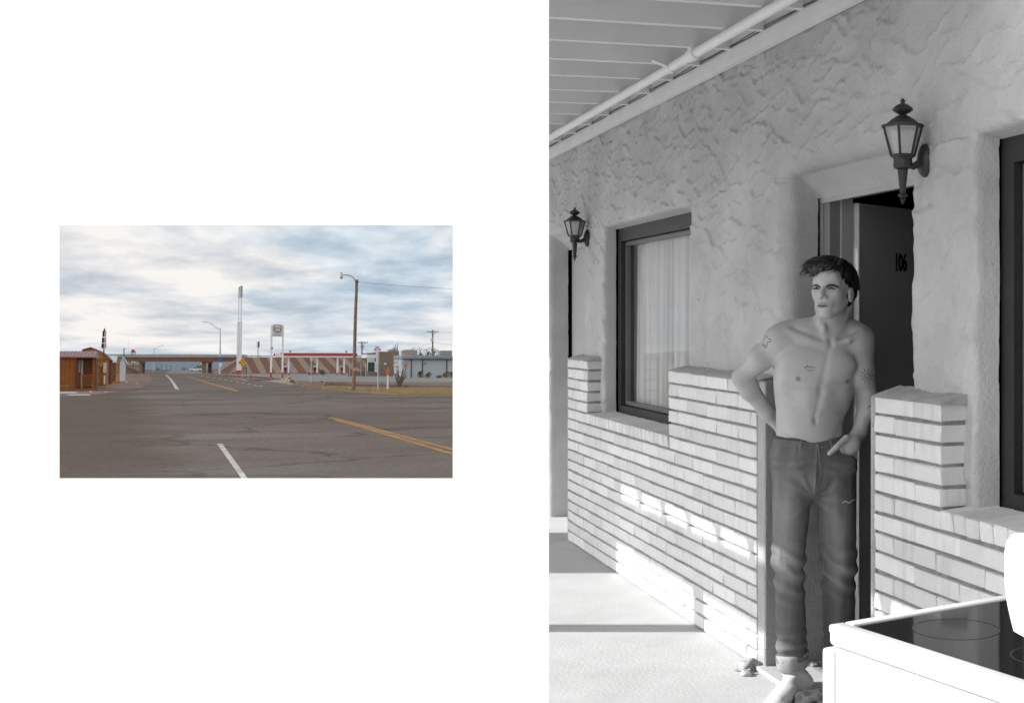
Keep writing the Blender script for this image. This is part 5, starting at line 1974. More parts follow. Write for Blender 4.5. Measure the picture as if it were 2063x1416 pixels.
for k in range(900):
    if rd.random() < 0.5:
        a, y = rd.uniform(440, 560), 0
        lo = 756.4 + (a - 440) * 0.052
        hi = 759.5 + (a - 440) * 0.062
        y = rd.uniform(lo, hi)
    else:
        a, y = rd.uniform(600, 700), rd.uniform(770, 778)
    g_ = G(a, y)
    r = rd.uniform(0.04, 0.12) * (1.0 if a < 570 else 0.6)
    vs = [(g_.x + r * math.cos(t) * rd.uniform(.7, 1.2), g_.y + r * math.sin(t) * rd.uniform(.7, 1.2), 0.05 + (0.07 if a < 570 else 0)) for t in (0, 1.25, 2.5, 3.8, 5.0)]
    vs.append((g_.x, g_.y, 0.05 + r * 0.9 + (0.07 if a < 570 else 0)))
    rub.add(vs, [(0, 1, 5), (1, 2, 5), (2, 3, 5), (3, 4, 5), (4, 0, 5)])
tag(rub.build("gravel", M_boul, None, MR), "loose reddish stones scattered over the islands", "gravel", kind="stuff")

# ---- plants
M_grassb = mat("dry_grass_blade", (0.34, 0.25, 0.12), 0.9, 0.3, 0.7)
M_leafo = mat("rusty_dead_leaf", (0.42, 0.20, 0.05), 0.8, 0.3, 4.0)
M_twig = mat("grey_twig", (0.14, 0.11, 0.09), 0.9, 0.2)
M_yucca = mat("yucca_leaf", (0.09, 0.115, 0.05), 0.6, 0.35, 1.5)
M_yucdry = mat("yucca_dry_skirt", (0.36, 0.25, 0.12), 0.9, 0.3, 2.0)
M_sage = mat("grey_sage_leaf", (0.14, 0.15, 0.12), 0.8, 0.3, 3.0)
M_treedk = mat("far_tree_leaf", (0.055, 0.065, 0.045), 0.9, 0.3, 1.0)

gb = MB()
rd = random.Random(9)
for k in range(14000):
    a = rd.uniform(606, 925)
    top = 779.5 if a < 700 else 783.5
    bot = 783 + (a - 650) * 0.07 if a < 800 else 795.3
    y = rd.uniform(top, max(top + 1, bot))
    g_ = G(a, y)
    h_ = rd.uniform(0.05, 0.22) * (1.35 if abs(a - 805) < 25 else 1)
    w_ = 0.02
    an = rd.uniform(0, 6.28)
    dx, dy = math.cos(an) * w_, math.sin(an) * w_
    lx, ly = rd.uniform(-.5, .5) * h_, rd.uniform(-.5, .5) * h_
    gb.add([(g_.x - dx, g_.y - dy, 0), (g_.x + dx, g_.y + dy, 0), (g_.x + lx, g_.y + ly, h_)], [(0, 1, 2)])
tag(gb.build("dry_grass", M_grassb, None, MR), "short straw-coloured dry grass along the road edge", "grass", kind="stuff")


def leaves(b, c, rx, ry, rz, n, size, rd, shell=0.55):
    for k in range(n):
        while True:
            p = Vector((rd.uniform(-1, 1), rd.uniform(-1, 1), rd.uniform(-1, 1)))
            if shell < p.length <= 1:
                break
        p = Vector((c[0] + p.x * rx, c[1] + p.y * ry, c[2] + p.z * rz))
        d = Vector((rd.gauss(0, 1), rd.gauss(0, 1), rd.gauss(0, 1))).normalized()
        e = d.orthogonal().normalized()
        s_ = size * rd.uniform(.5, 1.3)
        b.add([p - d * s_, p + e * s_ * .45, p + d * s_, p - e * s_ * .45], [(0, 1, 2, 3)])


# bare shrub with rusty leaf tufts
s = Spot(803, 784)
shb = empty("bare_shrub", s.mw, "bare many-stemmed shrub with a few rusty leaf clusters on the grass", "shrub")
b = MB()
rd = random.Random(21)
tips = []
for k in range(15):
    tx = 788 + 38 * rd.random()
    ty = 715 + 48 * rd.random() ** 0.7
    p0 = Vector((s.x(803 + rd.uniform(-4, 4)), rd.uniform(-0.2, 0.2), 0))
    p3 = Vector((s.x(tx), rd.uniform(-0.6, 0.6), s.z(ty)))
    p1 = p0.lerp(p3, 0.35) + Vector((rd.uniform(-.12, .12), 0, 0.1))
    p2 = p0.lerp(p3, 0.7) + Vector((rd.uniform(-.12, .12), 0, 0.05))
    b.tube([p0, p1, p2, p3], [0.05, 0.035, 0.022, 0.008], 5)
    tips.append(p3)
    for j in range(5):
        q0 = p1.lerp(p3, rd.random())
        q1 = q0 + Vector((rd.uniform(-.4, .4), rd.uniform(-.3, .3), rd.uniform(0.1, .5)))
        b.tube([q0, q0.lerp(q1, .5) + Vector((0, 0, .04)), q1], [0.014, 0.009, 0.005], 4)
        tips.append(q1)
b.build("stems", M_twig, shb)
b = MB()
for (a, y) in ((822, 712), (818, 709), (789, 729), (793, 731), (798, 739), (816, 732), (821, 731), (829, 732), (820, 739)):
    leaves(b, (s.x(a), rd.uniform(-.3, .3), s.z(y)), 0.16, 0.16, 0.10, 28, 0.05, rd, 0.0)
for tpt in tips[::3]:
    leaves(b, tpt, 0.06, 0.06, 0.06, 3, 0.03, rd, 0)
b.build("dead_leaves", M_leafo, shb)
b = MB()
for k in range(120):
    x_ = rd.uniform(-0.8, 0.8)
    b.tube([(x_, rd.uniform(-.4, .4), 0), (x_ + rd.uniform(-.2, .2), rd.uniform(-.4, .4), rd.uniform(.15, .45))], [0.012, 0.003], 3)
b.build("undergrowth", M_twig, shb)


def yucca(base, w, h, n, seed, label):
    s = Spot(*base)
    g = empty("yucca_plant", s.mw, label, "yucca", "yuccas before the long grey building")
    rd = random.Random(seed)
    b, d = MB(), MB()
    W, H_ = w * s.mx / 2, h * s.mz
    for c in range(n):
        cx = rd.uniform(-.7, .7) * W
        cz = H_ * rd.uniform(.35, .8)
        cy = rd.uniform(-.5, .5)
        for k in range(70):
            v = Vector((rd.gauss(0, 1), rd.gauss(0, 1), rd.gauss(0.35, .8))).normalized()
            L = rd.uniform(.35, .62)
            e = v.orthogonal().normalized() * 0.035
            p = Vector((cx, cy, cz))
            b.add([p - e, p + e, p + v * L + Vector((0, 0, -.06))], [(0, 1, 2)])
        for k in range(45):
            v = Vector((rd.gauss(0, 1), rd.gauss(0, 1), -1.1)).normalized()
            e = v.orthogonal().normalized() * 0.035
            p = Vector((cx, cy, cz))
            d.add([p - e, p + e, p + v * min(cz * 1.2, 0.7)], [(0, 1, 2)])
    b.build("green_leaves", M_yucca, g)
    d.build("dry_skirt", M_yucdry, g)
    t = MB()
    t.tube([(0, 0, 0), (0, 0, H_ * .5)], [0.12, 0.1], 6)
    t.build("trunk", M_twig, g)


for i, (bs_, w_, h_, n_) in enumerate((((846, 761), 20, 16, 5), ((864, 761), 14, 12, 3), ((884, 761.2), 11, 4, 2), ((898, 761), 16, 13, 4), ((911, 761), 14, 15, 4))):
    yucca(bs_, w_, h_, n_, 30 + i, ["largest yucca clump, below the small square wall window", "medium yucca clump right beside the largest one", "lowest flattened yucca between two taller clumps",
          "yucca clump at the foot of the third dark post", "tall yucca just past the third dark post"][i])


def bush(base, w, h, label, m, n=500, seed=1, name="round_bush"):
    s = Spot(*base)
    g = empty(name, s.mw, label, "bush")
    rd = random.Random(seed)
    b = MB()
    W, H_ = w * s.mx / 2, h * s.mz
    for k in range(7):
        leaves(b, (rd.uniform(-.5, .5) * W, rd.uniform(-.4, .4) * W, H_ * rd.uniform(.35, .65)), W * .6, W * .6, H_ * .42, n // 7, 0.11, rd, 0.2)
    b.build("foliage", m, g)
    t = MB()
    for k in range(5):
        t.tube([(0, 0, 0), (rd.uniform(-.5, .5) * W, rd.uniform(-.4, .4) * W, H_ * .6)], [0.05, 0.015], 5)
    t.build("stem", M_twig, g)


bush((649.5, 755.4), 15, 11.5, "round grey sage bush standing alone under the canopy", M_sage, 700, 4)
bush((626, 755.6), 11, 6, "low dark green shrub at the foot of the edge-on sign post", M_yucca, 400, 5)
bush((470, 753.4), 16, 6, "dry low shrub left of the tall white sign base", M_yucdry, 260, 6)
for i, (a, w_, h_, lb) in enumerate(((318, 14, 5, "scrub thicket beside the far road left of its vanishing point"), (372, 16, 6, "scrub thicket beside the far road right of its vanishing point"), (392, 20, 7, "taller scrub behind the white truck under the bridge"))):
    bush((a, 746.0), w_, h_ , lb, mat("far_brown_scrub", (0.15, 0.11, 0.075), 0.95, 0.2), 500, 50 + i, "scrub_thicket")


def far_tree(base, topy, w, seed, label):
    s = Spot(*base)
    g = empty("far_tree", s.mw, label, "tree", "tree tops behind the long grey building")
    rd = random.Random(seed)
    H_ = s.z(topy)
    b = MB()
    b.tube([(0, 0, 0), (0.1, 0, H_ * .6), (0, 0, H_ * .8)], [0.22, 0.14, 0.05], 7)
    tips = []
    for k in range(16):
        p0 = Vector((0, 0, H_ * rd.uniform(.4, .75)))
        p1 = p0 + Vector((rd.uniform(-1, 1) * w * s.mx / 2, rd.uniform(-1, 1), H_ * rd.uniform(.08, .28)))
        b.tube([p0, p0.lerp(p1, .5) + Vector((0, 0, .15)), p1], [0.07, 0.04, 0.015], 5)
        tips.append(p1)
    b.build("trunk", M_twig, g)
    b = MB()
    for t in tips:
        leaves(b, t, 0.55, 0.55, 0.45, 26, 0.13, rd, 0.0)
    b.build("crown", M_treedk, g)


for i, (a, ty, w_) in enumerate(((828, 702, 12), (848, 700.5, 14), (862, 697, 16), (875, 702, 12))):
    far_tree((a, 755.5), ty, w_, 80 + i, ["sparse dark tree top beside the largest rooftop unit", "bushy dark tree top between rooftop unit and utility pole", "tallest tree top directly behind the crossarm utility pole", "low dark tree top left of the rooftop vent"][i])
far_tree((793, 755.5), 696, 10, 91, "leafless wispy tree behind the brown block store")

# ---- vehicles and sign beyond the bridge
M_carw = mat("white_car_paint", (0.70, 0.70, 0.72), 0.3, 0.02, spec=0.5)
M_tyre = mat("tyre_rubber", (0.02, 0.02, 0.02), 0.8, 0)


def vehicle(name, bx, by, L, H_, label, paint, cab):
    s = Spot(bx, by)
    g = empty(name, s.mw, label, "truck")
    w = L * s.mx
    h = H_ * s.mz
    MB().prism([(-w / 2, h * .2), (w / 2, h * .2), (w / 2, h * .62), (w * .12, h * .64), (w * .02, h), (-w * .22, h), (-w * .32, h * .66), (-w / 2, h * .58)], -0.9, 0.9, 'y').build("body", paint, g, smooth=False)
    MB().prism([(-w * .205, h * .93), (w * .0, h * .93), (w * .08, h * .68), (-w * .28, h * .68)], -0.93, 0.93, 'y').build("window", M_glassd, g)
    for a in (-.33, .33):
        for yy in (-0.95, 0.7):
            tb = MB()
            tb.tube([(w * a, yy, h * .2), (w * a, yy + 0.25, h * .2)], h * .2, 14)
            wh = tb.build("wheel", M_tyre, g)
            hb_ = MB()
            hb_.tube([(w * a, yy - 0.012, h * .2), (w * a, yy + 0.262, h * .2)], h * .1, 10)
            hb_.build("rim", M_galv, wh)
    for yy in (-0.7, 0.5):
        MB().box(-w / 2 - 0.03, -w / 2 - 0.001, yy, yy + 0.25, h * .42, h * .54).build("headlight", M_wht, g)
    return g


vehicle("pickup_truck", 394, 747.6, 24, 8.2, "white pickup truck parked in the shade under the overpass", M_carw, 0)
s, g = pole_sign("green_highway_sign", (402, 748.4), "green highway guide sign under the overpass by the white truck")
for a in (397.5, 406.5):
    MB().box(s.x(a), s.x(a + 0.7), 0, 0.2, 0, s.z(741)).build("post", M_galv, g)
MB().box(s.x(395.6), s.x(408.4), -0.08, -0.01, s.z(741.6), s.z(736.6)).build("panel", M_grn, g)
s, g = pole_sign("small_price_sign", (404.6, 747.2), "small black and white price sign hung with orange digits beneath the overpass")
MB().box(s.x(404.2), s.x(405), 0, 0.2, 0, s.z(731)).build("pole", M_dgrey, g)
f = MB().box(s.x(402.8), s.x(407.4), -0.2, 0.2, s.z(736.2), s.z(729.5)).build("panel", M_blk, g)
for k, m in enumerate((M_wht, MATS["led_orange"], M_yel)):
    MB().box(s.x(403.3), s.x(406.9), -0.24, -0.21, s.z(731.3 + 2.1 * k), s.z(729.9 + 2.1 * k)).build("digit", m, f)
# pumps shop far beyond and barn at left
s = Spot(270, 747.8)
hb2 = empty("far_shop", s.mw, "low pale far building beyond the left piers", "building")
MB().box(s.x(255), s.x(280), 0, 8, 0, s.z(736)).build("wall", mat("far_tan_wall", (0.33, 0.24, 0.17), 0.9, 0.1), hb2)
MB().prism([(s.x(254), s.z(736)), (s.x(281), s.z(736)), (s.x(279), s.z(733)), (s.x(257), s.z(733))], -0.5, 8.5, 'y').build("roof", mat("far_lilac_roof", (0.30, 0.28, 0.33), 0.7, 0.05), hb2)
for i in range(4):
    s = Spot(316 + i * 9.5, 746.4)
    g = empty("far_utility_pole", s.mw, ["distant utility pole closest to the left bridge pier", "distant utility pole next to the left thicket", "distant utility pole over the far road itself", "distant utility pole just left of the right thicket"][i], "utility pole", "distant poles along the far road")
    MB().tube([(0, 0, 0), (0, 0, s.z(733 + i))], 0.12, 5).build("pole", M_twig, g)
    MB().box(-1.0, 1.0, -0.08, 0.08, s.z(734.3 + i), s.z(733.9 + i)).build("cross_arm", M_twig, g)
# ================================================================== the man in the doorway
MD = 5.35                                                    # distance of the figure's mid plane


def m_(px, py, dy=0.0):
    Y = MD + dy
    return np.array([(px - PX0) / FPX * Y, dy, CAMZ - (py - PY0) / FPX * Y], np.float32)


class SDF:
    def __init__(s, lo, hi, h):
        s.lo = np.array(lo, np.float32)
        s.h = h
        s.n = np.ceil((np.array(hi) - s.lo) / h).astype(int) + 1
        s.D = np.full(s.n, 1.0, np.float32)

    def _sl(s, lo, hi, pad):
        a = np.clip(np.floor((np.array(lo) - pad - s.lo) / s.h).astype(int), 0, s.n - 1)
        c = np.clip(np.ceil((np.array(hi) + pad - s.lo) / s.h).astype(int) + 1, 1, s.n)
        sl = tuple(slice(i, j) for i, j in zip(a, c))
        ax = [s.lo[k] + s.h * np.arange(a[k], c[k], dtype=np.float32) for k in range(3)]
        return sl, np.meshgrid(*ax, indexing='ij')

    def _mix(s, sl, d, k, op):
        D = s.D[sl]
        if op == 'add':
            h = np.clip(0.5 + 0.5 * (D - d) / k, 0, 1)
            s.D[sl] = D * (1 - h) + d * h - k * h * (1 - h)
        elif op == 'sub':
            d = -d
            h = np.clip(0.5 - 0.5 * (D - d) / k, 0, 1)
            s.D[sl] = D * (1 - h) + d * h + k * h * (1 - h)

    def cone(s, a, b, r1, r2, k=0.03, op='add'):
        a, b = np.asarray(a, np.float32), np.asarray(b, np.float32)
        R = max(r1, r2)
        sl, P = s._sl(np.minimum(a, b) - R, np.maximum(a, b) + R, k + 3 * s.h)
        ba = b - a
        q = [P[i] - a[i] for i in range(3)]
        t = np.clip((q[0] * ba[0] + q[1] * ba[1] + q[2] * ba[2]) / float(ba @ ba), 0, 1)
        d = np.sqrt(sum((q[i] - t * ba[i]) ** 2 for i in range(3))) - (r1 + (r2 - r1) * t)
        s._mix(sl, d, k, op)

    def ell(s, c, r, k=0.03, R=None, op='add'):
        c, r = np.asarray(c, np.float32), np.asarray(r, np.float32)
        m = r.max()
        sl, P = s._sl(c - m, c + m, k + 3 * s.h)
        q = [P[i] - c[i] for i in range(3)]
        if R is not None:                                    # rows of R = local axes in world
            q = [sum(R[j][i] * q[i] for i in range(3)) for j in range(3)]
        k0 = np.sqrt(sum((q[i] / r[i]) ** 2 for i in range(3)))
        k1 = np.sqrt(sum((q[i] / r[i] ** 2) ** 2 for i in range(3)))
        d = k0 * (k0 - 1) / np.maximum(k1, 1e-6)
        s._mix(sl, d, k, op)

    def mesh(s):
        D = s.D
        S = D < 0
        cnt = np.zeros(tuple(s.n - 1), np.int8)
        for i in (0, 1):
            for j in (0, 1):
                for k in (0, 1):
                    cnt += S[i:s.n[0] - 1 + i, j:s.n[1] - 1 + j, k:s.n[2] - 1 + k]
        mix = (cnt > 0) & (cnt < 8)
        C = np.argwhere(mix)
        idx = np.full(mix.shape, -1, np.int64)
        idx[mix] = np.arange(len(C))
        pos = np.zeros((len(C), 3), np.float32)
        num = np.zeros(len(C), np.float32)
        off = np.array([(i, j, k) for i in (0, 1) for j in (0, 1) for k in (0, 1)])
        vals = np.stack([D[C[:, 0] + o[0], C[:, 1] + o[1], C[:, 2] + o[2]] for o in off], 1)
        for a in range(8):
            for c in range(a + 1, 8):
                if np.abs(off[a] - off[c]).sum() != 1:
                    continue
                va, vb = vals[:, a], vals[:, c]
                x = (va < 0) != (vb < 0)
                t = np.where(x, va / np.where(va - vb == 0, 1, va - vb), 0)
                p = off[a] + t[:, None] * (off[c] - off[a])
                pos += np.where(x[:, None], p, 0)
                num += x
        V = s.lo + s.h * (C + pos / num[:, None])
        F = []
        for ax in range(3):
            o1, o2 = (ax + 1) % 3, (ax + 2) % 3
            s0 = [slice(0, s.n[i]) for i in range(3)]
            s1 = list(s0)
            s0[ax] = slice(0, s.n[ax] - 1)
            s1[ax] = slice(1, s.n[ax])
            A, B_ = S[tuple(s0)], S[tuple(s1)]
            E = np.argwhere(A != B_)
            E = E[(E[:, o1] > 0) & (E[:, o2] > 0) & (E[:, o1] < s.n[o1] - 1) & (E[:, o2] < s.n[o2] - 1)]
            q = []
            for d1, d2 in ((-1, -1), (0, -1), (0, 0), (-1, 0)):
                e = E.copy()
                e[:, o1] += d1
                e[:, o2] += d2
                q.append(idx[e[:, 0], e[:, 1], e[:, 2]])
            q = np.stack(q, 1)
            flip = ~A[E[:, 0], E[:, 1], E[:, 2]]
            q[flip] = q[flip][:, ::-1]
            F.append(q)
        F = np.concatenate(F)
        F = F[(F >= 0).all(1)]
        return V, F


def normals(V, F):
    n = np.cross(V[F[:, 2]] - V[F[:, 0]], V[F[:, 3]] - V[F[:, 1]])
    N_ = np.zeros_like(V)
    for k in range(4):
        np.add.at(N_, F[:, k], n)
    return N_ / np.maximum(np.linalg.norm(N_, axis=1, keepdims=True), 1e-9)


def smooth_mesh(V, F, it, lam=0.5):
    e = np.concatenate([F[:, [0, 1]], F[:, [1, 2]], F[:, [2, 3]], F[:, [3, 0]]])
    for _ in range(it):
        A = np.zeros_like(V)
        c = np.zeros(len(V), np.float32)
        np.add.at(A, e[:, 0], V[e[:, 1]])
        np.add.at(A, e[:, 1], V[e[:, 0]])
        np.add.at(c, e[:, 0], 1)
        np.add.at(c, e[:, 1], 1)
        V = V + lam * (A / np.maximum(c, 1)[:, None] - V)
    return V


# ---- head frame
YAW = math.radians(27)
HF = np.array([-math.sin(YAW), -math.cos(YAW), 0.02])         # forward
HF /= np.linalg.norm(HF)
HL = np.array([math.cos(YAW), -math.sin(YAW), -0.02])         # his left (picture right)
HL /= np.linalg.norm(HL)
HU = np.cross(HL, HF) * -1
if HU[2] < 0:
    HU = -HU
HC = m_(1677.5, 581, -0.03)
HR3 = np.stack([HF, HL, HU])


def hp(f, l, u):
    return (HC + f * HF + l * HL + u * HU).astype(np.float32)


B_ = SDF((-0.34, -0.36, -0.01), (0.46, 0.26, 1.83), 0.0042)
# torso
B_.ell(m_(1640, 765, 0.02), (0.155, 0.105, 0.20), 0.03)
B_.ell(m_(1648, 705, 0.022), (0.160, 0.088, 0.10), 0.05)
B_.ell(m_(1631, 845, 0.015), (0.140, 0.092, 0.15), 0.05)
B_.ell(m_(1634, 905, 0.01), (0.150, 0.100, 0.11), 0.05)
for sx, a in ((-1, (1611, 733)), (1, (1686, 736))):
    B_.ell(m_(a[0], a[1], -0.050), (0.080, 0.036, 0.056), 0.040)
B_.ell(m_(1585, 765, 0.03), (0.05, 0.075, 0.13), 0.04)         # lats
B_.ell(m_(1697, 765, 0.03), (0.045, 0.075, 0.13), 0.04)
# shoulder girdle, collar bones, trapezius
B_.cone(m_(1592, 682, 0.03), m_(1722, 686, 0.03), 0.062, 0.062, 0.05)
B_.cone(m_(1668, 655, 0.05), m_(1585, 673, 0.035), 0.045, 0.045, 0.05)
B_.cone(m_(1694, 655, 0.05), m_(1738, 680, 0.035), 0.045, 0.045, 0.05)
# arms
B_.ell(m_(1568, 688, 0.015), (0.060, 0.062, 0.066), 0.04)
B_.cone(m_(1566, 690, 0.015), m_(1496, 759, 0.075), 0.052, 0.040, 0.03)
B_.ell(m_(1530, 722, 0.03), (0.048, 0.05, 0.052), 0.03)
B_.cone(m_(1494, 762, 0.075), m_(1546, 832, 0.15), 0.041, 0.033, 0.02)
B_.ell(m_(1508, 781, 0.095), (0.040, 0.040, 0.052), 0.025)
B_.cone(m_(1546, 832, 0.15), m_(1575, 860, 0.17), 0.032, 0.030, 0.02)
B_.ell(m_(1586, 868, 0.172), (0.045, 0.022, 0.04), 0.02)
for k in range(4):
    B_.cone(m_(1590, 862 + 8 * k, 0.178), m_(1622 - 3 * k, 872 + 8 * k, 0.172), 0.010, 0.008, 0.006)
B_.ell(m_(1731, 692, 0.02), (0.054, 0.060, 0.064), 0.04)
B_.cone(m_(1734, 692, 0.02), m_(1748, 797, 0.03), 0.052, 0.040, 0.03)
B_.ell(m_(1739, 748, 0.005), (0.045, 0.048, 0.07), 0.03)
B_.cone(m_(1749, 800, 0.03), m_(1733, 868, -0.008), 0.041, 0.029, 0.02)
B_.ell(m_(1750, 820, 0.018), (0.040, 0.042, 0.06), 0.02)
# left hand: back of hand at the pocket, thumb outside, fingers inside
B_.cone(m_(1733, 868, -0.008), m_(1718, 889, -0.045), 0.028, 0.032, 0.02)
B_.ell(m_(1713, 896, -0.058), (0.040, 0.024, 0.036), 0.02)
B_.cone(m_(1706, 882, -0.075), m_(1686, 900, -0.104), 0.0150, 0.0125, 0.012)
B_.cone(m_(1686, 900, -0.104), m_(1671, 913, -0.112), 0.0125, 0.0100, 0.004)
for k, (a, c) in enumerate(((1694, 908), (1703, 912), (1712, 914), (1720, 913))):
    B_.cone(m_(a + 2, c - 10, -0.068 + 0.010 * k), m_(a, c + 10, -0.060 + 0.012 * k), 0.0125, 0.011, 0.006)
    B_.cone(m_(a, c + 10, -0.060 + 0.012 * k), m_(a - 4, c + 28, -0.050 + 0.012 * k), 0.011, 0.009, 0.004)
# neck
B_.cone(m_(1668, 704, 0.03), m_(1676, 622, 0.0), 0.064, 0.060, 0.03)
B_.cone(m_(1710, 616, 0.015), m_(1680, 690, -0.045), 0.017, 0.012, 0.014)
B_.cone(m_(1648, 622, -0.02), m_(1664, 690, -0.048), 0.012, 0.010, 0.02)
B_.ell(m_(1660, 662, -0.054), (0.009, 0.009, 0.015), 0.016)
# head
B_.ell(hp(-0.015, 0, 0.034), (0.095, 0.076, 0.083), 0.02, HR3)
B_.ell(hp(0.028, 0, -0.028), (0.060, 0.065, 0.085), 0.03, HR3)
for l in (-1, 1):
    B_.cone(hp(-0.004, 0.052 * l, -0.056), hp(0.062, 0.018 * l, -0.108), 0.016, 0.015, 0.022)
    B_.ell(hp(0.056, 0.045 * l, -0.018), (0.026, 0.020, 0.017), 0.02, HR3)
    B_.cone(hp(0.084, 0.010 * l, 0.017), hp(0.062, 0.052 * l, 0.018), 0.011, 0.010, 0.012)
B_.ell(hp(0.072, 0, -0.108), (0.019, 0.022, 0.017), 0.02, HR3)
B_.ell(hp(0.070, 0, 0.045), (0.022, 0.050, 0.030), 0.03, HR3)
for l in (-1, 1):                                            # eye sockets
    B_.ell(hp(0.094, 0.031 * l, -0.001), (0.018, 0.020, 0.011), 0.008, HR3, 'sub')
    B_.cone(hp(0.0845, 0.018 * l, 0.0055), hp(0.0765, 0.045 * l, 0.0045), 0.0055, 0.0045, 0.005)     # upper lid
    B_.cone(hp(0.0825, 0.019 * l, -0.0065), hp(0.0755, 0.043 * l, -0.0055), 0.0045, 0.004, 0.006)   # lower lid
B_.cone(hp(0.084, 0, 0.014), hp(0.107, 0, -0.030), 0.0085, 0.0100, 0.012)
B_.ell(hp(0.108, 0, -0.034), (0.011, 0.011, 0.010), 0.008, HR3)
for l in (-1, 1):
    B_.ell(hp(0.096, 0.0125 * l, -0.038), (0.010, 0.0075, 0.008), 0.006, HR3)
    B_.ell(hp(0.102, 0.006 * l, -0.045), (0.004, 0.0032, 0.003), 0.003, HR3, 'sub')
B_.ell(hp(0.076, 0, -0.066), (0.016, 0.034, 0.022), 0.02, HR3)
B_.ell(hp(0.0885, 0, -0.0635), (0.0075, 0.024, 0.0050), 0.007, HR3)
B_.ell(hp(0.0875, 0, -0.0750), (0.0080, 0.020, 0.0060), 0.007, HR3)
for l in (-1, 1):                                            # ears
    B_.ell(hp(-0.006, 0.081 * l, -0.026), (0.021, 0.011, 0.031), 0.006, HR3)
    B_.ell(hp(0.001, 0.093 * l, -0.024), (0.010, 0.006, 0.017), 0.004, HR3, 'sub')
B_.cone(m_(1662, 695, -0.054), m_(1630, 684, -0.056), 0.009, 0.008, 0.016)
B_.cone(m_(1630, 684, -0.056), m_(1588, 668, -0.030), 0.008, 0.010, 0.018)
B_.cone(m_(1682, 695, -0.054), m_(1710, 685, -0.050), 0.009, 0.008, 0.016)
B_.cone(m_(1710, 685, -0.050), m_(1738, 672, -0.022), 0.008, 0.010, 0.018)
# legs inside the jeans, feet
B_.cone(m_(1600, 930, 0.0), m_(1588, 1125, -0.02), 0.075, 0.050, 0.04)
B_.cone(m_(1588, 1125, -0.02), m_(1599, 1350, -0.02), 0.048, 0.033, 0.03)
B_.cone(m_(1684, 930, 0.0), m_(1690, 1130, 0.02), 0.075, 0.050, 0.04)
B_.cone(m_(1690, 1130, 0.02), m_(1690, 1350, 0.05), 0.048, 0.033, 0.03)


def foot(S_, ank, heel, toe, g=0.0, toes=True):
    a, h, t = (np.asarray(v, np.float32) for v in (ank, heel, toe))
    d = t - h
    S_.cone(a, h + np.array([0, 0, 0.036]), 0.034 + g, 0.034 + g, 0.02)
    S_.cone(a + np.array([0, 0, -0.02]), h + d * 0.62 + np.array([0, 0, 0.036]), 0.034 + g, 0.026 + g, 0.025)
    S_.cone(h + np.array([0, 0, 0.032]), h + d * 0.72 + np.array([0, 0, 0.024]), 0.032 + g, 0.030 + g, 0.02)
    w = np.array([-d[1], d[0], 0]) / np.linalg.norm(d[:2])
    if not toes:
        S_.cone(h + d * 0.60 + w * 0.012 + np.array([0, 0, 0.028]), h + d * 0.93 + w * 0.010 + np.array([0, 0, 0.020]), 0.030 + g, 0.022 + g, 0.03)
        S_.cone(h + d * 0.60 - w * 0.016 + np.array([0, 0, 0.026]), h + d * 0.97 - w * 0.018 + np.array([0, 0, 0.018]), 0.028 + g, 0.020 + g, 0.03)
        return
    for k in range(5):
        e = (k - 2) * 0.017
        L = (1.0, 1.0, 0.97, 0.93, 0.87)[k]
        S_.cone(h + d * 0.66 + w * e + np.array([0, 0, 0.020]), h + d * L + w * e * 1.12 + np.array([0, 0, 0.014]), 0.0145 + g, (0.012 if k else 0.014) + g, 0.008)


ankR, heelR, toeR = m_(1600, 1352, -0.015), np.array([0.070, -0.010, 0.0]), np.array([-0.045, -0.245, 0.0])
ankL, heelL, toeL = m_(1690, 1350, 0.05), np.array([0.212, 0.10, 0.0]), np.array([0.235, -0.16, 0.0])
foot(B_, ankR, heelR, toeR)
foot(B_, ankL, heelL, toeL)
V, F = B_.mesh()
V = smooth_mesh(V, F, 2, 0.4)
Nn = normals(V, F)
front = np.clip(-Nn[:, 1], 0, 1)


def seg_d(V, a, b):
    """distance in the picture plane (x,z) to a segment"""
    a, b = a[[0, 2]], b[[0, 2]]
    p = V[:, [0, 2]]
    t = np.clip(((p - a) @ (b - a)) / float((b - a) @ (b - a)), 0, 1)
    return np.linalg.norm(p - a - t[:, None] * (b - a), axis=1)


def groove(a, b, depth, w, lim=None):
    global V
    g = depth * np.exp(-(seg_d(V, a, b) / w) ** 2) * front
    V = V - Nn * g[:, None]


groove(m_(1668, 702), m_(1652, 790), 0.0035, 0.014)
groove(m_(1652, 790), m_(1641, 836), 0.0040, 0.011)
groove(m_(1641, 843), m_(1641, 848), 0.012, 0.0075)
groove(m_(1600, 805), m_(1690, 805), 0.0022, 0.010)
groove(m_(1598, 828), m_(1686, 826), 0.0020, 0.010)
groove(m_(1560, 842), m_(1600, 884), 0.004, 0.014)
groove(m_(1703, 852), m_(1680, 878), 0.004, 0.014)
groove(m_(1572, 780), m_(1604, 800), 0.003, 0.008)
groove(m_(1570, 800), m_(1598, 816), 0.003, 0.008)
groove(m_(1566, 818), m_(1594, 834), 0.0025, 0.008)
groove(m_(1580, 772), m_(1650, 778), 0.0050, 0.012)
groove(m_(1650, 778), m_(1702, 772), 0.0045, 0.010)
groove(m_(1672, 686), m_(1673, 694), 0.007, 0.010)
groove(m_(1652, 680), m_(1600, 660), 0.006, 0.011)
groove(m_(1690, 680), m_(1728, 664), 0.006, 0.010)
groove(m_(1655, 705), m_(1600, 690), 0.003, 0.012)
for a in ((1625, 815), (1661, 815), (1627, 795), (1665, 795)):
    d = np.linalg.norm((V - m_(*a))[:, [0, 2]], axis=1)
    V = V + Nn * (0.003 * np.exp(-(d / 0.022) ** 2) * front)[:, None]
tone = np.ones(len(V), np.float32)


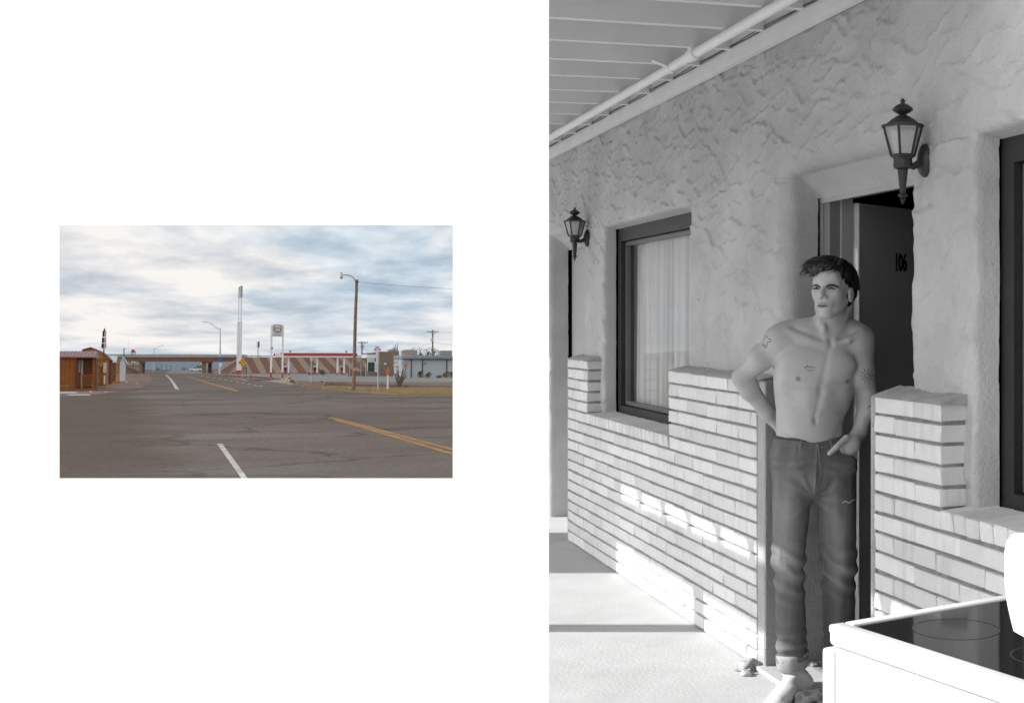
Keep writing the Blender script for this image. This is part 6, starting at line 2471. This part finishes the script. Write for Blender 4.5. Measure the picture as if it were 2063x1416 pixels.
def spot(c, r, val, soft=0.5):
    global tone
    d = np.linalg.norm(V - c, axis=1)
    tone = np.minimum(tone, val + (1 - val) * sstep(r * (1 - soft), r * (1 + soft), d))


def surf(px, py):
    """front surface point of the body at a pixel"""
    q = m_(px, py)
    d = np.linalg.norm((V - q)[:, [0, 2]], axis=1) + 0.15 * V[:, 1]
    return V[np.argmin(d)].copy()


spot(surf(1608, 761), 0.0105, 0.42)
spot(surf(1705, 767), 0.0095, 0.42)
for l in (-1.0, -0.5, 0, 0.5, 1.0):
    spot(hp(0.099 - 0.010 * abs(l), 0.019 * l, -0.064), 0.0055, 0.62)
    spot(hp(0.098 - 0.008 * abs(l), 0.015 * l, -0.0755), 0.0060, 0.62)
for l in (-1, 1):
    spot(hp(0.086, 0.030 * l, -0.001), 0.017, 0.72, 0.6)
ank = (V[:, 2] < 0.3)
body_root = np.array([0.09, MD, 0.0])
man = empty("person", T((0.09, MD, 0.0)), "shirtless dark-haired man in rolled-up jeans leaning in the open doorway, one hand in pocket", "person")
m_skin = bpy.data.materials.new("skin")
m_skin.use_nodes = True
nt_ = m_skin.node_tree
bs = nt_.nodes["Principled BSDF"]
at_ = nt_.nodes.new("ShaderNodeVertexColor")
at_.layer_name = "tone"
nz = nt_.nodes.new("ShaderNodeTexNoise")
nz.inputs["Scale"].default_value = 9
nz.inputs["Detail"].default_value = 6
tcs = nt_.nodes.new("ShaderNodeTexCoord")
nt_.links.new(tcs.outputs["Object"], nz.inputs["Vector"])
rp = nt_.nodes.new("ShaderNodeValToRGB")
rp.color_ramp.elements[0].position = 0.3
rp.color_ramp.elements[0].color = (0.36, 0.36, 0.36, 1)
rp.color_ramp.elements[1].position = 0.7
rp.color_ramp.elements[1].color = (0.43, 0.43, 0.43, 1)
nt_.links.new(nz.outputs["Fac"], rp.inputs[0])
ml = nt_.nodes.new("ShaderNodeMix")
ml.data_type = 'RGBA'
ml.blend_type = 'MULTIPLY'
ml.inputs[0].default_value = 1
nt_.links.new(rp.outputs[0], ml.inputs[6])
nt_.links.new(at_.outputs[0], ml.inputs[7])
nt_.links.new(ml.outputs[2], bs.inputs["Base Color"])
bs.inputs["Roughness"].default_value = 0.48
bs.inputs["Specular IOR Level"].default_value = 0.4
nz2 = nt_.nodes.new("ShaderNodeTexNoise")
nz2.inputs["Scale"].default_value = 260
nt_.links.new(tcs.outputs["Object"], nz2.inputs["Vector"])
bp_ = nt_.nodes.new("ShaderNodeBump")
bp_.inputs["Strength"].default_value = 0.10
bp_.inputs["Distance"].default_value = 0.004
nt_.links.new(nz2.outputs["Fac"], bp_.inputs["Height"])
nt_.links.new(bp_.outputs[0], bs.inputs["Normal"])

OFF = np.array([0.09, 0, 0], np.float32)
me = np_mesh("body", V - OFF, F, m_skin)
ca2 = me.color_attributes.new("tone", 'FLOAT_COLOR', 'POINT')
ca2.data.foreach_set("color", np.stack([tone, tone, tone, np.ones_like(tone)], 1).ravel().astype(np.float32))
link("body", me, man)
body_bvh = BVHTree.FromPolygons([tuple(p) for p in V.tolist()], F.tolist())

# ---- jeans
J = SDF((-0.12, -0.22, 0.05), (0.36, 0.22, 1.12), 0.0042)
J.ell(m_(1634, 915, 0.01), (0.166, 0.112, 0.19), 0.03)
J.cone(m_(1598, 925, 0.0), m_(1589, 1120, -0.025), 0.090, 0.066, 0.035)
J.cone(m_(1589, 1120, -0.025), m_(1596, 1332, -0.018), 0.063, 0.064, 0.03)
J.cone(m_(1684, 925, 0.0), m_(1689, 1130, 0.02), 0.088, 0.073, 0.030)
J.cone(m_(1689, 1130, 0.02), m_(1690, 1335, 0.05), 0.072, 0.064, 0.03)
J.ell(m_(1641, 965, -0.045), (0.05, 0.05, 0.06), 0.04)
J.ell(m_(1703, 938, -0.030), (0.047, 0.052, 0.046), 0.02)
# waist and hem cuts
sl, P = J._sl(J.lo, J.lo + J.h * J.n, 0)
xw = P[0] - m_(1640, 880)[0]
waist = m_(1555, 877)[2] - 0.020 * np.exp(-(xw / 0.07) ** 2) + 0.10 * np.clip(xw - 0.05, 0, 1)
J.D = np.maximum(J.D, P[2] - waist)
J.D = np.maximum(J.D, (m_(1600, 1330)[2] + 0.10 * (P[0] - m_(1595, 1330)[0])) - P[2])
Vj, Fj = J.mesh()
Nj = normals(Vj, Fj)
x, y, z = Vj[:, 0], Vj[:, 1], Vj[:, 2]
crx, crz = m_(1640, 998)[0], m_(1640, 998)[2]
# whisker folds fanning from the crotch, knee breaks, stacked folds at the shin
ang = np.arctan2(z - crz, np.abs(x - crx) + 1e-4)
rad = np.hypot(z - crz, x - crx)
fan = np.sin(ang * 11 + 7 * fbm(x * 14, z * 14, y * 14, 2)) * np.exp(-((rad - 0.08) / 0.075) ** 2)
kn = np.sin(z * 95 + (x - crx) * 45 + 6 * fbm(x * 9, z * 7, y * 9, 2)) * np.exp(-((z - m_(0, 1150)[2]) / 0.10) ** 2)
stack = np.sin(z * 120 + 7 * fbm(x * 11, z * 6, y * 11, 2)) * sstep(0.35, 0.16, z)
long_ = fbm(x * 16, z * 3.5, y * 16, 3) - 0.5
hipf = np.sin(z * 150 + 5 * fbm(x * 10, z * 6, y * 10, 2)) * np.exp(-((z - m_(0, 935)[2]) / 0.035) ** 2)
disp = 0.0022 * fan + 0.0062 * kn + 0.0048 * stack + 0.016 * long_ + 0.0022 * hipf
# fly ridge and outseam
fr_ = np.clip(-Nj[:, 1], 0, 1)
flyx = crx + 0.012 * (z - crz) / 0.24
disp += 0.004 * np.exp(-((x - flyx) / 0.005) ** 2) * fr_ * (z > crz)
Vj = Vj + Nj * disp[:, None]
Vj = smooth_mesh(Vj, Fj, 1, 0.3)
m_den = bpy.data.materials.new("worn_denim")
m_den.use_nodes = True
nd_ = m_den.node_tree
bs = nd_.nodes["Principled BSDF"]
bs.inputs["Roughness"].default_value = 0.95
bs.inputs["Specular IOR Level"].default_value = 0.15
at_ = nd_.nodes.new("ShaderNodeVertexColor")
at_.layer_name = "tone"
tcs = nd_.nodes.new("ShaderNodeTexCoord")
wv = nd_.nodes.new("ShaderNodeTexNoise")
wv.inputs["Scale"].default_value = 420
wv.inputs["Detail"].default_value = 3
nd_.links.new(tcs.outputs["Object"], wv.inputs["Vector"])
rp = nd_.nodes.new("ShaderNodeMapRange")
rp.inputs[1].default_value = 0.3
rp.inputs[2].default_value = 0.7
rp.inputs[3].default_value = 0.78
rp.inputs[4].default_value = 1.22
nd_.links.new(wv.outputs["Fac"], rp.inputs[0])
ml = nd_.nodes.new("ShaderNodeMix")
ml.data_type = 'RGBA'
ml.blend_type = 'MULTIPLY'
ml.inputs[0].default_value = 1
nd_.links.new(at_.outputs[0], ml.inputs[6])
nd_.links.new(rp.outputs[0], ml.inputs[7])
nd_.links.new(ml.outputs[2], bs.inputs["Base Color"])
bp_ = nd_.nodes.new("ShaderNodeBump")
bp_.inputs["Strength"].default_value = 0.25
bp_.inputs["Distance"].default_value = 0.002
nd_.links.new(wv.outputs["Fac"], bp_.inputs["Height"])
nd_.links.new(bp_.outputs[0], bs.inputs["Normal"])
# fading: worn pale thighs and knees, raised folds rub pale
x, z = Vj[:, 0], Vj[:, 2]
fade = np.zeros(len(Vj))
for a, rx, rz_, w in (((1590, 1040), 0.06, 0.20, 0.6), ((1690, 1060), 0.05, 0.16, 0.45), ((1588, 1135), 0.05, 0.07, 0.5), ((1692, 1150), 0.05, 0.07, 0.35)):
    q = m_(*a)
    fade += w * np.exp(-((x - q[0]) / rx) ** 2 - ((z - q[2]) / rz_) ** 2)
fade += 0.25 * sstep(-0.002, 0.006, disp) + 0.30 * (fbm(x * 22, z * 8, Vj[:, 1] * 22, 3) - 0.5)
tj = np.clip(0.115 + 0.19 * fade, 0.06, 0.36).astype(np.float32)
me = np_mesh("jeans", Vj - OFF, Fj, m_den)
ca2 = me.color_attributes.new("tone", 'FLOAT_COLOR', 'POINT')
ca2.data.foreach_set("color", np.stack([tj, tj, tj, np.ones_like(tj)], 1).ravel())
jeans = link("jeans", me, man)
j_bvh = BVHTree.FromPolygons([tuple(p) for p in Vj.tolist()], Fj.tolist())


def on(bvh, px, py, lift=0.001):
    """point where the view ray through a pixel meets a garment or the skin (man frame)"""
    o = Vector((0, -MD, CAMZ))
    q = m_(px, py)
    d = (Vector(q.tolist()) - o).normalized()
    h = bvh.ray_cast(o, d)
    if h[0] is None:
        return None
    return h[0] + h[1] * lift


def drape(name, bvh, pxs, r, m, parent, sub=6, lift=0.0006):
    P = []
    for (a, c) in zip(pxs[:-1], pxs[1:]):
        for t in range(sub):
            u = t / sub
            p = on(bvh, a[0] + (c[0] - a[0]) * u, a[1] + (c[1] - a[1]) * u, lift)
            if p is not None:
                P.append(p - Vector(OFF.tolist()))
    p = on(bvh, pxs[-1][0], pxs[-1][1], lift)
    if p is not None:
        P.append(p - Vector(OFF.tolist()))
    if len(P) < 2:
        return None
    return MB().tube(P, r, 5).build(name, m, parent, smooth=True)


M_seam = mat("denim_seam", 0.16, 0.95, 0.3, 200)
M_denim_dk = mat("dark_denim", 0.055, 0.95, 0.25, 150, 0.3, 300)
M_cuff = mat("denim_inside", 0.30, 0.95, 0.15, 150, 0.3, 300)
for pts in ([(1558, 925), (1575, 923), (1592, 918), (1601, 912), (1605, 904), (1603, 897)], [(1686, 908), (1700, 914), (1712, 918), (1722, 920)],
            [(1556, 893), (1580, 896), (1610, 899), (1640, 901)], [(1650, 901), (1668, 898), (1680, 894)]):
    drape("seam", j_bvh, pts, 0.0016, M_seam, jeans)
drape("fly", j_bvh, [(1645, 884), (1649, 905), (1652, 930), (1654, 955), (1648, 975), (1643, 994)], 0.0034, M_seam, jeans)
drape("fly_stitching", j_bvh, [(1670, 905), (1671, 940), (1668, 970), (1656, 992)], 0.0012, M_seam, jeans)
drape("inseam", j_bvh, [(1646, 1004), (1653, 1040), (1658, 1090), (1660, 1140), (1662, 1190), (1660, 1240)], 0.0022, M_seam, jeans)
for a, c in (((1615, 882), (1613, 906)), ((1670, 880), (1677, 902))):
    drape("belt_loop", j_bvh, [a, c], 0.0048, M_seam, jeans, 4, 0.001)
drape("waistband", j_bvh, [(1556, 881), (1575, 883), (1600, 886), (1625, 889), (1645, 890)], 0.0042, M_denim_dk, jeans, 5, -0.001)
drape("rip", j_bvh, [(1696, 1012), (1704, 1009), (1709, 1013), (1716, 1008), (1722, 1006)], 0.0026, mat("frayed_thread", 0.5, 0.95, 0), jeans, 4, 0.001)
# rolled cuffs
for c0, rr in ((m_(1596, 1327, -0.018), 0.0625), (m_(1690, 1330, 0.05), 0.0625)):
    b = MB()
    n = 40
    prof = [(-0.034, -0.012), (-0.040, -0.004), (-0.034, 0.003), (0.012, 0.0070), (0.022, 0.006), (0.026, 0.000), (0.020, -0.006)]
    for k in range(n):
        a = 2 * math.pi * k / n
        wob_ = 0.0025 * math.sin(3 * a + 1) + 0.0015 * math.sin(7 * a)
        for dz, dr in prof:
            r_ = rr + dr + wob_
            b.v.append((c0[0] - OFF[0] + r_ * math.cos(a), c0[1] + r_ * math.sin(a), c0[2] + dz + 0.010 * math.cos(a) + 0.004 * math.sin(2 * a)))
    m7 = len(prof)
    for k in range(n):
        k2 = (k + 1) % n
        for i in range(m7):
            i2 = (i + 1) % m7
            b.f.append((k * m7 + i, k2 * m7 + i, k2 * m7 + i2, k * m7 + i2))
    b.build("rolled_cuff", M_cuff, man, smooth=True, angle=60)

# ---- socks
M_sock = mat("white_sock", 0.55, 0.95, 0.05, 30, 0.08, 300)
for an, he, to, nm in ((ankR, heelR, toeR, 0), (ankL, heelL, toeL, 1)):
    lo = np.minimum(np.minimum(an, he), to) - 0.06
    hi = np.maximum(np.maximum(an, he), to) + 0.06
    lo[2] = -0.005
    hi[2] = 0.17
    K = SDF(lo, hi, 0.0045)
    foot(K, an, he, to, 0.006, False)
    K.cone(an, an + np.array([0, 0, 0.07]), 0.041, 0.046, 0.02)
    slk, Pk = K._sl(K.lo, K.lo + K.h * K.n, 0)
    K.D = np.maximum(K.D, Pk[2] - (an[2] + 0.055))
    K.D = np.maximum(K.D, 0.001 - Pk[2])
    Vk, Fk = K.mesh()
    Vk = smooth_mesh(Vk, Fk, 2, 0.4)
    Nk = normals(Vk, Fk)
    Vk = Vk + Nk * (0.0035 * np.sin(Vk[:, 2] * 260) * sstep(0.06, 0.10, Vk[:, 2]))[:, None]
    link("sock", np_mesh("sock", Vk - OFF, Fk, M_sock), man)

# ---- eyes, brows
M_eye = mat("eye_dark", 0.02, 0.2, 0.0, spec=0.6)
M_eyew = mat("eye_white", 0.42, 0.3, 0.0)
M_hair = bpy.data.materials.new("dark_hair")
M_hair.use_nodes = True
hb = M_hair.node_tree.nodes["Principled BSDF"]
hb.inputs["Base Color"].default_value = (0.014, 0.014, 0.014, 1)
hb.inputs["Roughness"].default_value = 0.38
hb.inputs["Specular IOR Level"].default_value = 0.55


def hm(p):
    return Vector((p - OFF).tolist())


def head_ell(name, f, l, u, rf, rl, ru, m):
    b = MB()
    n1, n2 = 12, 8
    vs = []
    for i in range(n2 + 1):
        t = math.pi * i / n2
        for k in range(n1):
            a = 2 * math.pi * k / n1
            vs.append(hm(hp(f + rf * math.sin(t) * math.cos(a), l + rl * math.sin(t) * math.sin(a), u + ru * math.cos(t))))
    fs = [(i * n1 + k, i * n1 + (k + 1) % n1, (i + 1) * n1 + (k + 1) % n1, (i + 1) * n1 + k) for i in range(n2) for k in range(n1)]
    b.add(vs, fs)
    return b.build(name, m, man, smooth=True)


for l in (-1, 1):
    head_ell("eye", 0.0745, 0.031 * l, 0.0005, 0.0098, 0.0125, 0.0058, M_eyew)
    head_ell("iris", 0.0800, 0.031 * l - 0.002, 0.0010, 0.0050, 0.0052, 0.0052, M_eye)


def taper(name, pxs, r, m, lift):
    P = [on(body_bvh, a, c, lift) for a, c in pxs]
    P = [p - Vector(OFF.tolist()) for p in P if p is not None]
    n = len(P)
    MB().tube(P, [r * (0.35 + 0.65 * math.sin(math.pi * (0.12 + 0.80 * i / (n - 1)))) for i in range(n)], 7).build(name, m, man, smooth=True)


M_lipline = mat("mouth_line", 0.05, 0.7, 0.0)
taper("eyebrow", [(1653, 579.5), (1650, 577.2), (1646, 575.4), (1642, 575.0), (1638.5, 576.2)], 0.0052, M_hair, 0.0003)
taper("eyebrow", [(1664, 578.8), (1668, 576), (1673, 574.4), (1679, 574.8), (1685, 576.8), (1690, 580)], 0.0056, M_hair, 0.0003)
taper("eyelashes", [(1638.5, 582.4), (1641, 581.4), (1644.5, 581.2), (1648, 581.6), (1651, 583)], 0.0040, M_hair, -0.0010)
taper("eyelashes", [(1667.5, 582.4), (1671, 580.8), (1675, 580.3), (1679, 581.6), (1684, 583.6)], 0.0044, M_hair, -0.0012)
M_lip = mat("lip_skin", 0.235, 0.5, 0.08, 60)
taper("upper_lip", [(1647.5, 615.4), (1651, 613.8), (1654.5, 613.2), (1658, 613.6), (1662, 614.2), (1667.5, 615.2)], 0.0040, M_lip, -0.0016)
taper("lower_lip", [(1648.5, 617.2), (1652, 618.6), (1656, 619.2), (1660, 618.8), (1666, 617)], 0.0050, M_lip, -0.0022)
taper("mouth_line", [(1646.8, 616.2), (1650, 615.9), (1655, 616.5), (1661, 616.2), (1668, 615.7)], 0.0019, M_lipline, 0.0012)

# ---- hair: a shaped mass plus swept locks
Hs = SDF(hp(0, 0, 0) - 0.20, hp(0, 0, 0) + 0.20, 0.0045)
Hs.ell(hp(-0.022, 0, 0.044), (0.101, 0.086, 0.082), 0.02, HR3)
Hs.ell(hp(-0.055, 0, -0.012), (0.058, 0.080, 0.075), 0.02, HR3)
for f, l, u, r in ((0.070, -0.030, 0.084, 0.030), (0.060, 0.015, 0.088, 0.028), (0.080, -0.052, 0.070, 0.026), (0.030, -0.03, 0.098, 0.03), (0.03, 0.03, 0.098, 0.03), (0.082, -0.015, 0.076, 0.023)):
    Hs.ell(hp(f, l, u), (r, r * 1.15, r * 0.8), 0.02, HR3)
Hs.ell(hp(0.080, 0.012, 0.010), (0.058, 0.062, 0.056), 0.012, HR3, 'sub')
Hs.ell(hp(0.075, 0.0, -0.07), (0.075, 0.095, 0.08), 0.012, HR3, 'sub')
Hs.ell(hp(0.016, 0.092, -0.036), (0.044, 0.034, 0.042), 0.010, HR3, 'sub')
Hs.ell(hp(0.016, -0.092, -0.036), (0.044, 0.034, 0.042), 0.010, HR3, 'sub')
Hs.ell(hp(-0.06, 0, -0.12), (0.10, 0.12, 0.05), 0.012, HR3, 'sub')
Vh, Fh = Hs.mesh()
Nh = normals(Vh, Fh)
loc = (Vh - HC) @ HR3.T
st = np.sin(loc[:, 1] * 260 + 40 * loc[:, 0] + 9 * fbm(loc[:, 0] * 20, loc[:, 1] * 20, loc[:, 2] * 20, 2))
Vh = Vh + Nh * (0.0028 * st + 0.010 * (fbm(loc[:, 0] * 45, loc[:, 1] * 45, loc[:, 2] * 45, 2) - 0.5))[:, None]
hair = link("hair", np_mesh("hair", Vh - OFF, Fh, M_hair), man)
rd = random.Random(77)
lk_ = MB()
for k in range(620):
    # root on the crown, sweep forward over the brow and to his right, curl at the end
    a = rd.uniform(-1, 1)
    f0, l0 = rd.uniform(-0.09, 0.05), a * 0.066
    u0 = 0.042 + 0.082 * math.sqrt(max(0.02, 1 - ((f0 + 0.02) / 0.105) ** 2 - (l0 / 0.086) ** 2))
    side = rd.random()
    pts = []
    n = 7
    if side < 0.58:                                          # forward quiff
        L = rd.uniform(0.06, 0.12)
        curl = rd.uniform(0.2, 1.0)
        fm = 0.090 + 0.016 * rd.random()
        wa, wp_ = rd.uniform(0.002, 0.007), rd.uniform(0, 6.28)
        for i in range(n):
            t = i / (n - 1)
            pts.append(hm(hp(fm - math.log(1 + math.exp((fm - f0 - L * t * 1.1) * 60)) / 60, l0 - 0.034 * t * t - 0.012 * t + wa * math.sin(wp_ + 7 * t) * t, u0 + 0.010 * math.sin(t * 2.6) - 0.034 * curl * t ** 3 + wa * math.cos(wp_ + 7 * t) * t)))
    else:                                                    # sides and back
        sgn = 1 if l0 > 0 else -1
        f0 = rd.uniform(-0.055, 0.02)
        for i in range(n):
            t = i / (n - 1)
            pts.append(hm(hp(f0 - 0.028 * t, sgn * (0.035 + 0.052 * math.sin(min(1.5, t * 1.6))) * (1 - 0.25 * max(0, -f0 - 0.06) / 0.04), 0.112 - 0.098 * t * t - 0.02 * t)))
    r0 = rd.uniform(0.0013, 0.0028)
    lk_.tube(pts, [r0 * .6, r0, r0, r0, r0 * .85, r0 * .55, r0 * .15], 5)
for k in range(16):                                          # loose waves over the brow
    l_ = -0.075 + 0.075 * k / 15 + rd.uniform(-.006, .006)
    f_a = 0.085 + rd.uniform(0, .014)
    ph = rd.uniform(0, 6.28)
    am = rd.uniform(0.004, 0.009)
    pts = [hm(hp(f_a + 0.016 * t - 0.012 * t * t, l_ - 0.030 * t + am * math.sin(ph + 5 * t) * t, 0.094 - 0.040 * t * t - 0.012 * t + am * math.cos(ph + 5 * t) * t)) for t in np.linspace(0, 1, 10)]
    lk_.tube(pts, [0.0025, 0.0035, 0.004, 0.004, 0.0036, 0.0032, 0.0028, 0.002, 0.0012, 0.0004], 5)
lk_.build("hair_locks", M_hair, hair, smooth=True)

# ---- tattoos: ink lines lying on the skin
M_ink = mat("tattoo_ink", 0.03, 0.7, 0.0)


def tattoo(pxs, r=0.0011):
    drape("tattoo", body_bvh, pxs, r * 1.15, M_ink, man, 4, -0.0004)


# small animal outline on his right upper arm
tattoo([(1540, 681), (1544, 677), (1547, 682), (1553, 684), (1552, 689), (1547, 688), (1546, 695), (1543, 701), (1540, 699), (1542, 693), (1538, 697), (1535, 696), (1538, 689), (1540, 681)], 0.0013)
# script on the chest
tattoo([(1620, 738), (1623, 742), (1626, 736), (1628, 741), (1631, 737), (1633, 741), (1636, 738), (1639, 741), (1643, 740)], 0.0010)
tattoo([(1623, 746), (1627, 744), (1630, 748), (1634, 745), (1638, 748), (1641, 745)], 0.0009)
# rayed sun on his left arm
for k in range(10):
    a = 2 * math.pi * k / 10
    c_, s_ = math.cos(a), math.sin(a)
    tattoo([(1746 + 5 * c_, 757 + 5 * s_), (1746 + 9 * c_ - 1.5 * s_, 757 + 9 * s_ + 1.5 * c_), (1746 + 11 * c_ + 1.5 * s_, 757 + 11 * s_ - 1.5 * c_), (1746 + 15 * c_, 757 + 15 * s_)], 0.0011)
tattoo([(1746 + 4 * math.cos(t), 757 + 4 * math.sin(t)) for t in np.linspace(0, 6.28, 9)], 0.0012)
tattoo([(1748, 823), (1751, 817), (1755, 820), (1758, 816), (1760, 822)], 0.0011)
bpy.context.view_layer.update()
